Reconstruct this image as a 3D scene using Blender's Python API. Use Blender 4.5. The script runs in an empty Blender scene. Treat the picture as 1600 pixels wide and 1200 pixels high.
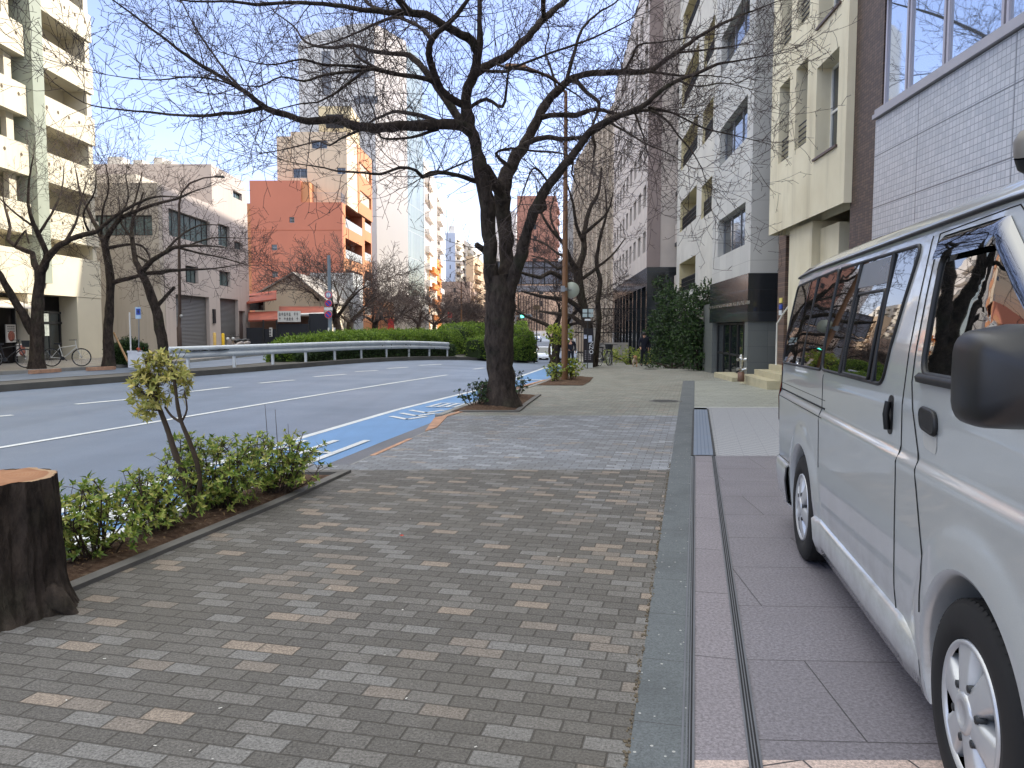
import bpy, bmesh, math, random
from mathutils import Vector, Matrix
R_ = math.radians
scene = bpy.context.scene
COL = scene.collection

# ---------------------------------------------------------------- camera, sky, sun, exposure
F = 1200.0; PIT = math.atan(88/1200); CH = 1.6
cam_d = bpy.data.cameras.new('camera'); cam = bpy.data.objects.new('camera', cam_d); COL.objects.link(cam)
cam.location = (0, 0, CH); cam.rotation_euler = (R_(90)-PIT, 0, 0)
cam_d.sensor_fit = 'HORIZONTAL'; cam_d.sensor_width = 36; cam_d.lens = 36*F/1600
cam_d.clip_start = 0.05; cam_d.clip_end = 5000
scene.camera = cam
SUN_EL, SUN_AZ = 38.0, 78.0          # azimuth from +Y (up the street) towards +X (right)
world = bpy.data.worlds.new('World'); scene.world = world; world.use_nodes = True
wt = world.node_tree; wt.nodes.clear()
wo = wt.nodes.new('ShaderNodeOutputWorld'); wb = wt.nodes.new('ShaderNodeBackground')
sk = wt.nodes.new('ShaderNodeTexSky'); sk.sky_type = 'NISHITA'; sk.sun_disc = False
sk.sun_elevation = R_(SUN_EL); sk.sun_rotation = R_(SUN_AZ); sk.air_density = 1.0; sk.dust_density = .9; sk.ozone_density = 2.0
wb.inputs[1].default_value = 0.125
# faint thin cloud, plus added unseen white cloud overhead to lift the fill
tc = wt.nodes.new('ShaderNodeTexCoord'); mp = wt.nodes.new('ShaderNodeMapping'); mp.inputs['Scale'].default_value = (1.0, 1.6, 4.5)
cn = wt.nodes.new('ShaderNodeTexNoise'); cn.inputs['Scale'].default_value = 2.2; cn.inputs['Detail'].default_value = 6; cn.inputs['Distortion'].default_value = .6
cr = wt.nodes.new('ShaderNodeValToRGB'); cr.color_ramp.elements[0].position = .30; cr.color_ramp.elements[0].color = (.0, .0, .0, 1)
cr.color_ramp.elements[1].position = .75; cr.color_ramp.elements[1].color = (.05, .05, .05, 1)
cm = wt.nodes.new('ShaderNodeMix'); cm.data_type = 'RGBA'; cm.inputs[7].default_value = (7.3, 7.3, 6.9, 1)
wt.links.new(tc.outputs['Generated'], mp.inputs[0]); wt.links.new(mp.outputs[0], cn.inputs[0]); wt.links.new(cn.outputs[0], cr.inputs[0])
sp = wt.nodes.new('ShaderNodeSeparateXYZ'); wt.links.new(tc.outputs['Generated'], sp.inputs[0])
mr = wt.nodes.new('ShaderNodeMapRange'); mr.inputs[1].default_value = .40; mr.inputs[2].default_value = .72; mr.inputs[3].default_value = .0; mr.inputs[4].default_value = .8  # added overhead brightening, above the camera's view, for whiter ambient light
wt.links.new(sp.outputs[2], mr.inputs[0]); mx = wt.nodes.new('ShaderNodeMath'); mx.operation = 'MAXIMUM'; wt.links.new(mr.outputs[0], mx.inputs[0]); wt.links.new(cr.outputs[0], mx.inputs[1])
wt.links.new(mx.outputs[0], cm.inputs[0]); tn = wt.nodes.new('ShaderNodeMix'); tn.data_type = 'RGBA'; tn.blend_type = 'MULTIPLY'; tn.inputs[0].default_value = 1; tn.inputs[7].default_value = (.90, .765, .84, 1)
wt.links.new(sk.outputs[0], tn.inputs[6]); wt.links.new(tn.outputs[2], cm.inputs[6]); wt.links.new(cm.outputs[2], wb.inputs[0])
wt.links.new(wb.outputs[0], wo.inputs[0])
sun_d = bpy.data.lights.new('sun', 'SUN'); sun = bpy.data.objects.new('sun', sun_d); COL.objects.link(sun)
sun_d.energy = 2.0; sun_d.angle = R_(.53); sun_d.color = (1.0, .93, .82)
_e, _a = R_(SUN_EL), R_(SUN_AZ)
SUNV = Vector((math.sin(_a)*math.cos(_e), math.cos(_a)*math.cos(_e), math.sin(_e)))
sun.rotation_euler = SUNV.to_track_quat('Z', 'Y').to_euler()
sun.location = (60, 20, 80)
vs = scene.view_settings
vs.view_transform = 'Standard'; vs.look = 'None'; vs.gamma = 1; vs.use_curve_mapping = False
vs.exposure = 1.8
scene.cycles.max_bounces = 6; scene.cycles.diffuse_bounces = 4; scene.cycles.glossy_bounces = 3
scene.cycles.use_denoising = True; scene.cycles.caustics_reflective = False; scene.cycles.caustics_refractive = False

# ---------------------------------------------------------------- terrain and pixel-to-place helpers
KN = [(-50, 0), (16, 0), (38, -.3), (60, -1.1), (75, -1.62), (100, -1.7), (150, -.9), (220, .5), (400, 3), (3000, 10)]
def _f(y):
    for (a, va), (b, vb) in zip(KN, KN[1:]):
        if y <= b:
            t = max(0, (y-a)/(b-a)); return va+(vb-va)*t
    return KN[-1][1]
def g(x, y):
    t = min(1, max(0, (x+9)/12)); return _f(y)*t*t*(3-2*t)
CP, SP = math.cos(PIT), math.sin(PIT)
def ray(px, py):
    a, b = (px-800)/F, (600-py)/F
    return (a, CP+b*SP, -SP+b*CP)
def G(px, py, off=0.0):
    d = ray(px, py); z = off
    for i in range(60):
        t = (z-CH)/d[2]
        if t < 0 or t > 900: t = 900
        x, y = d[0]*t, d[1]*t
        z = z*.5+.5*(g(x, y)+off)
    return Vector((x, y, z))
def at(px, py, Y):
    d = ray(px, py); t = Y/d[1]
    return Vector((d[0]*t, Y, CH+d[2]*t))
def curve(pts):
    def c(y):
        if y <= pts[0][0]: p, q = pts[0], pts[1]
        elif y >= pts[-1][0]: p, q = pts[-2], pts[-1]
        else:
            for p, q in zip(pts, pts[1:]):
                if y <= q[0]: break
        return p[1]+(q[1]-p[1])*(y-p[0])/(q[0]-p[0])
    return c
class Wall:
    """a vertical plane: o on the ground, heading in degrees from +Y, inward normal n"""
    def __init__(s, x, y, h, side, zb=0.0):
        s.o = (x, y); h = R_(h); s.u = (math.sin(h), math.cos(h)); s.zb = zb
        s.n = (math.cos(h), -math.sin(h)) if side == 'R' else (-math.cos(h), math.sin(h))
    def pt(s, a, d, z): return (s.o[0]+s.u[0]*a+s.n[0]*d, s.o[1]+s.u[1]*a+s.n[1]*d, z)
    def sz(s, px, py, d=0):
        r = ray(px, py); o = (s.o[0]+s.n[0]*d, s.o[1]+s.n[1]*d)
        t = (o[0]*s.n[0]+o[1]*s.n[1])/(r[0]*s.n[0]+r[1]*s.n[1])
        return ((t*r[0]-o[0])*s.u[0]+(t*r[1]-o[1])*s.u[1], CH+t*r[2])
    def rect(s, x0, y0, x1, y1, d=0):
        """opening whose picture edges are x0..x1 at mid height y0..y1"""
        ym = (y0+y1)/2; xm = (x0+x1)/2
        a, b = sorted((s.sz(x0, ym, d)[0], s.sz(x1, ym, d)[0]))
        za, zb = sorted((s.sz(xm, y0, d)[1], s.sz(xm, y1, d)[1]))
        return (a, b, za, zb)

# ---------------------------------------------------------------- mesh builder
class MB:
    def __init__(s): s.v = []; s.f = []; s.m = []; s.sm = []
    def add(s, vs, fs, mi=0, smooth=False):
        b = len(s.v); s.v += [tuple(p) for p in vs]
        for f in fs: s.f.append(tuple(b+i for i in f)); s.m.append(mi); s.sm.append(smooth)
    def quad(s, a, b, c, d, mi=0): s.add((a, b, c, d), ((0, 1, 2, 3),), mi)
    def poly(s, ps, mi=0): s.add(ps, (tuple(range(len(ps))),), mi)
    def hexa(s, P, mi=0):   # 8 points: bottom ring, top ring
        s.add(P, ((3, 2, 1, 0), (4, 5, 6, 7), (0, 1, 5, 4), (1, 2, 6, 5), (2, 3, 7, 6), (3, 0, 4, 7)), mi)
    def box(s, x0, x1, y0, y1, z0, z1, mi=0):
        s.hexa([(x0, y0, z0), (x1, y0, z0), (x1, y1, z0), (x0, y1, z0), (x0, y0, z1), (x1, y0, z1), (x1, y1, z1), (x0, y1, z1)], mi)
    def fbox(s, W, a0, a1, d0, d1, z0, z1, mi=0):
        s.hexa([W.pt(a, d, z) for z in (z0, z1) for a, d in ((a0, d0), (a1, d0), (a1, d1), (a0, d1))], mi)
    def prism(s, ps, z0, z1, mi=0):
        n = len(ps); lo = [(p[0], p[1], z0+(p[2] if len(p) > 2 else 0)) for p in ps]; hi = [(p[0], p[1], z1+(p[2] if len(p) > 2 else 0)) for p in ps]
        s.add(lo+hi, [tuple(range(n))[::-1], tuple(range(n, 2*n))]+[(i, (i+1) % n, n+(i+1) % n, n+i) for i in range(n)], mi)
    def tube(s, P, Rr, n=6, mi=0, smooth=True, cap=True):
        P = [Vector(p) for p in P]; k = len(P)
        if not isinstance(Rr, (list, tuple)): Rr = [Rr]*k
        vs = []; up = None
        for i in range(k):
            t = (P[min(i+1, k-1)]-P[max(i-1, 0)])
            if t.length < 1e-9: t = Vector((0, 0, 1))
            t.normalize()
            if up is None: up = t.orthogonal().normalized()
            up = (up-t*up.dot(t))
            up = up.normalized() if up.length > 1e-6 else t.orthogonal().normalized()
            w = t.cross(up)
            for j in range(n):
                a = 2*math.pi*j/n; vs.append(P[i]+(up*math.cos(a)+w*math.sin(a))*Rr[i])
        fs = [(i*n+j, i*n+(j+1) % n, (i+1)*n+(j+1) % n, (i+1)*n+j) for i in range(k-1) for j in range(n)]
        s.add(vs, fs, mi, smooth)
        if cap and n > 2:
            s.add(vs[:n], (tuple(range(n))[::-1],), mi); s.add(vs[-n:], (tuple(range(n)),), mi)
    def lathe(s, c, axis, prof, n=24, mi=0, smooth=True):
        """prof: (radius, distance along axis)"""
        axis = Vector(axis).normalized(); u = axis.orthogonal().normalized(); w = axis.cross(u); c = Vector(c)
        vs = [c+axis*h+(u*math.cos(2*math.pi*j/n)+w*math.sin(2*math.pi*j/n))*r for r, h in prof for j in range(n)]
        fs = [(i*n+j, i*n+(j+1) % n, (i+1)*n+(j+1) % n, (i+1)*n+j) for i in range(len(prof)-1) for j in range(n)]
        s.add(vs, fs, mi, smooth)
    def ball(s, c, r, n=12, mi=0, sc=(1, 1, 1)):
        k = n//2+1
        vs = [(c[0]+r*sc[0]*math.sin(math.pi*i/(k-1))*math.cos(2*math.pi*j/n), c[1]+r*sc[1]*math.sin(math.pi*i/(k-1))*math.sin(2*math.pi*j/n), c[2]+r*sc[2]*math.cos(math.pi*i/(k-1))) for i in range(k) for j in range(n)]
        fs = [(i*n+j, (i+1)*n+j, (i+1)*n+(j+1) % n, i*n+(j+1) % n) for i in range(k-1) for j in range(n)]
        s.add(vs, fs, mi, True)
    def build(s, name, mats, parent=None, fix=False):
        o = ORG.get(parent.name, Vector((0, 0, 0))) if parent is not None else Vector((0, 0, 0))
        me = bpy.data.meshes.new(name)
        me.from_pydata([(p[0]-o.x, p[1]-o.y, p[2]-o.z) for p in s.v], [], s.f)
        if not isinstance(mats, (list, tuple)): mats = [mats]
        for m in mats: me.materials.append(m)
        me.polygons.foreach_set('material_index', s.m); me.polygons.foreach_set('use_smooth', s.sm)
        if fix:
            bm = bmesh.new(); bm.from_mesh(me); bmesh.ops.remove_doubles(bm, verts=bm.verts, dist=1e-4)
            bmesh.ops.recalc_face_normals(bm, faces=bm.faces); bm.to_mesh(me); bm.free()
        me.update()
        ob = bpy.data.objects.new(name, me); COL.objects.link(ob)
        if parent is not None:
            ob.parent = parent; ORG[ob.name] = o
        return ob
ORG = {}
def tag(o, label=None, cat=None, group=None, kind=None):
    if label: o['label'] = label
    if cat: o['category'] = cat
    if group: o['group'] = group
    if kind: o['kind'] = kind
    return o
def thing(name, loc, label, cat, group=None):
    o = bpy.data.objects.new(name, None); COL.objects.link(o); o.location = loc; o.empty_display_size = .2
    ORG[o.name] = Vector(loc)
    return tag(o, label, cat, group)
def copy_tree(o, parent=None):
    c = o.copy(); COL.objects.link(c)
    if parent is not None: c.parent = parent
    for ch in list(o.children): copy_tree(ch, c)
    return c
def struct(name, mb, m, fix=False): return tag(mb.build(name, m, None, fix), kind='structure')

# ---------------------------------------------------------------- materials
def lin(c): return tuple(((v/255+.055)/1.055)**2.4 if v/255 > .04045 else v/255/12.92 for v in c)
class NT:
    def __init__(s, name):
        s.m = bpy.data.materials.new(name); s.m.use_nodes = True; s.t = s.m.node_tree; s.t.nodes.clear()
        s.o = s.n('ShaderNodeOutputMaterial'); s.b = s.n('ShaderNodeBsdfPrincipled'); s.l(s.b.outputs[0], s.o.inputs[0])
    def n(s, t, **k):
        x = s.t.nodes.new(t)
        for a, b in k.items(): setattr(x, a, b)
        return x
    def l(s, a, b): s.t.links.new(a, b)
    def val(s, sock, v):
        if hasattr(v, 'is_output'): s.l(v, sock)
        else: sock.default_value = v
    def math(s, op, a, b=None, c=None):
        x = s.n('ShaderNodeMath', operation=op); s.val(x.inputs[0], a)
        if b is not None: s.val(x.inputs[1], b)
        if c is not None: s.val(x.inputs[2], c)
        return x.outputs[0]
    def dot(s, v, w):
        x = s.n('ShaderNodeVectorMath', operation='DOT_PRODUCT'); s.l(v, x.inputs[0]); x.inputs[1].default_value = w; return x.outputs['Value']
    def pos(s): return s.n('ShaderNodeNewGeometry').outputs['Position']
    def obj(s): return s.n('ShaderNodeTexCoord').outputs['Object']
    def noise(s, v, sc, det=3, rough=.55, out=0):
        x = s.n('ShaderNodeTexNoise'); x.inputs['Scale'].default_value = sc; x.inputs['Detail'].default_value = det; x.inputs['Roughness'].default_value = rough
        if v is not None: s.l(v, x.inputs['Vector'])
        return x.outputs[out]
    def mix(s, f, a, b, bt='MIX'):
        x = s.n('ShaderNodeMix', data_type='RGBA', blend_type=bt)
        s.val(x.inputs[0], f)
        for k, c in ((6, a), (7, b)):
            if hasattr(c, 'is_output'): s.l(c, x.inputs[k])
            else: x.inputs[k].default_value = (*c[:3], 1)
        return x.outputs[2]
    def ramp(s, f, els, const=False):
        x = s.n('ShaderNodeValToRGB'); r = x.color_ramp
        if const: r.interpolation = 'CONSTANT'
        while len(r.elements) < len(els): r.elements.new(.5)
        for e, (p, c) in zip(r.elements, els): e.position = p; e.color = (*c[:3], 1) if not isinstance(c, (int, float)) else (c, c, c, 1)
        s.l(f, x.inputs[0]); return x.outputs[0]
    def rng(s, v, a, b, c, d):
        x = s.n('ShaderNodeMapRange'); s.val(x.inputs[0], v)
        for i, k in enumerate((a, b, c, d)): x.inputs[i+1].default_value = k
        return x.outputs[0]
    def bump(s, h, dist=.01, st=.5):
        x = s.n('ShaderNodeBump'); x.inputs['Strength'].default_value = st; x.inputs['Distance'].default_value = dist
        s.l(h, x.inputs['Height']); s.l(x.outputs[0], s.b.inputs['Normal'])
    def set(s, col=None, rough=None, metal=None, spec=None, **k):
        if col is not None:
            if hasattr(col, 'is_output'): s.l(col, s.b.inputs['Base Color'])
            else: s.b.inputs['Base Color'].default_value = (*col[:3], 1)
        for nm, v in (('Roughness', rough), ('Metallic', metal), ('Specular IOR Level', spec)):
            if v is not None: s.val(s.b.inputs[nm], v)
        for nm, v in k.items(): s.val(s.b.inputs[nm.replace('_', ' ')], v)
        return s.m
    def bricks(s, u, v, w, h, mort, off=.5):
        """returns mortar mask, two random values per brick"""
        vr = s.math('DIVIDE', v, h); row = s.math('FLOOR', vr); fy = s.math('FRACT', vr)
        ur = s.math('ADD', s.math('DIVIDE', u, w), s.math('MULTIPLY', s.math('MODULO', s.math('ABSOLUTE', row), 2.0), off))
        colm = s.math('FLOOR', ur); fx = s.math('FRACT', ur)
        ex = s.math('MULTIPLY', s.math('MINIMUM', fx, s.math('SUBTRACT', 1.0, fx)), w); ey = s.math('MULTIPLY', s.math('MINIMUM', fy, s.math('SUBTRACT', 1.0, fy)), h)
        e = s.math('MINIMUM', ex, ey)
        mask = s.rng(e, mort*.35, mort*.65, 1.0, 0.0)
        cb = s.n('ShaderNodeCombineXYZ'); s.l(row, cb.inputs[0]); s.l(colm, cb.inputs[1])
        wn = s.n('ShaderNodeTexWhiteNoise', noise_dimensions='2D'); s.l(cb.outputs[0], wn.inputs['Vector'])
        return mask, wn.outputs['Value'], wn.outputs['Color']
def M(name, c, rough=.75, var=.12, sc=3.0, metal=0.0, spec=.4, bump=0.0, bsc=40.0, streak=False, world=False, **k):
    """plain painted / plaster / metal surface with broad and fine unevenness"""
    t = NT(name); c = lin(c)
    v = t.pos() if world else t.obj()
    n1 = t.noise(v, sc, 4); lo = tuple(x*(1-var) for x in c); hi = tuple(min(1, x*(1+var)) for x in c)
    col = t.mix(t.rng(n1, .3, .7, 0, 1), lo, hi)
    if streak:
        mpn = t.n('ShaderNodeMapping'); mpn.inputs['Scale'].default_value = (2.2, 2.2, .12); t.l(v, mpn.inputs[0])
        n2 = t.noise(mpn.outputs[0], 1.5, 5, .65)
        col = t.mix(t.rng(n2, .52, .78, 0, .38), col, tuple(x*.55 for x in c))
    if bump: t.bump(t.noise(v, bsc, 3), .01, bump)
    return t.set(col, t.rng(n1, .2, .8, max(0, rough-.08), min(1, rough+.08)), metal, spec, **k)
def tile_mat(name, W, w, h, mort, cols, mc, rough=.5, off=0.0, spec=.4, dark_lines=None, var=.08):
    """tiles on a vertical plane along wall W (or a list of two direction vectors)"""
    t = NT(name); p = t.pos()
    du, dv = ((W.u[0], W.u[1], 0), (0, 0, 1)) if isinstance(W, Wall) else W
    u, v = t.dot(p, du), t.dot(p, dv)
    mask, r, rc = t.bricks(u, v, w, h, mort, off)
    col = t.ramp(r, [(i/len(cols), lin(c)) for i, c in enumerate(cols)], True)
    n = t.noise(p, 1.2, 4); col = t.mix(t.rng(n, .3, .7, 0, var*2), col, tuple(x*.5 for x in lin(cols[0])))
    col = t.mix(mask, col, lin(mc))
    if dark_lines:
        U, V, ww = dark_lines; m2, _, _ = t.bricks(u, v, U, V, ww, 0.0); col = t.mix(m2, col, tuple(x*.45 for x in lin(mc)))
    t.bump(t.math('SUBTRACT', 1.0, mask), .004, .5)
    return t.set(col, rough, 0, spec)
def leaf_mat(name, cols, rough=.45, trans=.25):
    t = NT(name); r = t.n('ShaderNodeNewGeometry').outputs['Random Per Island']
    col = t.ramp(r, [(i/max(1, len(cols)-1), lin(c)) for i, c in enumerate(cols)])
    m = t.set(col, rough, 0, .35)
    tr = t.n('ShaderNodeBsdfTranslucent'); t.l(col, tr.inputs[0]); mx = t.n('ShaderNodeMixShader'); mx.inputs[0].default_value = trans
    t.l(t.b.outputs[0], mx.inputs[1]); t.l(tr.outputs[0], mx.inputs[2]); t.l(mx.outputs[0], t.o.inputs[0])
    return m
def glass(name, c, rough=.04, spec=.9, wob=0.0):
    t = NT(name); m = t.set(lin(c), rough, 0, spec, IOR=1.6)
    if wob: t.bump(t.noise(t.pos(), .7, 1), .05, wob)
    return m
HX, HY = math.sin(R_(13.5)), math.cos(R_(13.5))   # pavement direction near the camera
GL_DARK = glass('dark_glass', (22, 28, 32)); GL_BLUE = glass('window_glass', (40, 48, 54), .06)
GL_MIRROR = NT('reflective_glass'); GL_MIRROR = GL_MIRROR.set((.62, .68, .74), .03, .9, .5)
GL_VAN = NT('van_glass').set(lin((8, 11, 11)), .015, 0, 1.0, IOR=2.1)
BLACK = M('black_plastic', (22, 23, 25), .45, .1, 8); RUBBER = M('rubber', (24, 24, 25), .8, .15, 12)
WHITE = M('white_paint', (225, 225, 220), .5, .05, 2); DARKM = M('dark_metal', (48, 50, 52), .5, .15, 4, .3)
ALU = M('aluminium', (150, 153, 156), .4, .08, 5, .7); STEEL = M('stainless_steel', (185, 185, 182), .25, .06, 5, .9)
INT = M('dark_interior', (14, 14, 15), .9, .2, 1)
# ---------------------------------------------------------------- setting: ground, road, pavements
O = curve([(-10, -6.1), (4, -3.4), (8.41, -2.55), (11.53, -1.94), (15.7, -1.05), (21.6, .42), (24.2, .95), (38, 3.0), (60, 5.2), (75, 6.6), (110, 8), (150, 9.5), (220, 11), (420, 18)])
MR = curve([(-10, -23.8), (20.6, -13.8), (30.4, -10.1), (38, -7.5), (46, -4.3), (54, -1.2), (60, .9), (66, 1.7), (75, 2.4), (110, 3.4), (150, 3.7), (220, 5), (420, 9)])
ML = curve([(-10, -25), (20, -15.3), (30, -11.6), (36, -10.4), (46, -9), (54, -6.5), (62, -4.2), (75, -2.6), (110, -1.5), (150, -.5), (220, 1), (420, 5)])
L = curve([(-10, -27), (20, -20.6), (28, -18.6), (31, -17.4), (36, -16), (45, -15.6), (60, -15), (100, -12), (220, -7), (420, 0)])
DL = lambda y: .64+(y-2.69)*.2386
DR = lambda y: DL(y)+.25
SL = lambda y: .42+(y-2.69)*.2315
IB = curve([(-10, -6.0+.55), (4.19, -2.86), (6.95, -2.17), (8.17, -1.93), (8.6, -1.85)])
def BL(y):        # left edge of the brick paving
    if y < 8.3: return IB(y)+.1
    if y < 8.9: return O(y)+.14
    if y < 12.2: return O(y)+.58
    if y < 14.0: return O(y)+.58-.44*(y-12.2)/1.8
    return O(y)+.14
FB = curve([(-10, 5.6), (16, 7.6), (24.5, 8.2), (46, 9.2), (75, 11), (220, 14), (420, 22)])
def strip(mb, A, B, y0, y1, off, step=1.0, nx=3, mi=0):
    n = max(1, int(math.ceil((y1-y0)/step))); vs = []
    for i in range(n+1):
        y = y0+(y1-y0)*i/n
        for j in range(nx+1):
            x = A(y)+(B(y)-A(y))*j/nx; vs.append((x, y, g(x, y)+off))
    mb.add(vs, [(i*(nx+1)+j, i*(nx+1)+j+1, (i+1)*(nx+1)+j+1, (i+1)*(nx+1)+j) for i in range(n) for j in range(nx)], mi, True)
def band(mb, A, B, y0, y1, z0, z1, step=1.0, mi=0):
    """a solid kerb-like bar following the terrain"""
    n = max(1, int(math.ceil((y1-y0)/step))); vs = []
    for i in range(n+1):
        y = y0+(y1-y0)*i/n; a, b = A(y), B(y); h = g(a, y)
        vs += [(a, y, h+z0), (a, y, h+z1), (b, y, h+z1), (b, y, h+z0)]
    fs = [(i*4+j, i*4+(j+1) % 4, i*4+4+(j+1) % 4, i*4+4+j) for i in range(n) for j in range(4)]+[(0, 1, 2, 3), (n*4+3, n*4+2, n*4+1, n*4)]
    mb.add(vs, fs, mi)
sh = lambda c, d: (lambda y: c(y)+d)

# materials
def asphalt(name, c, light=1.0):
    t = NT(name); p = t.pos(); a = t.noise(p, .35, 4); b = t.noise(p, 90, 2); mpn = t.n('ShaderNodeMapping')
    mpn.inputs['Rotation'].default_value = (0, 0, R_(17)); mpn.inputs['Scale'].default_value = (1.1, .05, 1); t.l(p, mpn.inputs[0]); s = t.noise(mpn.outputs[0], 1.0, 4)
    c = lin(c); col = t.mix(t.rng(b, .3, .7, 0, 1), tuple(x*.72 for x in c), tuple(x*1.3 for x in c))
    col = t.mix(t.rng(a, .35, .7, 0, .35), col, tuple(x*.65 for x in c)); col = t.mix(t.rng(s, .42, .7, 0, .55), col, tuple(x*.66 for x in c))
    v = t.n('ShaderNodeTexVoronoi', feature='DISTANCE_TO_EDGE'); v.inputs['Scale'].default_value = .22; t.l(t.noise(p, .6, 3, out=1), v.inputs['Vector'])
    t.bump(b, .006, .5); return t.set(col, t.rng(a, .3, .7, .48, .66), 0, .6)
ASPH = asphalt('asphalt', (99, 112, 131)); ASPH_D = asphalt('dark_asphalt', (88, 90, 94))
def pavers():
    t = NT('brick_paving'); p = t.pos(); u, v = t.dot(p, (HY, -HX, 0)), t.dot(p, (HX, HY, 0))
    wob = t.noise(p, 6, 2); v = t.math('ADD', v, t.rng(wob, 0, 1, -.004, .004)); u = t.math('ADD', u, t.rng(wob, 0, 1, .004, -.004))
    mask, r, rc = t.bricks(u, v, .2, .1, .009)
    sep = t.n('ShaderNodeSeparateXYZ'); t.l(p, sep.inputs[0]); Y = sep.outputs[1]
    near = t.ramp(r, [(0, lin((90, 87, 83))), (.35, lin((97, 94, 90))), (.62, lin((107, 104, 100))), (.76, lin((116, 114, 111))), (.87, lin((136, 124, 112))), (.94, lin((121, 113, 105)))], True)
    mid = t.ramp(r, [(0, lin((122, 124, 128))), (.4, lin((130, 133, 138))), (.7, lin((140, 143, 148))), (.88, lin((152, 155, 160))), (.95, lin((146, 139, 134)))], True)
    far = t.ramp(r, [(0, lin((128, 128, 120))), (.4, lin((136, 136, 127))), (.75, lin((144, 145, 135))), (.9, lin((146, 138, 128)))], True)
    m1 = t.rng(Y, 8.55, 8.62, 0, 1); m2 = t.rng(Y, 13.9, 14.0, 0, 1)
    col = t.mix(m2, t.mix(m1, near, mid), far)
    fine = t.noise(p, 85, 3, .85); mid_n = t.noise(p, 22, 3)
    k = t.math('MULTIPLY', t.rng(fine, .33, .67, .42, 1.62), t.rng(mid_n, .3, .7, .9, 1.1))
    kk = t.n('ShaderNodeCombineXYZ')
    for i in range(3): t.l(k, kk.inputs[i])
    col = t.mix(1.0, col, kk.outputs[0], 'MULTIPLY')
    big = t.noise(p, .55, 5, .6); col = t.mix(t.rng(big, .4, .72, 0, .42), col, lin((98, 93, 84)))
    st1 = t.noise(p, 2.3, 6, .7); col = t.mix(t.rng(st1, .56, .74, 0, .45), col, lin((74, 70, 64)))
    gum = t.n('ShaderNodeTexVoronoi'); gum.inputs['Scale'].default_value = 3.4; t.l(p, gum.inputs['Vector']); gm = t.math('LESS_THAN', gum.outputs['Distance'], t.rng(t.noise(p, 1.1, 1), .45, .75, .0, .11))
    col = t.mix(t.math('MULTIPLY', gm, .5), col, lin((66, 64, 60)))
    col = t.mix(t.rng(mask, 0, 1, 0, .7), col, lin((62, 58, 52)))
    ht = t.math('ADD', t.math('MULTIPLY', t.math('SUBTRACT', 1.0, mask), .8), t.math('ADD', t.math('MULTIPLY', fine, .25), t.math('MULTIPLY', r, .25)))
    t.bump(ht, .006, .7); return t.set(col, .82, 0, .3)
def granite(name, c, w, h, rot, m=.006, off=.5, cols=None, jc=(62, 58, 60)):
    t = NT(name); p = t.pos(); a = R_(rot); u, v = t.dot(p, (math.cos(a), -math.sin(a), 0)), t.dot(p, (math.sin(a), math.cos(a), 0))
    mask, r, rc = t.bricks(u, v, w, h, m, off); c = lin(c)
    f = t.noise(p, 62, 3, .85); f2 = t.noise(p, 1.3, 4)
    col = t.mix(t.rng(f, .36, .64, 0, 1), tuple(x*.5 for x in c), tuple(x*1.45 for x in c))
    col = t.mix(t.rng(r, 0, 1, 0, .3), col, tuple(x*.72 for x in c)); col = t.mix(t.rng(f2, .42, .75, 0, .35), col, tuple(x*.6 for x in c))
    col = t.mix(mask, col, lin(jc)); t.bump(t.math('SUBTRACT', t.math('MULTIPLY', f, .2), mask), .004, .5)
    return t.set(col, t.rng(f2, .3, .7, .45, .62), 0, .45)
PAVE = pavers(); GRAN = granite('granite_paving', (119, 115, 121), 1.25, .73, 2.5); GRANC = granite('granite_channel', (130, 124, 129), 5, .94, 13.5, .007, 0)
PINK = granite('pink_granite', (192, 172, 162), .38, 1.2, -14, .008); FARP = granite('far_paving', (150, 152, 142), .3, .3, 2.5, .008)
CONC = M('dark_concrete', (118, 123, 125), .8, .22, 1.6, bump=.3, bsc=60, world=True); KERB = M('kerb_concrete', (138, 137, 133), .85, .2, 1.5, bump=.3, bsc=50, world=True)
TERRA = M('reddish_kerb', (178, 138, 112), .85, .25, 6, bump=.3); SOIL = NT('soil')
_p = SOIL.pos(); _n = SOIL.noise(_p, 18, 5, .7); SOIL.bump(_n, .04, .9)
SOIL = SOIL.set(SOIL.ramp(_n, [(.3, lin((58, 44, 36))), (.5, lin((92, 72, 58))), (.62, lin((104, 86, 70))), (.74, lin((148, 128, 108)))]), .95, 0, .15)
def worn(name, c, under, lo, hi, amt):
    t = NT(name); p = t.pos(); a = t.noise(p, 55, 4, .75); b = t.noise(p, 1.1, 4); mpn = t.n('ShaderNodeMapping'); mpn.inputs['Rotation'].default_value = (0, 0, R_(17)); mpn.inputs['Scale'].default_value = (3, .12, 1); t.l(p, mpn.inputs[0]); s = t.noise(mpn.outputs[0], 1.2, 4)
    k = t.math('ADD', t.math('MULTIPLY', a, .6), t.math('ADD', t.math('MULTIPLY', b, .3), t.math('MULTIPLY', s, .3)))
    c = lin(c); col = t.mix(t.rng(b, .3, .7, 0, 1), tuple(x*.86 for x in c), tuple(min(1, x*1.06) for x in c)); col = t.mix(t.rng(k, lo, hi, 0, amt), col, lin(under)); t.bump(a, .004, .4); return t.set(col, .68, 0, .35)
LINE = worn('road_paint', (214, 217, 216), (128, 134, 142), .60, .78, .8); BLUE = worn('blue_lane_paint', (104, 144, 188), (84, 108, 140), .6, .85, .75)
GRASSY = M('bare_earth', (120, 118, 112), .9, .2, .2)

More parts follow.
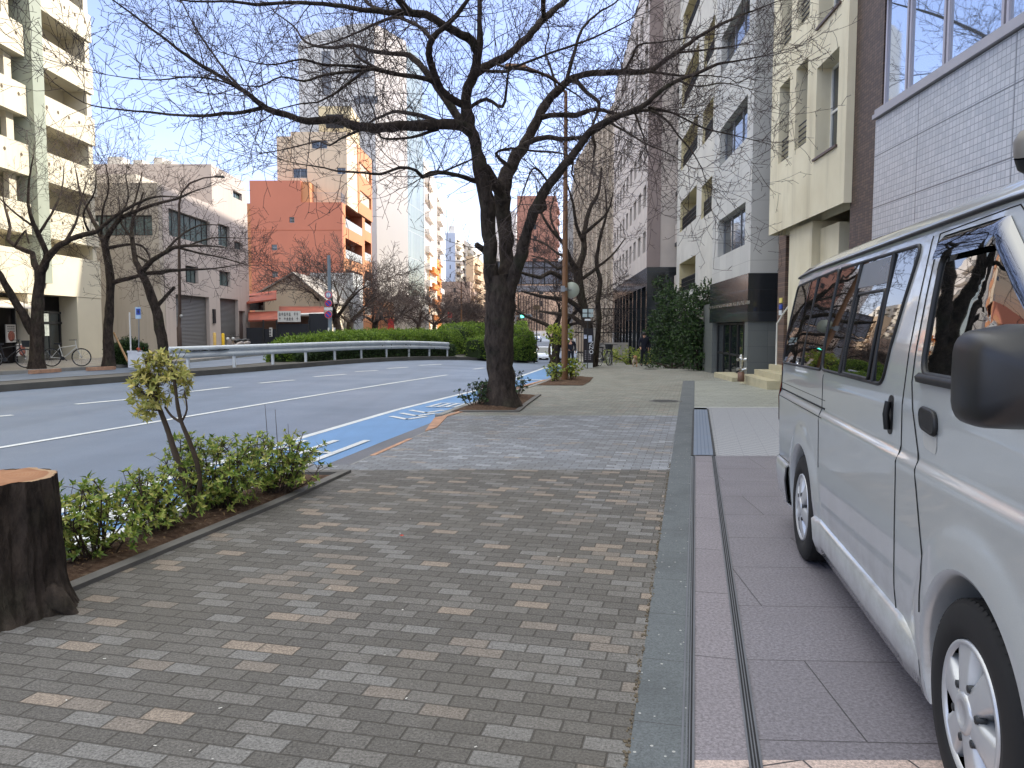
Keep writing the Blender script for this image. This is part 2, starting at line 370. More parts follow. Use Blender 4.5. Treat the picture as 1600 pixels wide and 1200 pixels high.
mb = MB(); mb.add([(-900, -300, -.6), (900, -300, -.6), (900, -12, -.6), (-900, -12, -.6)], [(0, 1, 2, 3)])
big = lambda s: (lambda y: s*900)
strip(mb, lambda y: -900, L, -12, 420, -.32, 6, 10); strip(mb, L, FB, -12, 420, -.32, 3, 12); strip(mb, FB, lambda y: 900, -12, 420, -.32, 6, 10)
strip(mb, lambda y: -900, lambda y: 900, 420, 3000, 2.4, 200, 20)
struct('ground', mb, GRASSY)
mb = MB(); strip(mb, L, O, -10, 420, -.12, 1, 14); struct('road', mb, ASPH)
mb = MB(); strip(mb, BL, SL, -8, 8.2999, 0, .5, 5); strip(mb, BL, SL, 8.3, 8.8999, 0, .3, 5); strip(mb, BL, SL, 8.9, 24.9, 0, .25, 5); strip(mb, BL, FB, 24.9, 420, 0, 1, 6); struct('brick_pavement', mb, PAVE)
mb = MB(); strip(mb, DR, FB, 2.74, 9.53, .0, 1, 4); struct('granite_plaza', mb, GRAN)
mb = MB(); strip(mb, DL, DR, 2.74, 9.53, .0, 1, 1); struct('granite_channel_slabs', mb, GRANC)
mb = MB(); strip(mb, DL, FB, -8, 2.74, .0, 1, 4); struct('pink_paving', mb, PINK)
t = NT('worn_strip'); p = t.pos(); f_ = t.noise(p, 110, 2, .8); b_ = t.noise(p, 1.7, 5, .65); v_ = t.dot(p, (HX, HY, 0)); jm = t.math('LESS_THAN', t.math('FRACT', t.math('DIVIDE', v_, .61)), .012)
col = t.mix(t.rng(f_, .3, .7, 0, 1), lin((78, 82, 84)), lin((112, 117, 119))); col = t.mix(t.rng(b_, .45, .72, 0, .55), col, lin((70, 73, 74)))
sp2 = t.n('ShaderNodeTexVoronoi'); sp2.inputs['Scale'].default_value = 14; t.l(p, sp2.inputs['Vector']); col = t.mix(t.math('LESS_THAN', sp2.outputs['Distance'], .09), col, lin((168, 168, 164)))
col = t.mix(t.math('MULTIPLY', jm, .6), col, lin((60, 60, 58))); t.bump(f_, .004, .5); STRIPM = t.set(col, .8, 0, .3)
t = NT('ribbed_paving'); p = t.pos(); a = R_(38); w = t.math('FRACT', t.math('DIVIDE', t.dot(p, (math.cos(a), math.sin(a), 0)), .13)); q = t.math('LESS_THAN', w, .13)
msk, r_, _ = t.bricks(t.dot(p, (HY, -HX, 0)), t.dot(p, (HX, HY, 0)), .3, .3, .006, 0)
col = t.mix(t.rng(t.noise(p, 60, 3), .3, .7, 0, 1), lin((140, 141, 144)), lin((164, 165, 168))); col = t.mix(t.math('MAXIMUM', t.math('MULTIPLY', q, .75), t.math('MULTIPLY', msk, .4)), col, lin((92, 94, 98)))
t.bump(t.math('SUBTRACT', 1.0, q), .01, .6); RIB = t.set(col, .75, 0, .3)
mb = MB(); strip(mb, SL, DL, -8, 24.9, .004, 1, 1); struct('concrete_strip', mb, STRIPM)
mb = MB(); strip(mb, DR, FB, 9.53, 15.3, 0, 1, 3); struct('ribbed_paving', mb, RIB)
mb = MB(); strip(mb, DL, FB, 15.3, 15.42, .004, 1, 4); struct('pale_edge_line', mb, M('pale_stone', (190, 192, 188), .7))
mb = MB(); strip(mb, DL, FB, 15.42, 24.9, 0, 1, 3); struct('far_pavement', mb, FARP)
# drain covers in the plaza: narrow slots and a wide plate
mb = MB(); mbs = MB()
for off in (0, .25):
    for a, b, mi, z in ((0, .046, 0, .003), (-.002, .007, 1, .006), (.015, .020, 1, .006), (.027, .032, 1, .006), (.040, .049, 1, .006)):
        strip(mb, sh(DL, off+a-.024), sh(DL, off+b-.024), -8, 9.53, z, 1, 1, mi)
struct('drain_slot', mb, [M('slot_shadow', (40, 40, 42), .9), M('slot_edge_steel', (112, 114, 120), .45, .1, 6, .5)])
mb = MB(); strip(mb, sh(DL, .0), sh(DR, .0), 9.55, 14.95, .006, 1, 1, 0)
for a in (.05, .1, .15, .2): strip(mb, sh(DL, a-.006), sh(DL, a+.006), 9.6, 14.9, .009, 1, 1, 1)
band(mb, sh(DL, .25), sh(DL, .28), 9.5, 14.98, -.02, .012, 1, 2); band(mb, sh(DL, -.03), sh(DL, 0), 9.5, 14.98, -.02, .012, 1, 2)
struct('drain_grating', mb, [M('galvanised_plate', (128, 140, 158), .45, .12, 3, .5), M('plate_ridge', (110, 122, 140), .5, metal=.5), DARKM])
# weed and dirt line between bricks and the concrete strip
mb = MB(); rs = random.Random(4)
for i in range(420):
    y = 1.6+7.4*rs.random()**1.4; x = SL(y)+rs.gauss(-.008, .007); s_ = rs.uniform(.003, .009); mb.prism([(x+s_*math.cos(k*1.3+i)*rs.uniform(.5, 1), y+s_*1.8*math.sin(k*1.3+i)*rs.uniform(.5, 1)) for k in range(5)], 0, rs.uniform(.003, .007))
tag(mb.build('dirt', M('dirt', (96, 86, 70), .95, .3, 30)), kind='stuff')
# kerbs
mb = MB(); band(mb, O, sh(O, .14), -9, 8.9, -.3, .012); band(mb, O, sh(O, .14), 14.0, 400, -.3, .012, 1)
band(mb, sh(BL, -.03), sh(BL, .0), 8.9, 12.3, -.12, -.002, .3)
struct('kerb', mb, KERB)
mb = MB(); band(mb, sh(BL, -.035), sh(BL, .03), 9.55, 11.0, -.12, .006, .3)
_w = [G(*q) for q in ((664, 674), (683, 668), (698, 652), (697, 649), (679, 653))]; mb.prism([(q.x, q.y) for q in _w], -.1, .008)
_w = [G(*q) for q in ((697, 651.5), (727, 643), (724, 641), (695, 649.5))]; mb.prism([(q.x, q.y) for q in _w], -.1, .012)
for pa, pb in (((50, 580), (96, 577)), ((138, 575.5), (181, 573.5))):
    A, B = G(*pa, 0), G(*pb, 0); d = (B-A).normalized(); nn = Vector((-d.y, d.x, 0))*.18
    mb.prism([A, B, B+nn, A+nn], -.1, .03)
A, B = G(806, 606), G(850, 594); mb.prism([A, B, B+Vector((.12, -.02, 0)), A+Vector((.12, -.02, 0))], -.05, .02)
struct('reddish_kerb', mb, TERRA)
mb = MB(); strip(mb, O, sh(BL, -.03), 8.9, 14.0, -.112, .3, 2)
mb.v = [(x, y, z if abs(x-O(y)) < .02 else z+.085*min(1, (x-O(y))/max(.05, BL(y)-O(y)))) for x, y, z in mb.v]
struct('driveway_apron', mb, ASPH_D)
mb = MB(); band(mb, sh(IB, -.0), sh(IB, .1), -8, 8.29, -.05, .03, .5); band(mb, lambda y: O(y)+.14, lambda y: IB(y)+.1, 8.3, 8.42, -.05, .03, .5)
band(mb, lambda y: -1.0, lambda y: .1, 14.5, 14.6, -.05, .03, .5); band(mb, lambda y: .05+(y-14.55)*.14, lambda y: .15+(y-14.55)*.14, 14.55, 18.5, -.05, .03, .5)
struct('bed_edging', mb, M('edging_concrete', (104, 101, 96), .85, .25, 2.5, bump=.4, bsc=60, world=True))
mb = MB(); rs = random.Random(7)
def soil(A, B, y0, y1, h):
    b0 = len(mb.v); strip(mb, A, B, y0, y1, .0, .12, 7)
    n = (len(mb.v)-b0)//8
    for i in range(n):
        for j in range(8):
            x, y, z = mb.v[b0+i*8+j]; e = min(1, min(j, 7-j)/2, min(i, n-1-i)/3); mb.v[b0+i*8+j] = (x, y, z+.012+h*e*(.5+.5*rs.random()))
soil(sh(O, .13), sh(IB, .01), -8, 8.22, .04); soil(sh(O, .13), lambda y: .06+(y-14.55)*.14, 14.58, 18.5, .07); soil(sh(O, .13), sh(O, 1.5), 22.3, 27, .06)
struct('planting_bed_soil', mb, SOIL)
# far side: left pavement, median island
LP = granite('left_paving', (138, 132, 124), .3, .3, 20, .008)
mb = MB(); strip(mb, lambda y: -30, L, -10, 300, .0, 2, 3); struct('left_pavement', mb, LP)
mb = MB(); band(mb, sh(L, -.15), L, -9, 300, -.3, .014, 1); struct('left_kerb', mb, KERB)
MED = M('median_concrete', (88, 86, 82), .9, .25, 1.0, bump=.3, world=True)
mb = MB(); strip(mb, ML, MR, -9, 220, .06, 1, 4); band(mb, sh(MR, -.02), sh(MR, .1), -9, 220, -.3, .07, 1); band(mb, sh(ML, -.1), sh(ML, .02), -9, 220, -.3, .07, 1); struct('median_island', mb, MED)
# paint on the road
mb = MB(); strip(mb, sh(O, -1.42), O, -9, 100, -.116, 1, 3); struct('blue_cycle_lane', mb, BLUE)
mb = MB()
def ribbon(P, w, off=-.112):
    P = [Vector((p[0], p[1], 0)) for p in P]
    for a, b in zip(P, P[1:]):
        d = (b-a).normalized(); nn = Vector((-d.y, d.x, 0))*w/2; k = max(1, int((b-a).length/1.2))
        for i in range(k):
            s, e = a+(b-a)*(i/k), a+(b-a)*((i+1)/k)
            mb.add([(q.x, q.y, g(q.x, q.y)+off) for q in (s-nn, e-nn, e+nn, s+nn)], [(0, 1, 2, 3)])
strip(mb, sh(O, -1.50), sh(O, -1.36), -9, 100, -.112, 1, 1)
ribbon([(-10.5, -1), (-8.95, 5), (-7.34, 10.9), (-6.09, 15.5), (-4.6, 21.2), (-3.1, 27.2), (-2.5, 29.6)], .13)
for a, b in (((-60, 656), (20, 649)), ((118, 632), (205, 624)), ((290, 613), (360, 605)), ((405, 599), (460, 594)), ((490, 589), (540, 585)), ((555, 581), (590, 579)), ((605, 576), (637, 574)), ((655, 571), (690, 569.4)), ((740, 577), (756, 575))):
    p, q = G(*a, -.12), G(*b, -.12); ribbon([p, q], .17)
_lay = [0]
def inlane(o0, y0, o1, y1, w=.11): _lay[0] += 1; ribbon([(O(y0)+o0, y0), (O(y1)+o1, y1)], w, -.1085+.0009*(_lay[0] % 9))
for y0 in (9.3,):
    for o_ in (-1.22, -.75, -.28): inlane(o_, y0, o_, y0+2.3)
    for yy in (.25, 1.1): inlane(-1.22, y0+yy+.35, -.28, y0+yy, .1)
inlane(-1.2, 6.2, -.3, 6.0, .4); inlane(-1.25, 7.0, -.2, 6.8, .35); inlane(-.9, 5.0, -.9, 7.4, .2); inlane(-.35, 5.2, -.35, 7.4, .15); inlane(-1.2, 5.2, -.3, 5.1, .25)
for k in range(3):
    y0 = 14.3+k*.55; ribbon([(O(y0)-1.0, y0+.5), (O(y0)-.62, y0), (O(y0)-.3, y0+.5)], .12, -.108)
for k in range(4): inlane(-1.0+k*.2, 16.6, -1.0+k*.2, 17.4, .09)
inlane(-1.05, 17.5, -.35, 17.4, .08); inlane(-1.05, 16.6, -.35, 16.5, .08)
inlane(-1.3, 27, -.2, 27, .35)
struct('road_markings', mb, LINE)
# sky needs no dome: the world carries it
# ---------------------------------------------------------------- the silver van
VS = 1.1126; VH = R_(10.70); VA = (math.sin(VH), math.cos(VH)); VR = (math.cos(VH), -math.sin(VH)); VX, VY = 1.998, 5.197
def VP(u, v, z):
    return (VX+(VA[0]*(u-3.555)+VR[0]*(v+.84))*VS, VY+(VA[1]*(u-3.555)+VR[1]*(v+.84))*VS, z*VS)
SEC = [(.17, .80), (.22, .812), (.45, .838), (.70, .846), (.90, .850), (.935, .852), (.955, .848), (.972, .838), (.985, .8335), (1.15, .834), (1.35, .815), (1.55, .784), (1.75, .748), (1.79, .738)]
def sec(z):
    for (a, b), (c, d) in zip(SEC, SEC[1:]):
        if z <= c: return b+(d-b)*(max(z, a)-a)/(c-a)
    return SEC[-1][1]
FW, RW, WR = (.985, .325), (3.60, .325), .325
def arch_bump(u, z):
    b = 0
    for (cu, cz), Ra in ((FW, .405), (RW, .395)):
        d = math.hypot(u-cu, z-cz)
        if d < Ra+.13: 
            t = (Ra+.13-d)/.13; b = max(b, .016*min(1, t*1.4)**.7 if t < 1 else .016)
    return b
def rake(u, z): return u+max(0, z-1.02)*.62*max(0, 1-u/1.25)**1.3+max(0, .55-z)*.05*max(0, 1-u/.6)
def hwv(u, z, ib=True):
    h = sec(z)+(arch_bump(u, z) if ib else 0)
    if u < .42: h -= .30*(1-math.sqrt(max(0, 1-((.42-u)/.42)**2)))
    if u > 4.52: h -= .10*(1-math.sqrt(max(0, 1-((u-4.52)/.13)**2)))
    if z > 1.0 and u > 4.0: h -= (z-1.0)*.03*(u-4.0)
    if u < 1.1: h -= max(0, z-1.05)*.07*(1.1-u)
    return h
def on(u, z, off=0.0, side=-1): return VP(rake(u, z), side*(hwv(u, z)+off/VS), z)
t = NT('silver_paint'); p = t.obj(); nz = t.noise(p, 900, 1)
t.bump(t.noise(p, .9, 2), .012, .06); spz = t.n('ShaderNodeSeparateXYZ'); t.l(p, spz.inputs[0]); grime = t.math('MULTIPLY', t.rng(spz.outputs[2], .25, .75, 1, 0), t.rng(t.noise(p, 5, 5, .7), .4, .7, 0, .55))
SILV = t.set(t.mix(grime, t.mix(t.rng(nz, .3, .7, 0, 1), lin((182, 187, 188)), lin((200, 204, 205))), lin((118, 114, 108))), 0.30, .42, .5, Coat_Weight=1.0, Coat_Roughness=.03)
GAP = M('panel_gap', (18, 18, 19), .8); CHROME = M('chrome', (190, 192, 195), .12, .05, 3, 1.0)
WHEELC = M('wheel_cover_silver', (188, 190, 192), .35, .06, 6, .5); DIRTSIL = M('scuffed_plastic', (70, 70, 72), .6, .2, 10)
van = thing('parked_van', VP(2.3, 0, 0), 'large silver van with tinted side glass and a black door mirror on the paving', 'van')
# body shell
us = []; u = 0.0
while u < 4.65: us.append(u); u += .02 if (.5 < u < 1.5 or 3.1 < u < 4.15) else .035
us += [4.62, 4.635, 4.645, 4.65]; us = sorted(set(round(q, 4) for q in us if q <= 4.65))
zs = [.17, .19, .21]; z = .23
while z < .93: zs.append(z); z += .02
zs += [.93, .945, .958, .967, .977, .987, 1.0, 1.04, 1.1, 1.15, 1.2, 1.25, 1.3, 1.35, 1.4, 1.45, 1.5, 1.55, 1.6, 1.65, 1.7, 1.75, 1.79]
body = MB()
for side in (-1, 1):
    nz_ = len(zs); P = {}; idx = {}
    for i, uu in enumerate(us):
        for j, zz in enumerate(zs): P[i, j] = [uu, zz]
    dead = set()
    for i in range(len(us)-1):
        for j in range(nz_-1):
            cu = (us[i]+us[i+1])/2; cz = (zs[j]+zs[j+1])/2
            if math.hypot(cu-FW[0], cz-FW[1]) < .405 or math.hypot(cu-RW[0], cz-RW[1]) < .395: dead.add((i, j))
    use = {}
    for i in range(len(us)-1):
        for j in range(nz_-1):
            for q in ((i, j), (i+1, j), (i+1, j+1), (i, j+1)):
                use.setdefault(q, [0, 0])[1 if (i, j) in dead else 0] += 1
    rim = set()
    for q, (a, b) in use.items():
        if a and b:
            for (cu, cz), Ra in ((FW, .405), (RW, .395)):
                d = math.hypot(P[q][0]-cu, P[q][1]-cz)
                if abs(d-Ra) < .03:
                    P[q] = [cu+(P[q][0]-cu)*Ra/d, cz+(P[q][1]-cz)*Ra/d]; rim.add(q)
    b0 = len(body.v)
    for i in range(len(us)):
        for j in range(nz_): idx[i, j] = b0+i*nz_+j; body.v.append(on(P[i, j][0], P[i, j][1], 0, side))
    for i in range(len(us)-1):
        for j in range(nz_-1):
            if (i, j) in dead: continue
            f = (idx[i, j], idx[i+1, j], idx[i+1, j+1], idx[i, j+1])
            body.f.append(f if side == 1 else f[::-1]); body.m.append(0); body.sm.append(True)
    # turned-in arch lips
    for (cu, cz), Ra in ((FW, .405), (RW, .395)):
        a0 = math.asin(max(-1, (.17-cz)/Ra)); n = 40; vs = []
        for k in range(n+1):
            a = a0+(math.pi-2*a0)*k/n; uu, zz = cu+Ra*math.cos(a), cz+Ra*math.sin(a)
            h = hwv(uu, zz)
            for rr, dv in ((0, 0), (.012, .006), (.02, .03), (.02, .26)):
                ur, zr = cu+(Ra-rr)*math.cos(a), cz+(Ra-rr)*math.sin(a); vs.append(VP(ur, side*(h-dv), max(zr, .16)))
        body.add(vs, [(k*4+j, k*4+j+1, k*4+5+j, k*4+4+j) for k in range(n) for j in range(3)], 0, True)
        vs2 = [VP(cu+(Ra-.02)*math.cos(a0+(math.pi-2*a0)*k/n), side*(.57), cz+(Ra-.02)*math.sin(a0+(math.pi-2*a0)*k/n)) for k in range(n+1)]
        body.add(vs2+[VP(cu, side*.57, .16)], [(k, k+1, n+1) for k in range(n)], 1)
# roof: drip rail step and crown
roof = [(.738, 1.79), (.742, 1.805), (.742, 1.822), (.728, 1.832), (.69, 1.868), (.62, 1.905), (.5, 1.942), (.3, 1.97), (0, 1.982)]
full = [(-a, b) for a, b in roof]+[(a, b) for a, b in roof[::-1][1:]]
ru = [.0]+[.12*k for k in range(1, 38)]+[4.56, 4.6, 4.63, 4.65]
vs = []
for uu in ru:
    k = (hwv(uu, 1.79))/.738; drop = .012*max(0, uu-3.6)**2
    for v, z in full:
        vs.append(VP(rake(uu, z)+(0.0), v*k, 1.79+(z-1.79)*(1-.12*max(0, 1-uu/.8))-(drop if z > 1.8 else 0)))
n = len(full); body.add(vs, [(i*n+j, i*n+j+1, (i+1)*n+j+1, (i+1)*n+j) for i in range(len(ru)-1) for j in range(n-1)], 0, True)
# nose and tail caps, underside
for uu in (0.0, 4.65):
    ring = [(-hwv(uu, z), z) for z in zs]+[(v*hwv(uu, 1.79)/.738, z-(.012*max(0, uu-3.6)**2 if z > 1.8 else 0)) for v, z in full[1:-1]]+[(hwv(uu, z), z) for z in zs[::-1]]
    body.poly([VP(rake(uu, z), v, z) for v, z in ring], 0)
body.poly([VP(u_, v, .21) for u_, v in ((.1, -.7), (4.6, -.72), (4.6, .72), (.1, .7))], 1)
body.build('body', [SILV, INT], van)
mb = MB()
for side in (-1, 1):
    mb.tube([VP(rake(.25+k*.1, 1.8), side*(hwv(.25+k*.1, 1.79)+.008), 1.807-.012*max(0, .25+k*.1-3.6)**2) for k in range(44)], .009, 6)
mb.build('drip_rail', BLACK, van)
def shell(mb, poly, off, rings=4, mi=0, side=-1, rnd=.03):
    """glass-like panel lying on the flank; poly in (u,z)"""
    n = len(poly); pts = []
    for i in range(n):     # rounded corners
        p0, p1, p2 = Vector(poly[i-1]), Vector(poly[i]), Vector(poly[(i+1) % n])
        a = p1+(p0-p1).normalized()*min(rnd, (p0-p1).length*.45); b = p1+(p2-p1).normalized()*min(rnd, (p2-p1).length*.45)
        for k in range(5):
            s = k/4; pts.append(a*(1-s)**2+p1*2*s*(1-s)+b*s*s)
    fine = []
    for i in range(len(pts)):
        a, b = pts[i], pts[(i+1) % len(pts)]; k = max(1, int((b-a).length/.08))
        fine += [a+(b-a)*(j/k) for j in range(k)]
    c = sum(fine, Vector((0, 0)))/len(fine); m = len(fine); vs = []
    for r in range(rings+1):
        s = 1-r/rings if r < rings else .001
        vs += [on(c[0]+(q[0]-c[0])*s, c[1]+(q[1]-c[1])*s, off, side) for q in fine]
    mb.add(vs, [(r*m+i, r*m+(i+1) % m, (r+1)*m+(i+1) % m, (r+1)*m+i) for r in range(rings) for i in range(m)], mi, True)
    return fine, c
def rim_tube(mb, fine, off, r, mi=0, side=-1): mb.tube([on(q[0], q[1], off, side) for q in list(fine)+[fine[0], fine[1]]], r, 6, mi)
def gapline(mb, P, w=.006, side=-1):
    Q = []
    for a, b in zip(P, P[1:]):
        k = max(1, int(math.hypot(b[0]-a[0], b[1]-a[1])/.03)); Q += [(a[0]+(b[0]-a[0])*i/k, a[1]+(b[1]-a[1])*i/k) for i in range(k)]
    Q.append(P[-1]); mb.tube([on(u_, z, .0005, side) for u_, z in Q], w*.5, 5)
def gapobj(P, w, side):
    q = MB(); gapline(q, P, w, side); q.build('panel_gap', GAP, van)
for side in (-1, 1):
    for poly in ([(1.83, 1.755), (3.17, 1.762), (3.17, 1.205), (2.03, 1.205), (1.985, 1.23)], [(3.185, 1.762), (4.50, 1.735), (4.53, 1.185), (3.185, 1.202)]):
        gk = MB(); fine, c = shell(gk, [(c0, c1) for c0, c1 in poly], .003, 5, 0, side, .05); rim_tube(gk, fine, .001, .010, 1, side)
        w = gk.build('side_window', [GL_VAN, BLACK], van)
        if poly[0][0] < 2:
            ins = MB(); f2, _ = shell(ins, [(2.17, 1.60), (2.62, 1.60), (2.66, 1.215), (2.2, 1.215)], .0062, 4, 0, side, .02); rim_tube(ins, f2, .006, .009, 1, side)
            ins.tube([on(2.16, 1.75, .006, side), on(2.13, 1.21, .006, side)], .012, 5, 1); ins.tube([on(2.68, 1.75, .006, side), on(2.72, 1.21, .006, side)], .014, 5, 1)
            q = MB(); 
            ins.build('sliding_pane', [GL_VAN, BLACK], w)
            fx = MB(); shell(fx, [(2.18, 1.745), (2.66, 1.745), (2.67, 1.63), (2.18, 1.63)], .006, 3, 0, side, .008); fx.build('frosted_pane', M('smoked_panel', (86, 92, 98), .3), w)
        else:
            ins = MB(); ins.tube([on(3.72, 1.745, .004, side), on(3.76, 1.2, .004, side)], .012, 5); ins.build('glass_divider', BLACK, w)
    gk = MB(); fine, c = shell(gk, [(1.565, 1.695), (1.02, 1.70), (.56, 1.43), (.36, 1.27), (1.53, 1.275)], .003, 5, 0, side, .06); rim_tube(gk, fine, .002, .014, 1, side)
    gk.tube([on(1.55-.04*k, 1.262, .004, side) for k in range(28)], .022, 6, 1)
    dw = gk.build('door_window', [GL_VAN, BLACK], van)
    vi = MB(); vs = []; top = [(1.60, 1.685, .0), (1.60, 1.75, .0), (1.3, 1.768, 0), (1.0, 1.755, 0), (.82, 1.66, 0), (.62, 1.53, 0)]
    P1 = [(1.595-.05*k) for k in range(21)]
    for uu in P1:
        zt = 1.762 if uu > 1.05 else 1.762-(1.05-uu)*.62; zb = zt-.085
        for z, o in ((zt, .004), (zt-.02, .02), (zb+.02, .03), (zb, .031)): vs.append(on(uu, z, o, side))
    vi.add(vs, [(i*4+j, i*4+j+1, i*4+5+j, i*4+4+j) for i in range(len(P1)-1) for j in range(3)], 0, True)
    vi.build('rain_visor', GL_VAN, dw)
    gapobj([(1.66, 1.775), (1.635, 1.24), (1.50, .975), (1.43, .76), (1.375, .60), (1.375, .48)], .007, side)
    gapobj([(1.73, 1.775), (1.705, 1.0), (1.715, .5), (1.70, .19)], .006, side)
    gapobj([(3.12, 1.18), (3.12, .99), (3.12, .66)], .005, side)
    gapobj([(3.05, .995), (4.6, .995)], .012, side); gapobj([(3.05, .945), (4.6, .945)], .005, side); gapobj([(3.05, 1.04), (4.6, 1.04)], .004, side)
    gapobj([(1.66, 1.775), (1.0, 1.785), (.6, 1.6)], .005, side)
    gapobj([(4.05, .52), (4.64, .50)], .006, side)
    # handles
    hb = MB(); fine, _ = shell(hb, [(1.815, 1.175), (1.885, 1.175), (1.89, 1.02), (1.82, 1.02)], .002, 3, 0, side, .032)
    hb.tube([on(1.85, 1.15, .012, side), on(1.852, 1.1, .02, side), on(1.855, 1.04, .012, side)], .014, 6, 0); hb.build('slide_door_handle', BLACK, van)
    hb = MB(); shell(hb, [(1.485, 1.165), (1.345, 1.155), (1.335, 1.02), (1.465, 1.03)], .0015, 3, 1, side, .03)
    fine, _ = shell(hb, [(1.485, 1.165), (1.345, 1.155), (1.336, 1.085), (1.475, 1.10)], .016, 3, 0, side, .03); rim_tube(hb, fine, .008, .01, 0, side); hb.build('door_handle', [BLACK, M('handle_cup', (196, 196, 192), .3, metal=.4)], van)
    sl = MB(); rows = []
    for k in range(52):
        uu = 1.42+k*(3.17-1.42)/51; e = min(1, k/6)
        for z, o in ((.375*e+.30*(1-e), .0), (.36*e+.29*(1-e), .022*e+.002), (.24, .026*e+.002), (.17, .018*e), (.165, -.05)): rows.append(on(uu, z, o, side))
    sl.add(rows, [(i*5+j, i*5+j+1, i*5+6+j, i*5+5+j) for i in range(51) for j in range(4)], 0, True); sl.build('side_sill', SILV, van)
    bp = MB(); rows = []
    for k in range(20):
        uu = 4.05+k*(4.65-4.05)/19
        for z, o in ((.50, .001), (.49, .02), (.40, .03), (.25, .026), (.21, -.02)): rows.append(on(uu, z, o, side))
    bp.add(rows, [(i*5+j, i*5+j+1, i*5+6+j, i*5+5+j) for i in range(19) for j in range(4)], 0, True)
    bp.tube([on(4.05, .49, .018, side), on(4.05, .40, .03, side), on(4.05, .25, .026, side)], .006, 5, 1)
    bp.build('bumper_corner', [SILV, DIRTSIL], van)
    fl = MB(); fine, _ = shell(fl, [(.30, 1.0), (.02, 1.0), (.02, .68), (.18, .70)], .004, 3, 0, side, .05); fl.build('headlight', M('lamp_lens', (200, 204, 206), .1, spec=.8), van)
    tl = MB(); shell(tl, [(4.50, 1.45), (4.64, 1.45), (4.64, .75), (4.56, .75)], .005, 3, 0, side, .03); tl.build('tail_light', M('red_lens', (150, 22, 20), .15), van)
    # mirror
    mr = MB(); c0 = (.45, side*.985, 1.338)
    prof = []
    for (du, sc) in ((-.118, .02), (-.116, .3), (-.108, .58), (-.092, .80), (-.06, .94), (-.01, 1.0), (.045, 1.0), (.06, .97)):
        for k in range(28):
            a = 2*math.pi*k/28; ca, sa = math.cos(a), math.sin(a)
            ex = math.copysign(abs(ca)**.42, ca)*.103*sc; ez = math.copysign(abs(sa)**.42, sa)*.108*sc
            prof.append(VP(c0[0]+du+abs(ex)*.06, c0[1]+ex, c0[2]+ez-.01*(ex*side > 0)))
    mr.add(prof, [(i*28+j, i*28+(j+1) % 28, (i+1)*28+(j+1) % 28, (i+1)*28+j) for i in range(7) for j in range(28)], 0, True)
    mr.poly(prof[:28], 0); mr.poly(prof[-28:], 0)
    mr.tube([VP(c0[0]-.01, side*.92, 1.29), VP(c0[0]+.02, side*.70, 1.26)], .035, 8, 0)
    mir = mr.build('door_mirror', M('mirror_black', (24, 25, 28), .38, .08, 3, spec=.5) if 'mirror_black' not in bpy.data.materials else bpy.data.materials['mirror_black'], van)
    gm = MB(); gm.poly([VP(c0[0]+.0625, c0[1]+math.copysign(abs(math.cos(2*math.pi*k/28))**.42, math.cos(2*math.pi*k/28))*.098, c0[2]+math.copysign(abs(math.sin(2*math.pi*k/28))**.42, math.sin(2*math.pi*k/28))*.092) for k in range(28)]); gm.build('mirror_glass', GL_MIRROR, mir)
# windscreen, rear glass, plates
mb = MB(); mb.poly([VP(rake(0, z)-.006, v, z) for v, z in ((-.50, 1.1), (.50, 1.1), (.42, 1.72), (-.42, 1.72))]); mb.build('windscreen', GL_VAN, van)
mb = MB(); mb.poly([VP(4.656, v, z) for v, z in ((-.66, 1.15), (.66, 1.15), (.60, 1.68), (-.60, 1.68))]); mb.build('rear_window', GL_VAN, van)
mb = MB(); mb.hexa([VP(*q) for q in ((-.03, -.6, .2), (-.03, .6, .2), (.1, .6, .2), (.1, -.6, .2), (-.03, -.6, .5), (-.03, .6, .5), (.1, .6, .5), (.1, -.6, .5))]); mb.build('front_bumper', SILV, van)
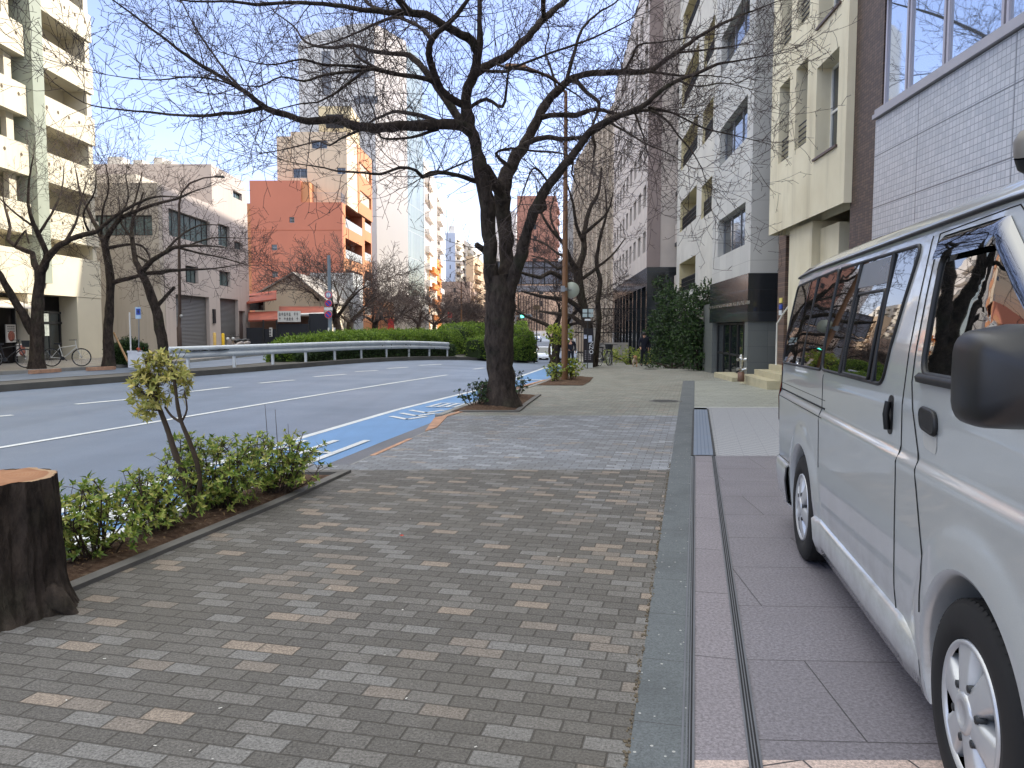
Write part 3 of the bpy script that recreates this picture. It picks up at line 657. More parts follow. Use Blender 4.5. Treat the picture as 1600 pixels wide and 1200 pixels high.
# wheels
for cu in (FW[0], RW[0]):
    for side in (-1, 1):
        ax = Vector((VR[0]*side, VR[1]*side, 0)); c = Vector(VP(cu, side*.665, .325))
        tb = MB(); tb.lathe(c, ax, [(.20*VS, -.02), (.30*VS, -.01), (.318*VS, .0), (.325*VS, .02), (.325*VS, .15*VS), (.317*VS, .166*VS), (.295*VS, .178*VS), (.25*VS, .182*VS), (.212*VS, .174*VS), (.205*VS, .158*VS)], 64)
        for k in range(72):     # tread blocks on the shoulder
            a = 2*math.pi*k/72; e1 = ax.orthogonal().normalized(); e2 = ax.cross(e1); d = e1*math.cos(a)+e2*math.sin(a); tt = ax.cross(d)
            pts = []
            for rr, h in ((.3255, .10), (.3275, .12), (.3245, .158), (.312, .170)):
                for s in (-1, 1): pts.append(c+d*rr*VS+ax*h*VS+tt*s*.009*VS)
            tb.add(pts, [(0, 1, 3, 2), (2, 3, 5, 4), (4, 5, 7, 6)])
        wh = MB(); wh.lathe(c, ax, [(.2055*VS, .166*VS), (.198*VS, .172*VS), (.190*VS, .158*VS)], 48)
        wb_ = MB()
        wo_ = thing_wheel = tb.build('wheel', RUBBER, van)
        rim = MB(); rim.lathe(c, ax, [(.207*VS, .160*VS), (.205*VS, .176*VS), (.196*VS, .179*VS), (.188*VS, .166*VS)], 56)
        rim.lathe(c, ax, [(.19*VS, .12*VS), (.001, .115*VS)], 40, 1)
        e1 = Vector((0, 0, 1)); e2 = ax.cross(e1)
        for k in range(6):      # six broad spokes of the wheel cover
            a = 2*math.pi*(k+.25)/6; d = e1*math.cos(a)+e2*math.sin(a); tt = ax.cross(d); pts = []
            for rr, hw_, h in ((.035, .032, .186), (.07, .038, .186), (.12, .042, .182), (.165, .052, .176), (.193, .062, .170)):
                for s, dh in ((-1, -.05), (-1, -.004), (-.62, 0), (.62, 0), (1, -.004), (1, -.05)): pts.append(c+d*rr*VS+tt*s*hw_*VS+ax*(h+dh)*VS)
            rim.add(pts, [(i*6+j, i*6+j+1, i*6+7+j, i*6+6+j) for i in range(4) for j in range(5)], 0, True)
        rim.lathe(c, ax, [(.062*VS, .15*VS), (.060*VS, .188*VS), (.05*VS, .193*VS), (.034*VS, .1945*VS), (.032*VS, .191*VS), (.001, .191*VS)], 32)
        for k in range(6):
            a = 2*math.pi*(k+.75)/6; d = e1*math.cos(a)+e2*math.sin(a); rim.lathe(c+d*.085*VS, ax, [(.012*VS, .16*VS), (.012*VS, .187*VS), (.001, .187*VS)], 8, 2)
        rim.build('wheel_cover', [WHEELC, INT, DARKM], wo_)
# ---------------------------------------------------------------- trees
t = NT('bark'); p = t.obj(); mpn = t.n('ShaderNodeMapping'); mpn.inputs['Scale'].default_value = (1, 1, .45); t.l(p, mpn.inputs[0])
n1 = t.noise(mpn.outputs[0], 9, 6, .7); n2 = t.noise(p, 2.0, 3)
wv = t.n('ShaderNodeTexVoronoi'); wv.inputs['Scale'].default_value = 16; t.l(mpn.outputs[0], wv.inputs['Vector'])
col = t.mix(t.rng(n1, .3, .7, 0, 1), lin((24, 20, 18)), lin((78, 68, 60))); col = t.mix(t.rng(n2, .55, .75, 0, .35), col, lin((66, 72, 50)))
t.bump(t.math('ADD', n1, t.math('MULTIPLY', wv.outputs['Distance'], .6)), .035, .9); BARK = t.set(col, .9, 0, .2)
TWIG = M('twig_bark', (70, 59, 56), .85, .2, 3)
def catmull(P, per):
    """P: list of tuples; smooth interpolation, step about per metres"""
    out = []; n = len(P)
    for i in range(n-1):
        p0, p1, p2, p3 = P[max(0, i-1)], P[i], P[i+1], P[min(n-1, i+2)]
        L_ = math.dist(p1[:3], p2[:3]); k = max(1, int(L_/per))
        for j in range(k):
            s = j/k; s2, s3 = s*s, s*s*s
            out.append(tuple(.5*(2*b+(c-a)*s+(2*a-5*b+4*c-d)*s2+(3*b-a-3*c+d)*s3) for a, b, c, d in zip(p0, p1, p2, p3)))
    out.append(tuple(P[-1])); return out
def wob(P, rs, amt):
    return [(x+rs.gauss(0, amt*min(1, r*9)), y+rs.gauss(0, amt*min(1, r*9)), z+rs.gauss(0, amt*min(1, r*9)), r*rs.uniform(.93, 1.08)) for x, y, z, r in P]
def twig(mb, p, d, L_, r, lvl, rs, dens=.24, up=.10, seg=.2, ns=3, rmin=.0032):
    n = max(2, int(L_/seg)); P = [Vector(p)]; d = Vector(d).normalized(); R = [r]; D = [d]
    for i in range(n):
        d = (d+Vector((rs.gauss(0, .17), rs.gauss(0, .17), rs.gauss(0, .13)+up*.5))).normalized()
        P.append(P[-1]+d*(L_/n)); R.append(max(rmin, r*(1-.75*(i+1)/n))); D.append(d)
    mb.tube(P, R, ns, 0, True, False)
    if lvl <= 0: return
    k = max(1, int(L_/dens)); 
    for j in range(k):
        s = (j+rs.uniform(.3, 1.0))/k*n; i = min(n-1, int(s)); q = P[i]+(P[i+1]-P[i])*(s-i)
        ax = D[i].orthogonal(); ax.rotate(Matrix.Rotation(rs.uniform(0, 6.283), 3, D[i])); ang = R_(rs.uniform(30, 62))
        nd = (D[i]*math.cos(ang)+ax*math.sin(ang)+Vector((0, 0, up))).normalized()
        twig(mb, q, nd, L_*rs.uniform(.32, .62)*(1-.35*s/n), max(rmin, R[i]*.55), lvl-1, rs, dens*.8, up, seg, ns, rmin)
def sprout(mb, P, rs, gap=.26, L0=1.3, lvl=2, rmax=.13, up=.12, rmin=.0032, dens=.24, seg=.2):
    acc = rs.uniform(0, gap)
    for a, b in zip(P, P[1:]):
        d = Vector(b[:3])-Vector(a[:3]); l = d.length; acc -= l
        if acc <= 0 and a[3] < rmax and l > 1e-5:
            acc = gap*rs.uniform(.5, 1.5); d.normalize(); ax = d.orthogonal(); ax.rotate(Matrix.Rotation(rs.uniform(0, 6.283), 3, d)); ang = R_(rs.uniform(35, 75))
            nd = (d*math.cos(ang)+ax*math.sin(ang)+Vector((0, 0, up))).normalized()
            twig(mb, a[:3], nd, L0*rs.uniform(.45, 1.25), max(.006, min(.011, a[3]*.4)), lvl, rs, dens, up, seg, 3, rmin)
def traced(limbs, D0, rscale=1.0):
    """limbs: (list of (px,py,rpx), start depth offset, end depth offset) -> list of 3-D limbs with radii"""
    out = []
    for P, d0, d1 in limbs:
        n = len(P); Q = []
        for i, (px, py, r) in enumerate(P):
            D = D0+d0+(d1-d0)*(i/(n-1)); q = at(px, py, D); Q.append((q.x, q.y, q.z, r*D/F*rscale))
        out.append(Q)
    return out
def tree_parts(root, limbs, rs, nside=12, per=.16, **kw):
    mb = MB(); tw = MB()
    for i, P in enumerate(limbs):
        S = catmull(P, per); S = wob(S, rs, .012); S = [(x, y, z, max(.004, r)) for x, y, z, r in S]
        big = max(r for *_, r in S)
        mb.tube([q[:3] for q in S], [q[3] for q in S], nside if big > .08 else 6)
        sprout(tw, S, rs, **kw)
        # a spray at the tip
        a, b = S[-2], S[-1]; d = (Vector(b[:3])-Vector(a[:3])).normalized()
        for k in range(3 if b[3] < .03 else 0): twig(tw, b[:3], d+Vector((rs.gauss(0, .3), rs.gauss(0, .3), rs.gauss(0, .3))), kw.get('L0', 1.3), min(.009, max(.005, b[3])), kw.get('lvl', 2), rs, kw.get('dens', .24), kw.get('up', .12), kw.get('seg', .2), 3, kw.get('rmin', .0032))
    mb.build('trunk', BARK, root); tw.build('twigs', TWIG, root)
rs = random.Random(11)
D0 = 15.4
A_ = [
 ([(786, 640, 40), (785, 622, 31), (783, 600, 27), (781, 560, 25), (780, 520, 25), (781, 480, 26), (780, 450, 26), (779, 432, 22)], 0, 0),
 # left stem and its continuation
 ([(774, 465, 16), (767, 425, 13), (765, 380, 13), (762, 340, 13), (758, 300, 14), (750, 262, 13), (742, 225, 10), (732, 187, 11), (728, 150, 8.5), (737, 125, 9), (745, 100, 8.5), (749, 75, 7), (750, 50, 5), (749, 0, 4), (747, -60, 3), (752, -130, 1.6)], 0, -1.6),
 ([(762, 396, 6), (753, 389, 5.5), (744, 382, 5)], 0, -.2),
 ([(735, 205, 11), (722, 196, 10), (695, 195, 9.5), (650, 195, 9), (600, 200, 8.5), (560, 198, 8), (520, 187, 7), (480, 190, 6.2), (450, 180, 5.5), (417, 170, 5), (385, 145, 4.2), (345, 120, 3.5), (305, 96, 3), (250, 55, 2.2), (200, 17, 1.6), (165, -8, 1)], -.8, -3.2),
 ([(410, 168, 3.5), (380, 175, 3.4), (350, 177, 3), (322, 181, 2.8), (275, 180, 2.2), (232, 175, 1.8), (175, 170, 1.4), (130, 160, .9), (85, 130, .6)], -2.2, -3.6),
 ([(385, 147, 3), (367, 128, 2.4), (350, 108, 2.0), (330, 80, 1.7), (308, 48, 1.4), (285, 5, 1)], -2.4, -1.5),
 ([(375, 138, 2), (340, 125, 1.8), (295, 120, 1.5), (250, 125, 1.2), (200, 122, 1.0), (140, 112, .6)], -2.4, -4.4),
 ([(728, 190, 8), (714, 180, 7.5), (697, 155, 7), (677, 127, 6.5), (660, 105, 5.5), (640, 87, 5), (620, 84, 4), (580, 80, 3.5), (552, 71, 3), (517, 75, 2.6), (487, 70, 2.2), (472, 60, 1.9), (458, 40, 1.4), (430, 20, .9)], -.7, 1.6),
 ([(678, 128, 5), (660, 122, 4.6), (615, 115, 4.2), (580, 107, 3.8), (545, 103, 3), (505, 101, 2.4), (470, 93, 2.0), (430, 101, 1.5), (395, 97, 1.1), (355, 85, .7)], -.5, -3.2),
 ([(585, 108, 3.2), (550, 112, 2.8), (507, 117, 2.4), (475, 127, 2), (440, 120, 1.6), (405, 135, 1.2), (360, 130, .8)], -1.6, -3.8),
 ([(607, 114, 3), (580, 102, 2.6), (560, 90, 2.2), (552, 76, 1.8)], -1, -.2),
 ([(573, 108, 3.2), (556, 121, 2.8), (540, 133, 2.4), (525, 145, 2), (510, 153, 1.8), (495, 160, 1.6), (470, 162, 1.2), (430, 172, .9)], -1.4, -3),
 ([(727, 165, 7), (712, 158, 6.5), (690, 140, 6), (677, 112, 6), (671, 85, 6), (675, 60, 5.5), (695, 42, 5), (712, 25, 4.4), (730, 2, 3.6), (748, -30, 2.6), (760, -80, 1.6)], -.7, -2.8),
 ([(673, 62, 4), (660, 45, 3.8), (640, 34, 3.4), (617, 27, 3), (585, 38, 2.4), (560, 50, 1.8), (520, 66, 1.4), (480, 74, .9)], -1.6, .4),
 ([(747, 80, 8), (738, 64, 8), (720, 54, 7.5), (695, 40, 7), (665, 24, 7), (632, 19, 6), (610, 20, 5), (590, 17, 4.8), (565, 15, 4.2), (537, 10, 3.8), (487, 5, 3.4), (437, 4, 3), (400, 7, 2.6), (362, 2, 2.2), (300, 2, 1.6), (240, -8, 1)], -1.1, -4),
 ([(640, 18, 6), (628, 6, 6), (612, -15, 5), (590, -45, 4), (560, -80, 3), (520, -120, 2)], -2.2, -4.8),
 ([(592, 16, 3.4), (575, 5, 3), (555, -18, 2.4), (520, -40, 1.6)], -2.4, -1),
 ([(738, 122, 8), (750, 110, 7.5), (775, 97, 7), (800, 82, 6.6), (825, 57, 6.2), (850, 29, 6), (872, 10, 5), (890, -5, 4.4), (915, -35, 3.2), (945, -70, 2)], -.9, 1.4),
 ([(849, 30, 5), (849, 12, 4.4), (846, -15, 3.4), (840, -60, 2.2)], .2, -1),
 ([(735, 167, 3.4), (760, 155, 3.2), (785, 167, 2.8), (792, 130, 2), (797, 98, 1.5), (812, 60, 1)], -.7, -2),
 ([(750, 110, 3), (790, 112, 2.6), (800, 107, 2.4), (825, 110, 2.4), (850, 117, 2), (875, 132, 1.8), (905, 150, 1.2)], -.9, .6),
 ([(775, 100, 2.4), (800, 105, 2.2), (862, 82, 2), (912, 65, 1.7), (950, 48, 1.4), (985, 30, 1)], -.7, -3),
 # middle stem
 ([(750, 258, 9), (764, 276, 11), (778, 296, 11), (786, 318, 9)], -.3, .1),
 ([(784, 465, 15), (790, 425, 13.5), (791, 380, 13), (787, 340, 14), (785, 300, 15), (793, 270, 12), (803, 250, 11), (815, 233, 10.5), (827, 212, 9), (840, 185, 8.5), (855, 160, 8), (877, 137, 7), (895, 122, 6), (925, 115, 5.4), (975, 112, 5), (1015, 110, 4.4), (1050, 87, 3.8), (1100, 52, 3), (1150, 27, 2.2), (1182, 15, 1.4), (1215, 2, .8)], 0, 3.0),
 ([(842, 184, 5), (870, 179, 4.6), (900, 180, 4.6), (930, 171, 3.4), (962, 177, 3), (985, 178, 2.2), (1015, 172, 1.6), (1060, 178, 1)], .9, 2.6),
 ([(820, 226, 5), (850, 215, 4.6), (882, 217, 4), (917, 212, 3.4), (950, 193, 2.6), (990, 175, 2), (1030, 170, 1.4)], .6, -1.4),
 ([(885, 126, 3.6), (897, 82, 3.2), (910, 45, 2.4), (935, 20, 1.8), (960, 5, 1.4), (985, -20, .9)], 1.2, 2.6),
 ([(898, 124, 3.6), (917, 145, 3.4), (936, 162, 3.2), (927, 192, 2.6), (921, 212, 2)], 1.3, .4),
 ([(1010, 111, 2.6), (1045, 116, 2.2), (1075, 119, 1.8), (1105, 118, 1.2), (1140, 122, .8)], 2, 3.4),
 ([(975, 112, 2.4), (990, 85, 2), (998, 70, 1.8), (1030, 66, 1.4), (1070, 60, .9)], 1.8, .5),
 ([(1060, 82, 2), (1100, 78, 1.7), (1130, 74, 1.2), (1160, 70, .8)], 2.2, 1), ([(870, 143, 2.6), (862, 110, 2), (852, 80, 1.6), (858, 50, 1.2), (850, 20, .8)], 1.2, 2.4),
 ([(797, 262, 4), (775, 240, 2.6), (800, 232, 2.2), (835, 236, 1.8), (870, 238, 1.3), (905, 250, .9)], .2, -1.8),
 # right stem
 ([(788, 480, 14), (799, 445, 12), (808, 415, 11), (817, 385, 11), (825, 360, 9.5), (835, 330, 9.5), (850, 300, 8.5), (866, 277, 8), (882, 257, 7.4), (907, 227, 6.6), (925, 203, 6), (955, 186, 5.4), (985, 175, 5), (1012, 160, 4.6), (1035, 140, 4), (1060, 125, 3.4), (1100, 110, 2.8), (1120, 100, 2.4), (1147, 96, 1.6), (1190, 88, 1)], 0, -2.4),
 ([(842, 330, 6), (852, 325, 5.5), (850, 315, 4)], .0, .1),
 ([(985, 175, 2.6), (1015, 172, 2.4), (1040, 187, 2), (1060, 212, 1.7), (1080, 235, 1.4), (1097, 265, 1), (1106, 300, .6)], -1.2, -2.2),
 ([(1013, 168, 2.2), (1050, 176, 1.9), (1100, 200, 1.5), (1150, 212, 1), (1190, 222, .7)], -1.4, 0),
 ([(925, 210, 3), (930, 228, 2.6), (928, 243, 2)], -.9, -1), ([(992, 177, 2), (1000, 198, 1.6), (1007, 220, 1.2), (1012, 240, .8)], -1.2, -1.6),
 ([(885, 258, 2.4), (896, 255, 2), (893, 270, 1.6), (902, 290, 1)], -.7, -1.2),
 ([(950, 190, 2.4), (985, 210, 1.8), (1010, 225, 1.4), (1045, 240, 1), (1080, 262, .6)], -1, -3),
 ([(1060, 126, 2), (1090, 135, 1.6), (1130, 130, 1.2), (1175, 140, .7)], -1.6, -3.6), ([(860, 290, 2), (836, 262, 1.7), (820, 292, 1.4), (812, 320, 1)], -.4, -2),
 # low left limb
 ([(748, 284, 5), (725, 277, 4.2), (695, 270, 3.8), (672, 270, 3.6), (660, 277, 3.6), (650, 266, 3), (625, 262, 2.6), (595, 272, 2.3), (570, 270, 2), (525, 267, 1.7), (507, 262, 1.4), (472, 257, 1), (440, 250, .6)], -.4, -3.6),
 ([(662, 276, 2.4), (682, 272, 2), (700, 265, 1.8), (735, 250, 1.4), (752, 240, .8)], -1.6, -2.2),
 ([(690, 192, 4), (662, 182, 3.6), (640, 177, 3.4), (615, 175, 3), (585, 187, 2.2), (565, 200, 1.4)], -1, .4),
 ([(684, 202, 3), (660, 210, 2.6), (640, 215, 2.4), (615, 217, 2), (595, 215, 2), (590, 200, 2)], -1, -2.2),
 ([(560, 204, 3), (545, 210, 2.4), (530, 218, 2), (515, 227, 1.8), (500, 221, 1.5), (475, 226, 1.3), (450, 232, 1.1), (410, 240, .7)], -1.7, .2),
]
tr = thing('cherry_tree', G(785, 637, .0), 'large bare cherry tree whose trunk forks into three stems beside the blue cycle lane', 'tree')
tree_parts(tr, traced(A_, D0, .87), rs, 14, .13, gap=.13, L0=1.4, lvl=3, rmax=.10, dens=.25, seg=.17, rmin=.0036)
# three traced trees on the left pavement
def ltree(label, base, D, limbs, seed, rs_=.78, **kw):
    r = thing('cherry_tree', G(base[0], base[1]), label, 'tree', None)
    k = dict(gap=.16, L0=1.6, lvl=2, rmax=.16, dens=.26, seg=.26, rmin=.0055, up=.1); k.update(kw)
    tree_parts(r, traced(limbs, D, rs_), random.Random(seed), 9, .3, **k)
ltree('bare cherry tree with two stems in front of the white apartment block', (58, 578), 30, [
 ([(57, 580, 20), (58, 560, 14), (58, 520, 13), (60, 460, 10.5), (63, 425, 10)], 0, 0),
 ([(52, 520, 9), (35, 490, 8), (15, 455, 7), (0, 430, 6), (-25, 395, 5), (-60, 350, 3), (-90, 300, 1.5)], 0, -2),
 ([(63, 430, 8), (54, 412, 6), (50, 396, 5), (25, 385, 4.5), (12, 375, 4), (16, 355, 3), (8, 325, 2), (2, 290, 1)], 0, 1.5),
 ([(64, 428, 8), (74, 398, 6), (62, 370, 5), (52, 350, 4), (44, 318, 3), (46, 280, 2), (52, 245, 1)], 0, -1.5),
 ([(66, 420, 8), (78, 398, 7), (95, 383, 6), (120, 370, 5), (150, 362, 4.5), (170, 345, 3.6), (200, 325, 3), (240, 308, 2.2), (276, 308, 1.2)], 0, -3),
 ([(100, 380, 3), (118, 350, 2.4), (125, 320, 1.8), (135, 285, 1)], -.8, 1), ([(60, 366, 3), (80, 335, 2.2), (96, 300, 1.6), (100, 262, 1)], -.6, 1),
 ([(22, 386, 2.6), (40, 360, 2), (45, 380, 1.6)], .4, 0), ([(140, 364, 2.6), (130, 335, 2), (148, 300, 1.4), (150, 268, .8)], -1, -3), ([(50, 352, 2.6), (20, 330, 2), (-10, 300, 1.2)], -.6, -1)], 21)
ltree('bare tree with a straight trunk between the white block and the grey building', (170, 572), 32, [
 ([(170, 575, 18), (170, 555, 13), (169, 520, 11), (172, 470, 9.5), (172, 430, 9.5), (167, 400, 8.5), (163, 375, 8)], 0, 0),
 ([(163, 378, 7), (155, 362, 5.5), (146, 345, 4.5), (135, 322, 3.4), (125, 300, 2.4), (118, 265, 1.4)], 0, 1.5),
 ([(164, 376, 7), (174, 360, 5.5), (190, 340, 4.8), (225, 325, 4), (255, 316, 3.2), (276, 311, 2.8), (300, 300, 1.6), (330, 290, 1)], 0, -2),
 ([(175, 442, 6), (200, 435, 5), (230, 427, 4.4), (250, 425, 5), (270, 423, 4), (300, 421, 3), (330, 420, 1.8), (370, 414, 1)], 0, -2.5),
 ([(167, 388, 4), (200, 382, 3), (222, 384, 2.6), (233, 400, 2), (235, 408, 1.4)], 0, -1), ([(158, 366, 3), (160, 330, 2.4), (170, 295, 1.8), (165, 258, 1)], 0, -1.5),
 ([(205, 333, 2.6), (215, 300, 2), (222, 270, 1.2)], -.7, .6), ([(185, 345, 2.6), (200, 310, 1.8), (196, 275, 1)], -.6, -2)], 22, .66)
ltree('bare cherry tree leaning left in front of the grey shuttered building', (257, 566), 31, [
 ([(258, 568, 14), (256, 550, 11.5), (252, 525, 10.5), (246, 490, 9.5), (238, 465, 9), (228, 440, 8), (219, 422, 7.5)], 0, -.4),
 ([(220, 424, 6), (212, 408, 5), (208, 385, 4.5), (205, 360, 3.6), (208, 340, 3), (216, 325, 2.4), (224, 300, 1.4)], -.4, 1),
 ([(222, 424, 6), (238, 406, 5), (252, 398, 4.5), (270, 388, 3.8), (290, 384, 3), (320, 384, 2), (350, 386, 1.2)], -.4, -2),
 ([(246, 478, 4.5), (255, 468, 4), (264, 458, 3.6), (272, 449, 3.4)], -.2, -.6), ([(264, 458, 1.6), (266, 452, 1.2), (259, 448, .8)], -.4, -.6),
 ([(232, 410, 3), (222, 404, 2.4), (212, 398, 2)], -.6, 0), ([(275, 386, 2.6), (310, 395, 2), (345, 402, 1.6), (385, 414, .9)], -1, -2.6),
 ([(207, 372, 2.6), (190, 350, 2), (186, 320, 1.2)], 0, 1.4), ([(256, 396, 2.6), (280, 370, 2), (312, 352, 1.4), (345, 352, .8)], -.8, 1.2), ([(295, 384, 1.8), (330, 372, 1.4), (372, 372, .8)], -1.2, -2)], 23, up=.02)
# generic vase-shaped cherry for the rows further away; each copy shares the mesh
def cherry_mesh(seed, H=6.5, fork=1.9, r0=.26, rmin=.012, gap=.26, lvl=2):
    rs = random.Random(seed); limbs = []; lean = (rs.uniform(-.25, .25), rs.uniform(-.25, .25))
    T = [(0, 0, -.1, r0*1.5), (lean[0]*.2, lean[1]*.2, .4, r0*1.05), (lean[0], lean[1], fork, r0)]; limbs.append(T)
    n = rs.choice((4, 5)); a0 = rs.uniform(0, 6.28)
    def limb(p, az, el, L_, r, lv):
        P = [(*p, r)]; q = Vector(p); k = 5
        for i in range(k):
            az += rs.gauss(0, .25); el += rs.gauss(0, .12)-.05
            q = q+Vector((math.cos(az)*math.cos(el), math.sin(az)*math.cos(el), math.sin(el)))*(L_/k); P.append((*q, r*(1-.16*(i+1))))
        limbs.append(P)
        if lv:
            for j in range(3):
                b = P[rs.choice((2, 3, 4, 5))]; limb(b[:3], az+rs.choice((-1, 1))*rs.uniform(.4, 1.0), el+rs.uniform(-.2, .35), L_*rs.uniform(.5, .75), b[3]*.62, lv-1)
    for i in range(n): limb((lean[0], lean[1], fork*rs.uniform(.92, 1.0)), a0+i*6.283/n+rs.gauss(0, .2), R_(rs.uniform(34, 58)), (H-fork)*rs.uniform(.65, .95), r0*.55, 2)
    return limbs, rs
CHM = []
for sd in (31, 32, 33):
    limbs, rs2 = cherry_mesh(sd)
    r = thing('cherry_tree', (0, 0, 0), 'x', 'tree'); tree_parts(r, limbs, rs2, 7, .35, gap=.30, L0=1.3, lvl=1, rmax=.15, dens=.22, seg=.3, rmin=.011); CHM.append(r)
ORD = ['first', 'second', 'third', 'fourth', 'fifth', 'sixth', 'seventh', 'eighth', 'ninth', 'tenth', 'eleventh', 'twelfth', 'thirteenth', 'fourteenth', 'fifteenth', 'sixteenth']
usedC = set()
def place_cherry(i, px, D, sc, label, group, rot=None, dz=0):
    src = CHM[i % 3]
    o = src if src.name not in usedC else copy_tree(src)
    usedC.add(src.name); q = at(px, 520, D); z = g(q.x, D)+dz
    o.location = (q.x, D, z); o.rotation_euler = (0, 0, rot if rot is not None else i*2.4); o.scale = (sc, sc, sc*.96)
    o['label'] = label; o['category'] = 'tree'
    if group: o['group'] = group
    return o
rowL = [(532, 68, 1.35), (543, 72, 1.15), (585, 80, 1.15), (611, 92, 1.1), (652, 104, 1.2), (678, 118, 1.1), (700, 132, 1.1), (717, 146, 1.15), (733, 162, 1.15), (745, 180, 1.2), (752, 200, 1.3), (738, 215, 1.3)]
for i, (px, D, sc) in enumerate(rowL):
    place_cherry(i, px, D, sc, ORD[i]+' bare tree counting from the blue sign pole in the far row behind the hedge', 'bare cherry trees behind the median hedge')
place_cherry(1, 786, 118, 1.2, 'bare cherry tree in the distance just behind the forked trunk of the large tree', 'far bare trees by the footbridge')
place_cherry(2, 868, 62, 1.35, 'bare cherry tree whose crown spreads low over the cars left of the brown pole', 'far bare trees by the footbridge')
# trees along the right pavement
ltree('dark bare tree with many crooked limbs behind the brown lamp pole', (913, 578), 37, [
 ([(920, 580, 13), (921, 560, 10), (920, 520, 9), (912, 480, 9), (905, 445, 9), (902, 420, 9)], 0, 0),
 ([(902, 424, 7), (890, 405, 5), (880, 380, 4), (862, 360, 3), (845, 330, 2), (838, 290, 1)], 0, -1.5), ([(903, 420, 7), (912, 395, 6), (913, 365, 5), (920, 330, 4), (935, 300, 3), (940, 262, 1.6)], 0, 1.2),
 ([(905, 450, 6), (880, 435, 5), (860, 425, 4.5), (845, 433, 4), (820, 428, 3), (800, 420, 1.6)], 0, -2.5), ([(912, 490, 6), (890, 470, 5), (865, 466, 4), (840, 462, 3), (815, 455, 1.6)], 0, -2), ([(916, 510, 6), (895, 495, 4.5), (870, 490, 3.4), (842, 486, 2)], 0, 1),
 ([(912, 380, 4), (900, 350, 3), (896, 320, 2.4), (885, 285, 1.4)], .4, -1), ([(890, 405, 3), (870, 395, 2.4), (850, 380, 1.8), (826, 372, 1)], -.4, 1.5), ([(913, 365, 3.4), (930, 350, 3), (950, 330, 2), (958, 300, 1)], .5, -1.2),
 ([(936, 500, 6), (934, 470, 5), (938, 440, 4.5), (932, 410, 4), (938, 370, 3), (948, 330, 2), (945, 290, 1)], .6, 1), ([(929, 580, 6), (932, 545, 5.5), (936, 500, 5.5)], .6, .6), ([(880, 382, 2.4), (860, 340, 2), (868, 300, 1.2)], -.8, .6),
 ([(905, 440, 4), (930, 420, 3), (955, 400, 2), (975, 375, 1)], 0, 2), ([(904, 430, 5), (885, 415, 4), (872, 420, 3), (850, 405, 2), (830, 400, 1)], 0, 2)], 24, .8, gap=.10, L0=1.6, lvl=3, rmin=.007, dens=.3)
# ---------------------------------------------------------------- stump, shrubs, hedges
SH_LEAF = leaf_mat('shrub_leaf', [(74, 98, 38), (112, 136, 54), (142, 160, 68), (166, 172, 84), (182, 174, 98)])
SAP_LEAF = leaf_mat('pale_leaf', [(128, 132, 62), (166, 164, 84), (190, 182, 106), (200, 184, 106), (118, 128, 58)])
DK_LEAF = leaf_mat('dark_leaf', [(26, 42, 22), (40, 60, 30), (54, 78, 38), (70, 94, 46)], .4, .15)
HG_LEAF = leaf_mat('hedge_leaf', [(66, 92, 28), (92, 122, 38), (116, 144, 50), (134, 156, 60)], .5, .3)
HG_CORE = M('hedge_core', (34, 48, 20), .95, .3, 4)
LG_LEAF = leaf_mat('bright_leaf', [(80, 104, 30), (120, 140, 44), (158, 168, 60), (186, 186, 78)], .45, .3)
STEM = M('stem_bark', (70, 58, 46), .9, .2, 10)
def leaf(mb, p, d, up, L_, w, mi=0, fold=.25):
    d = d.normalized(); s = d.cross(up)
    s = s.normalized() if s.length > 1e-4 else d.orthogonal().normalized()
    n = s.cross(d); p = Vector(p)
    a = p; m1 = p+d*L_*.45+n*L_*.06; e = p+d*L_-n*L_*.06
    mb.add([a, m1+s*w*.5+n*w*fold, e, m1-s*w*.5+n*w*fold, m1], [(0, 4, 1), (4, 2, 1), (0, 3, 4), (3, 2, 4)])
def rosette(mb, p, d, rs, n=7, L_=.045, w=.018):
    d = Vector(d).normalized(); x = d.orthogonal().normalized(); y = d.cross(x); a0 = rs.uniform(0, 6.28)
    for i in range(n):
        a = a0+i*2.4; el = rs.uniform(.15, .95); r = x*math.cos(a)+y*math.sin(a)
        leaf(mb, p, r*math.cos(el)+d*math.sin(el), d, L_*rs.uniform(.55, 1.35), w*rs.uniform(.7, 1.25), 0, rs.uniform(.0, .35))
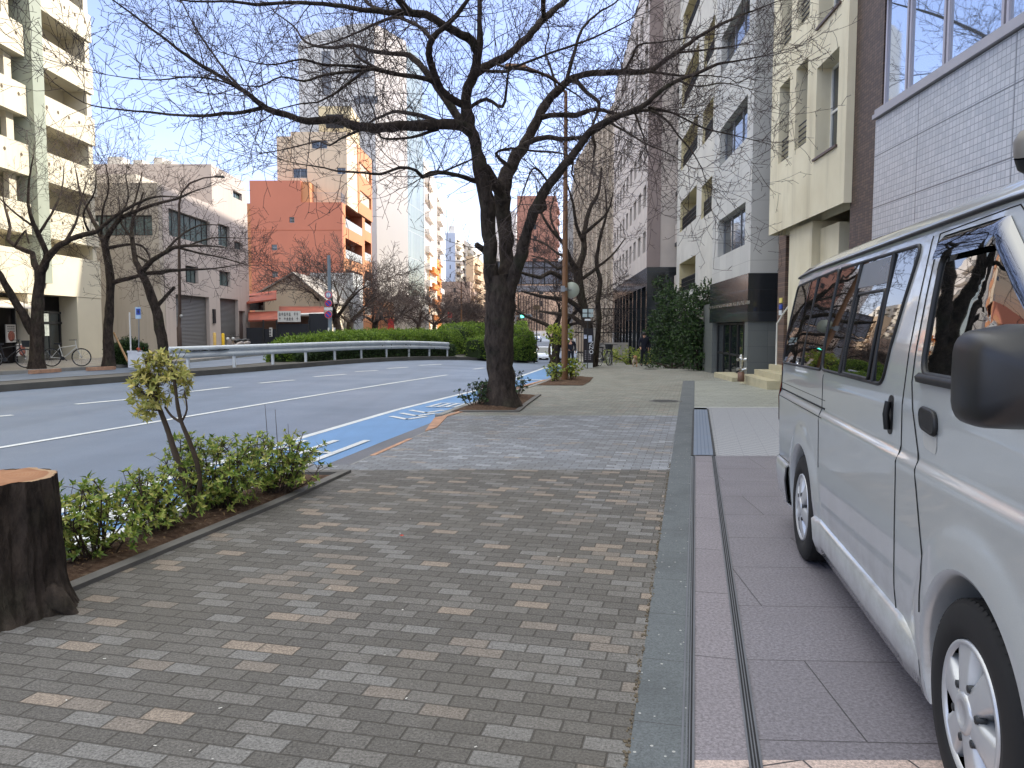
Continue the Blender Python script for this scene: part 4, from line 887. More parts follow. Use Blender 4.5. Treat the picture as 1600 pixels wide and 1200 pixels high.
def shrub(name, label, c, rad, h, rs, ns=16, nros=120, L_=.045, w=.018, mat=None, base_r=.10, group=None, cat='shrub', low=.3, nl=7):
    r = thing(name, c, label, cat, group); st = MB(); lf = MB(); c = Vector(c); tips = []
    for i in range(ns):
        a = rs.uniform(0, 6.28); q = rs.random()**.6; b = c+Vector((rad[0]*.35*q*math.cos(a), rad[1]*.35*q*math.sin(a), -.02))
        k = rs.random()**.5; a += rs.gauss(0, .4); e = c+Vector((rad[0]*k*math.cos(a), rad[1]*k*math.sin(a), h*(rs.uniform(.72, 1.0) if k < .7 else rs.uniform(.4, .85))))
        m = (b+e)/2+Vector((rs.gauss(0, .05), rs.gauss(0, .05), rs.uniform(0, .08)))
        P = catmull([(*b, .008), (*m, .006), (*e, .004)], .06); st.tube([x[:3] for x in P], [x[3] for x in P], 5); tips.append((e, e-m))
        for j in range(max(1, nros//ns)):
            s = rs.uniform(low, 1); q0 = Vector(P[min(len(P)-1, int(s*(len(P)-1)))][:3]); d = Vector((rs.gauss(0, 1), rs.gauss(0, 1), rs.uniform(-.1, 1.1))).normalized()
            q1 = q0+d*rs.uniform(.05, .16)*max(.5, h/.5)
            q1.z = max(c.z+.04, min(c.z+h*1.05, q1.z)); st.tube([q0, (q0+q1)/2+Vector((0, 0, .01)), q1], [.003, .0025, .002], 3); tips.append((q1, d+Vector((0, 0, .5))))
    for p, d in tips: rosette(lf, p, d, rs, nl, L_, w)
    st.build('stem', STEM, r); lf.build('foliage', mat or SH_LEAF, r); return r
rs = random.Random(5)
G0 = lambda px, py: G(px, py, .03)
shrub('azalea_shrub', 'leafy azalea shrub beside the cut stump in the soil bed', G0(150, 868), (.42, .42), .50, rs, 24, 330, .052, .022, low=.25)
shrub('azalea_shrub', 'leafy azalea shrub between the stump-side shrub and the thin sapling', G0(238, 828), (.36, .36), .50, rs, 20, 240, .052, .022, low=.3)
shrub('azalea_shrub', 'dense azalea shrub just behind the thin sapling', G0(338, 792), (.50, .46), .60, rs, 30, 560, .052, .022, low=.15)
shrub('azalea_shrub', 'azalea shrub at the driveway end of the soil bed', G0(432, 768), (.42, .40), .58, rs, 24, 330, .052, .022, low=.2)
mb = MB()
for px, py, tx, ty in ((418, 768, 414, 632), (432, 770, 430, 640), (448, 768, 450, 662)):
    a = G0(px, py); b = at(tx, ty, a.y); mb.tube([a, (a+b)/2+Vector((.02, 0, 0)), b], [.005, .004, .002], 4)
tag(mb.build('bare_shoots', STEM), 'thin bare upright shoots rising from the shrub at the driveway end', 'shoots')
def on_px(D, *pts): return [(*at(px, py, D+dd), r*D/F) for px, py, r, dd in pts]
# thin sapling
b = G0(301, 812); D = b.y
sp = thing('sapling', b, 'thin twin-stemmed sapling with a clump of pale yellow-green leaves at its top', 'sapling')
st = MB(); lf = MB(); tips = []
for P in ([(302, 818, 7, 0), (297, 790, 5, 0), (293, 770, 4, 0), (285, 735, 6, 0), (275, 712, 5.4, 0), (262, 672, 4.2, .02), (250, 640, 3.8, .05), (240, 610, 3.2, .06), (232, 585, 3, .08), (228, 560, 2, .08)],
          [(300, 800, 4.5, 0), (312, 760, 4, -.02), (308, 725, 3.8, -.03), (296, 690, 3.6, -.05), (283, 658, 3.2, -.06), (277, 630, 3, -.06), (274, 605, 2.5, -.05), (268, 575, 2, -.02), (262, 555, 1.4, 0)],
          [(283, 660, 2.4, -.06), (268, 650, 2, -.03), (258, 636, 1.6, 0)], [(284, 658, 2, -.06), (292, 640, 1.5, -.08), (288, 610, 1, -.1)], [(244, 622, 2.4, .06), (225, 615, 1.6, 0), (214, 602, 1, -.03)], [(252, 640, 2.4, .05), (238, 640, 1.6, .1), (222, 630, 1, .14)]):
    S = catmull(on_px(D, *P), .03); st.tube([q[:3] for q in S], [q[3]*rs.uniform(.92, 1.08) for q in S], 8)
for bx, by, br, bn in ((238, 580, 27, 62), (226, 612, 23, 46), (258, 572, 20, 34), (252, 610, 19, 32), (246, 560, 15, 20), (222, 590, 14, 18), (236, 636, 14, 16), (268, 598, 11, 9)):
    for k in range(int(bn*.72)): a, q = rs.uniform(0, 6.28), rs.random()**.5; tips.append((bx+br*q*math.cos(a), by+br*.95*q*math.sin(a), rs.gauss(0, .002*br+.03)))
for k in range(12): tips.append((274+rs.gauss(0, 12), rs.uniform(548, 590), rs.gauss(0, .1)))
for k in range(20): tips.append((282+rs.gauss(0, 8), rs.uniform(585, 622), rs.gauss(0, .06)))
for k in range(14): tips.append((rs.uniform(215, 245), rs.uniform(630, 652), rs.gauss(0, .1)))
for px, py, dd in tips:
    p = at(px, py, D+dd); c = at(245, 605, D); d = (p-c)*1.5+Vector((0, 0, .12)); q = p-d.normalized()*.05; st.tube([q, p], [.003, .002], 3); rosette(lf, p, d, rs, 7, rs.uniform(.045, .075), .024)
st.build('stem', STEM, sp); lf.build('foliage', SAP_LEAF, sp)
# cut stump
sc = G(8, 952, .0); R0 = .285
su = thing('tree_stump', sc, 'thick dark cut tree stump with a freshly sawn orange-brown top', 'stump')
mb = MB(); n = 160; H = at(60, 738, sc.y).z-sc.z; prof = []
import mathutils
for k in range(41):
    s = k/40; z = s*H; flare = 1+.32*math.exp(-s*5)
    for j in range(n):
        a = 2*math.pi*j/n; rid = .05*math.sin(a*5+1)*math.exp(-s*2.2)+.035*mathutils.noise.noise(Vector((math.cos(a)*3, math.sin(a)*3, z*4)))+.03*mathutils.noise.noise(Vector((math.cos(a)*9, math.sin(a)*9, z*3)))+.028*mathutils.noise.noise(Vector((math.cos(a)*24, math.sin(a)*24, z*5)))
        notch = -.05*math.exp(-((a-5.5)/.16)**2)*(1 if s > .55 else s/.55)
        rr = R0*flare*(1+rid*1.6)+notch; prof.append((sc.x+rr*math.cos(a), sc.y+rr*math.sin(a), sc.z-.03+z))
mb.add(prof, [(k*n+j, k*n+(j+1) % n, (k+1)*n+(j+1) % n, (k+1)*n+j) for k in range(40) for j in range(n)], 0, True)
for a in (-.15, 1.9):
    P = [(sc.x+math.cos(a)*R0*q, sc.y+math.sin(a)*R0*q, sc.z+h) for q, h in ((.95, .12), (1.2, .06), (1.4, .02), (1.6, -.03))]; mb.tube(P, [.07, .06, .04, .02], 8)
mb.build('bark', BARK, su)
t = NT('sawn_wood'); p = t.obj(); ln = t.n('ShaderNodeVectorMath', operation='LENGTH'); mpn = t.n('ShaderNodeMapping'); mpn.inputs['Scale'].default_value = (1, 1, 0); t.l(p, mpn.inputs[0])
ds = t.n('ShaderNodeVectorMath', operation='ADD'); t.l(mpn.outputs[0], ds.inputs[0]); nn = t.noise(p, 5, 3, out=1); sc_ = t.n('ShaderNodeVectorMath', operation='SCALE'); sc_.inputs[3].default_value = .05; t.l(nn, sc_.inputs[0]); t.l(sc_.outputs[0], ds.inputs[1]); t.l(ds.outputs[0], ln.inputs[0])
rg = t.math('SINE', t.math('MULTIPLY', ln.outputs['Value'], 330)); base = t.ramp(ln.outputs['Value'], [(.0, lin((154, 112, 82))), (.2, lin((160, 120, 90))), (.27, lin((146, 106, 78))), (.285, lin((176, 150, 120))), (.33, lin((164, 140, 112)))])
col = t.mix(t.rng(rg, -1, 1, 0, .25), base, lin((150, 92, 58))); col = t.mix(t.rng(t.noise(p, 7, 4), .5, .7, 0, .5), col, lin((134, 92, 66))); WOODC = t.set(col, .8, 0, .2)
mb = MB(); top = prof[-n:]; c = Vector((sc.x, sc.y, sc.z+H-.02)); vs = []
for r in range(6):
    s = 1-r/6
    for q in top: vs.append((c.x+(q[0]-c.x)*s, c.y+(q[1]-c.y)*s, sc.z-.03+H+.006*(1-s)+.006*math.sin(q[0]*30)*s+(.004 if r else 0)))
vs.append((c.x, c.y, sc.z-.03+H+.012))
mb.add(vs, [(r*n+j, r*n+(j+1) % n, (r+1)*n+(j+1) % n, (r+1)*n+j) for r in range(5) for j in range(n)]+[(5*n+j, 5*n+(j+1) % n, 6*n) for j in range(n)], 0, True); mb.build('cut_face', WOODC, su)
# shrubs at the foot of the big tree and of the brown pole
shrub('azalea_shrub', 'dark leafy shrub on the road side of the forked tree foot', G0(742, 634), (.42, .40), .55, rs, 14, 130, .06, .026, DK_LEAF)
shrub('azalea_shrub', 'dark leafy shrub on the pavement side of the forked tree foot', G0(806, 622), (.30, .34), .55, rs, 10, 80, .06, .026, DK_LEAF)
shrub('azalea_shrub', 'small low shrub tucked behind the forked tree foot', G0(770, 618), (.3, .3), .35, rs, 8, 60, .06, .026, DK_LEAF)
shrub('azalea_shrub', 'bright yellow-green shrub at the foot of the brown lamp pole', G0(892, 594), (.42, .5), .68, rs, 16, 150, .075, .034, LG_LEAF)
shrub('azalea_shrub', 'darker green shrub on the road side of the brown lamp pole', G0(868, 596), (.34, .4), .55, rs, 12, 100, .075, .034, SH_LEAF)
b = G0(866, 588); D = b.y
sp = thing('sapling', b, 'sapling with a bushy yellow-green head between the cycle lane and the brown pole', 'sapling')
st = MB(); lf = MB()
for P in ([(867, 590, 2.6, 0), (864, 570, 2, 0), (858, 548, 1.8, 0), (862, 530, 1.5, .1), (868, 515, 1, .1)], [(868, 588, 1.6, .1), (870, 560, 1.2, 0), (866, 545, 1, -.1), (878, 525, 1.6, 0)], [(862, 530, 2, .1), (854, 520, 1.4, 0)], [(870, 540, 2, 0), (885, 528, 1.4, .1)]):
    S = catmull(on_px(D, *P), .1); st.tube([q[:3] for q in S], [q[3] for q in S], 6)
for k in range(150):
    a, q = rs.uniform(0, 6.28), rs.random()**.5; px, py = 873+23*q*math.cos(a), 523+14*q*math.sin(a)+rs.gauss(0, 2); p = at(px, py, D+rs.gauss(0, .25)); rosette(lf, p, Vector((rs.gauss(0, .6), rs.gauss(0, .6), .8)), rs, 6, .10, .045)
for k in range(12): p = at(862+rs.gauss(0, 6), rs.uniform(540, 565), D); rosette(lf, p, Vector((rs.gauss(0, .6), rs.gauss(0, .6), .8)), rs, 5, .09, .04)
st.build('stem', STEM, sp); lf.build('foliage', LG_LEAF, sp)
# hedges: an uneven core covered with separate leaves
def hedge(name, label, path, mat, n, leafL=.09, top=.75, seed=1, cat='hedge', stuff=False):
    """path: list of (x, y, half width, height)"""
    rs = random.Random(seed); c0 = Vector((path[0][0], path[0][1], g(path[0][0], path[0][1])))
    r = thing(name, c0, label, cat); core = MB(); lf = MB(); S = catmull([(a, b, w, h) for a, b, w, h in path], 99); S = []
    for i in range(len(path)-1):
        a, b = path[i], path[i+1]; k = max(2, int(math.dist(a[:2], b[:2])/.5)); S += [tuple(a[q]+(b[q]-a[q])*j/k for q in range(4)) for j in range(k)]
    S.append(path[-1]); m = 9; rows = []
    for i, (x, y, w, h) in enumerate(S):
        p, q = S[max(0, i-1)], S[min(len(S)-1, i+1)]; d = Vector((q[0]-p[0], q[1]-p[1], 0)).normalized(); nn = Vector((-d.y, d.x, 0)); row = []
        for j in range(m):
            a = math.pi*j/(m-1); cx = math.copysign(abs(math.cos(a))**.5, math.cos(a)); cz = abs(math.sin(a))**.55
            nz = 1+.16*mathutils.noise.noise(Vector((x*.9, y*.9, j*.5)))+.07*mathutils.noise.noise(Vector((x*3, y*3, j)))
            q_ = Vector((x, y, g(x, y)))+nn*(-cx*w*nz)+Vector((0, 0, cz*h*nz)); row.append((q_, (nn*(-cx)+Vector((0, 0, cz))).normalized()))
        rows.append(row)
    vs = [p-nv*.06 for row in rows for p, nv in row]
    core.add(vs, [(i*m+j, i*m+j+1, (i+1)*m+j+1, (i+1)*m+j) for i in range(len(rows)-1) for j in range(m-1)], 0, True)
    core.poly([p-nv*.06 for p, nv in rows[0]]); core.poly([p-nv*.06 for p, nv in rows[-1]])
    for k in range(n):
        i = rs.randrange(len(rows)-1); j = rs.randrange(m-1); s, t_ = rs.random(), rs.random()
        p = rows[i][j][0].lerp(rows[i+1][j][0], s).lerp(rows[i][j+1][0].lerp(rows[i+1][j+1][0], s), t_); nv = rows[i][j][1].lerp(rows[i][j+1][1], t_)
        if i == 0 and rs.random() < .5:
            u = rs.random(); c_ = Vector((S[0][0], S[0][1], g(S[0][0], S[0][1])+S[0][3]*.45)); p = p.lerp(c_, u); nv = (Vector((S[0][0]-S[1][0], S[0][1]-S[1][1], .4))).normalized()
        p = p+nv*(rs.uniform(-.06, .07) if rs.random() < .93 else rs.uniform(.07, .24)); d = nv+Vector((rs.gauss(0, .8), rs.gauss(0, .8), rs.gauss(.25, .6))); leaf(lf, p, d, nv, leafL*rs.uniform(.7, 1.3), leafL*.5)
    core.build('inner_growth', HG_CORE, r); lf.build('foliage', mat, r); return r
hedge('hedge', 'long clipped green hedge on the median behind the white guardrail', [(-10.6, 34.4, .35, .5), (-10.5, 35.3, .7, .95), (-10.0, 37.5, 1.1, 1.15), (-9.3, 41, 1.4, 1.25), (-8.1, 46, 1.5, 1.35), (-6.3, 51, 1.5, 1.45), (-4.6, 55, 1.3, 1.6)], HG_LEAF, 26000, .13, seed=3)
hedge('hedge', 'darker low hedge at the foot of the white guardrail', [(MR(y)-.95, y, w, h) for y, w, h in ((34.6, .2, .4), (36, .3, .6), (38, .35, .7), (41, .35, .72), (44, .35, .74), (47, .35, .76), (49.5, .3, .7))], DK_LEAF, 12000, .11, seed=4)
hedge('hedge', 'second stretch of median hedge ending just left of the forked tree', [(-4.6, 56, 1.4, 1.9), (-3.6, 60, 1.7, 2.3), (-2.6, 66, 1.9, 2.5), (-1.4, 74, 2.0, 2.6)], HG_LEAF, 14000, .15, seed=5)
hedge('hedge', 'low rounded hedge at the kerb just left of the forked tree', [(-2.6, 51, .6, 1.2), (-1.2, 54, .9, 1.5), (-.2, 57, .9, 1.5)], HG_LEAF, 6000, .13, seed=8)
hedge('round_bush', 'round clipped bush at the end of the median right of the forked tree', [(.0, 58.2, .5, 1.3), (.45, 59, 1.05, 2.15), (.6, 60, 1.15, 2.3), (.6, 61, 1.05, 2.15), (.6, 61.9, .5, 1.3)], HG_LEAF, 8000, .14, seed=6, cat='bush')
hedge('round_bush', 'smaller clipped bush behind the round one on the median', [(.6, 71.5, .6, 2.6), (.65, 73, 1.0, 3.4), (.7, 75, .7, 3.0)], HG_LEAF, 4000, .16, seed=7, cat='bush')
hedge('bush', 'low dark bush beside the white planter boxes on the left pavement', [(-17.6, 33.4, .4, .6), (-16.9, 33.8, .7, 1.0), (-16.2, 34.2, .5, .7)], DK_LEAF, 4000, .11, seed=9, cat='bush')
def leafy(name, label, c, blobs, mat, n, L_, seed, cat='tree'):
    rs = random.Random(seed); r = thing(name, c, label, cat); tk = MB(); lf = MB(); c = Vector(c)
    for bx, by, bz, br in blobs:
        e = c+Vector((bx, by, bz)); P = catmull([(*(c+Vector((bx*.1, by*.1, 0))), .07), (*(c+Vector((bx*.4, by*.4, bz*.5))), .05), (*e, .02)], .3); tk.tube([q[:3] for q in P], [q[3] for q in P], 6)
        for k in range(int(n*br**2)):
            d = Vector((rs.gauss(0, 1), rs.gauss(0, 1), rs.gauss(0, .9))).normalized(); nz = 1+.35*mathutils.noise.noise(e+d*2.2)
            p = e+d*br*nz*rs.uniform(.55, 1.0)**.6
            if p.z < c.z+.05: continue
            for q in range(3): leaf(lf, p+Vector((rs.gauss(0, .05), rs.gauss(0, .05), rs.gauss(0, .05))), d+Vector((rs.gauss(0, .8), rs.gauss(0, .8), rs.gauss(-.2, .6))), d, L_*rs.uniform(.7, 1.3), L_*.45)
    tk.build('trunk', BARK, r); lf.build('crown', mat, r); return r
def lg(px, D, off=0): q = at(px, 560, D); return Vector((q.x, D, g(q.x, D)+off))
leafy('evergreen_tree', 'dark evergreen tree beside the glass entrance of the pale stone building', lg(1094, 33), [(0, 0, 1.2, .8), (.2, 0, 2.2, .85), (-.3, .2, 2.9, .75), (.3, 0, 3.3, .55), (-.5, 0, 1.6, .7), (-.1, -.4, .6, .6)], DK_LEAF, 420, .17, 41)
leafy('evergreen_tree', 'dark evergreen tree at the middle of the planted strip behind the walking person', lg(1060, 37), [(0, 0, 1.2, .9), (.3, 0, 2.4, .9), (-.2, .2, 3.2, .7), (-.6, 0, 1.8, .8), (.6, 0, 1.3, .7), (0, -.3, .5, .7)], DK_LEAF, 380, .18, 42)
leafy('evergreen_tree', 'tall narrow dark evergreen tree nearest the black-based building', lg(1036, 41), [(0, 0, 1.2, .7), (0, 0, 2.4, .75), (.1, 0, 3.5, .6), (-.1, 0, 4.3, .4), (0, 0, .5, .6)], DK_LEAF, 420, .18, 43)
leafy('planted_shrub', 'row of low planter greenery along the black-based building', lg(985, 44), [(-1.0, 1.5, .5, .45), (-.5, .8, .5, .45), (0, 0, .5, .5), (.5, -.8, .45, .45), (.9, -1.4, .45, .4)], SH_LEAF, 420, .14, 44, 'shrub')
leafy('planted_shrub', 'low shrub under the evergreen trees beside the walking person', lg(1050, 35), [(-.9, .4, .3, .4), (0, 0, .3, .42), (.8, -.5, .3, .4)], DK_LEAF, 420, .14, 45, 'shrub')
# ---------------------------------------------------------------- buildings
def facade(mb, W, s0, s1, z0, z1, ops, rec=.18, mi=0, depth=10, core=True, rmi=None):
    """front with real openings (s0,s1,z0,z1), reveals, and the body of the building behind"""
    ops = [(max(a, s0+.02), min(b, s1-.02), max(c, z0+.02), min(d, z1-.02)) for a, b, c, d in ops]
    ss = sorted({s0, s1} | {o[0] for o in ops} | {o[1] for o in ops}); zs_ = sorted({z0, z1} | {o[2] for o in ops} | {o[3] for o in ops})
    for a, b in zip(ss, ss[1:]):
        for c, d in zip(zs_, zs_[1:]):
            m, n_ = (a+b)/2, (c+d)/2
            if any(o[0] < m < o[1] and o[2] < n_ < o[3] for o in ops): continue
            mb.quad(W.pt(a, 0, c), W.pt(b, 0, c), W.pt(b, 0, d), W.pt(a, 0, d), mi)
    r = mi if rmi is None else rmi
    for a, b, c, d in ops:
        mb.quad(W.pt(a, 0, c), W.pt(a, rec, c), W.pt(a, rec, d), W.pt(a, 0, d), r); mb.quad(W.pt(b, 0, c), W.pt(b, rec, c), W.pt(b, rec, d), W.pt(b, 0, d), r)
        mb.quad(W.pt(a, 0, c), W.pt(b, 0, c), W.pt(b, rec, c), W.pt(a, rec, c), r); mb.quad(W.pt(a, 0, d), W.pt(b, 0, d), W.pt(b, rec, d), W.pt(a, rec, d), r)
    if core:
        mb.quad(W.pt(s0, 0, z0), W.pt(s0, depth, z0), W.pt(s0, depth, z1), W.pt(s0, 0, z1), mi); mb.quad(W.pt(s1, 0, z0), W.pt(s1, depth, z0), W.pt(s1, depth, z1), W.pt(s1, 0, z1), mi)
        mb.quad(W.pt(s0, 0, z1), W.pt(s1, 0, z1), W.pt(s1, depth, z1), W.pt(s0, depth, z1), mi); mb.quad(W.pt(s0, depth, z0), W.pt(s1, depth, z0), W.pt(s1, depth, z1), W.pt(s0, depth, z1), mi)
        e = rec+.03; mb.quad(W.pt(s0, e, z0), W.pt(s1, e, z0), W.pt(s1, e, z1), W.pt(s0, e, z1), mi)
def window(root, W, o, rec=.18, fm=None, gm=None, nv=1, nh=0, fw=.05, sill=None, name='window', vs_=None, proud=0):
    a, b, c, d = o; f = MB(); d0, d1 = rec-.06-proud, rec-.005
    f.fbox(W, a, a+fw, d0, d1, c, d); f.fbox(W, b-fw, b, d0, d1, c, d); f.fbox(W, a+fw, b-fw, d0, d1, c, c+fw); f.fbox(W, a+fw, b-fw, d0, d1, d-fw, d)
    for q in (vs_ if vs_ is not None else [(i+1)/(nv+1) for i in range(nv)]): m = a+(b-a)*q; f.fbox(W, m-fw/2, m+fw/2, d0+.003, d1, c+fw, d-fw)
    for i in range(nh): m = c+(d-c)*(i+1)/(nh+1); f.fbox(W, a+fw, b-fw, d0+.006, d1, m-fw/2, m+fw/2)
    fr = f.build(name, fm or ALU, root); p = MB(); p.quad(W.pt(a+.005, rec-.025, c+.005), W.pt(b-.005, rec-.025, c+.005), W.pt(b-.005, rec-.025, d-.005), W.pt(a+.005, rec-.025, d-.005)); p.build('pane', gm or GL_BLUE, fr)
    if sill: s = MB(); s.fbox(W, a-.05, b+.05, -.05, rec-.065, c-.05, c); s.build('sill', sill, fr)
    return fr
def railing(mb, W, a, b, d, z0, z1, n=5, mi=0, r=.012, vert=False):
    if vert:
        k = int((b-a)/.12); 
        for i in range(k+1): q = a+(b-a)*i/max(1, k); mb.fbox(W, q-.008, q+.008, d-.008, d+.008, z0, z1, mi)
        mb.fbox(W, a, b, d-.02, d+.02, z1, z1+.03, mi)
    else:
        for i in range(n): z = z0+(z1-z0)*i/(n-1); mb.fbox(W, a, b, d-r, d+r, z-r, z+r, mi)
# --- right side, nearest: the pale tiled building with the reflecting windows
WT = Wall(7.0, 14.4, 2.6, 'R')
TILE = tile_mat('pale_tile', WT, .105, .105, .012, [(182, 184, 188), (187, 189, 193), (176, 179, 184), (191, 192, 196)], (136, 139, 145), .3, 0, .6, (2.75, .98, .022))
b = thing('tiled_building', WT.pt(0, 0, 0), 'pale grey-blue tiled building with a band of reflecting windows above the van', 'building')
s_end = WT.sz(1368, 200)[0]; zl = WT.sz(1368, 189)[1]
z_sill = zl+.28; z_top = z_sill+2.05
mb = MB()
facade(mb, WT, -24, s_end, -.1, zl, [], .1, 0, 14, True)
mb.fbox(WT, -24, s_end, .0, 14, z_top+.16, 27.5, 0)
mb.build('wall', TILE, b)
mb = MB(); mb.fbox(WT, -24, s_end+.01, -.07, .5, zl+.02, zl+.10); mb.fbox(WT, -24, s_end, -.03, .5, zl+.10, zl+.2); mb.build('cornice', M('cornice_metal', (168, 166, 172), .5, .06, 2, .2), b)
mb = MB(); mb.fbox(WT, -24, s_end+.02, -.12, .5, z_top+.02, z_top+.14); mb.build('canopy_strip', DARKM, b)
mb = MB(); mb.fbox(WT, -24, s_end, .6, 13.8, zl+.05, z_top+.2); mb.build('room', INT, b)
sx = [s_end-.02, s_end-.95, s_end-1.05]
posts = [1373, 1409, 1466, 1555]
pp = [WT.sz(x, 110)[0] for x in posts]
for i in range(6): pp.append(pp[-1]-(pp[0]-pp[3])/3*1.35)
for i, (q0, q1) in enumerate(zip(pp, pp[1:])):
    a, c = sorted((q0, q1)); window(b, WT, (a+.03, c-.03, zl+.22, z_top), .16, M('window_mullion', (176, 172, 180), .4, .05, 2, .3) if i == 0 else bpy.data.materials['window_mullion'], GL_MIRROR, 0, 0, .06)
# brown tiled return between the two buildings
BRK = tile_mat('brown_tile', WT, .11, .06, .01, [(92, 76, 68), (104, 86, 76), (84, 70, 64)], (58, 50, 46), .55)
BRKX = tile_mat('brown_tile_side', [(1, 0, 0), (0, 0, 1)], .11, .06, .01, [(112, 92, 80), (124, 102, 88), (98, 82, 74)], (66, 56, 50), .55)
s0 = s_end+.02; s1 = WT.sz(1350, 200)[0]
bb = thing('brown_tiled_pier', WT.pt(s0, 0, 0), 'narrow dark brown tiled wall between the tiled building and the cream building', 'wall')
mb = MB(); mb.fbox(WT, s0+.02, s1+.9, .12, 9, -.1, 27); mb.build('wall', BRK, bb)
# --- cream building
WC = Wall(7.03, 16.2, 3.6, 'R')
t = NT('cream_render'); p = t.pos(); n1 = t.noise(p, .8, 4); mpn = t.n('ShaderNodeMapping'); mpn.inputs['Scale'].default_value = (.5, .5, .07); t.l(p, mpn.inputs[0]); n2 = t.noise(mpn.outputs[0], 3, 5, .65)
col = t.mix(t.rng(n1, .3, .7, 0, 1), lin((212, 202, 174)), lin((226, 218, 192))); col = t.mix(t.rng(n2, .5, .75, 0, .45), col, lin((150, 140, 116))); t.bump(t.noise(p, 50, 3), .006, .4); CREAM = t.set(col, .75, 0, .3)
c0, c1 = WC.sz(1320, 250)[0], WC.sz(1204, 250)[0]; zb = WC.sz(1204, 367)[1]
b = thing('cream_building', WC.pt(0, 0, 0), 'cream rendered building overhanging its ground floor behind the rear of the van', 'building')
big, med, nar = [], [], []
for k in range(8):
    dz = (WC.sz(1296, 35)[1]-WC.sz(1296, 245)[1])*k
    for lst, r in ((big, WC.rect(1275, 92, 1309, 236)), (med, WC.rect(1243, 100, 1261, 228)), (nar, WC.rect(1217, 130, 1233, 250))): lst.append((r[0], r[1], r[2]+dz, r[3]+dz))
mb = MB(); facade(mb, WC, c0, c1, zb, 27, big+med+nar, .45, 0, 9); mb.build('wall', CREAM, b)
for o in big: window(b, WC, o, .40, WHITE, GL_BLUE, 1, 1, .06, M('brown_sill', (84, 66, 58), .5) if 'brown_sill' not in bpy.data.materials else bpy.data.materials['brown_sill'])
for o in med+nar:
    window(b, WC, o, .44, DARKM, GL_DARK, 0, 1, .05); mb = MB(); railing(mb, WC, o[0]+.01, o[1]-.01, .1, o[2]+.08, o[2]+.62, 5); mb.build('window_guard', DARKM, b)
mb = MB()      # recessed ground floor, columns and soffit band
gx0, gx1 = WC.sz(1350, 400)[0], c1
mb.fbox(WC, c0+.1, c1-.1, 1.7, 8.9, -.2, zb-.02); mb.build('ground_floor_wall', CREAM, b)
mb = MB(); q0, q1 = WC.sz(1268, 400, .25)[0], WC.sz(1233, 400, .25)[0]; mb.fbox(WC, q0, q1, .25, .95, -.2, zb-.005); mb.fbox(WC, q0-1.3, q0-.01, .45, .75, -.2, zb-.2); mb.build('column', CREAM, b)
mb = MB(); mb.fbox(WC, c0+.3, c0+1.2, 1.64, 1.69, .2, 2.9); mb.build('doorway', INT, b)
st = thing('entrance_steps', WC.pt(c1, -.5, 0), 'pale stone entrance steps at the foot of the brown tiled pier', 'steps')
STEPM = M('pale_step_stone', (176, 168, 140), .7, .12, 3, world=True); mb = MB(); e0, e1 = c1-1.9, c1+.9
mb.fbox(WC, e0, e1+.35, -.45, 2, -.3, .17); mb.fbox(WC, e0, e1, -.1, 2, .17, .34); mb.fbox(WC, e0, e1-.3, .25, 2, .34, .51); mb.build('tread', STEPM, st)
# brown pier between cream and stone buildings
bb = thing('brown_tiled_pier', WC.pt(c1, 0, 0), 'brown tiled pier with small blue and white plates left of the cream building', 'wall')
mb = MB(); mb.fbox(WC, c1+.02, c1+.75, .5, 8, -.2, 26); mb.build('wall', BRKX, bb)
mb = MB(); mb.fbox(WC, c1+.76, c1+3.2, 1.2, 8, -.2, 26); mb.build('recess_wall', M('dark_brown_wall', (62, 48, 42), .7), bb)
pl = thing('sign_plates', WC.pt(c1+.02, .48, 2.2), 'stack of small yellow, blue and white plates on the brown tiled pier', 'sign')
for k, (c, z) in enumerate((((226, 210, 120), 2.33), ((62, 84, 168), 2.14), ((216, 222, 224), 1.97))):
    mb = MB(); mb.fbox(WC, c1+.16, c1+.42, .455, .485, z, z+.14); mb.build('plate', M('plate_%d' % k, c, .4), pl)
hr = thing('handrail', WC.pt(c1-.6, .1, .3), 'short white handrail beside the entrance steps', 'handrail')
mb = MB(); mb.tube([WC.pt(c1+.0, .3, .4), WC.pt(c1+.0, .3, 1.72), WC.pt(c1-.6, .3, 2.0), WC.pt(c1-1.6, .3, 2.4)], .025, 8); mb.build('rail', WHITE, hr)
sp = WC.pt(c1+.35, -.62, 0)
fs = thing('fire_hydrant_inlet', sp, 'twin-headed silver fire hose inlet on a reddish base beside the entrance steps', 'hydrant')
mb = MB(); mb.lathe(sp, (0, 0, 1), [(.0, .0), (.1, .0), (.1, .28), (.0, .3)], 14); mb.build('base', M('reddish_metal', (126, 98, 84), .5, .1, 6, .3), fs)
mb = MB(); x, y, z = sp; mb.lathe((x, y, .28), (0, 0, 1), [(.05, 0), (.05, .3), (.085, .34), (.085, .42), (.03, .47)], 14)
for s in (-1, 1):
    for h in (.33, .62): mb.tube([(x, y, h), (x+s*.09, y-.05, h+.04), (x+s*.14, y-.08, h+.04)], [.045, .05, .05], 10)
mb.lathe((x, y, .72), (0, 0, 1), [(.05, 0), (.07, .03), (.0, .1)], 12); mb.build('hose_inlet', STEEL, fs)
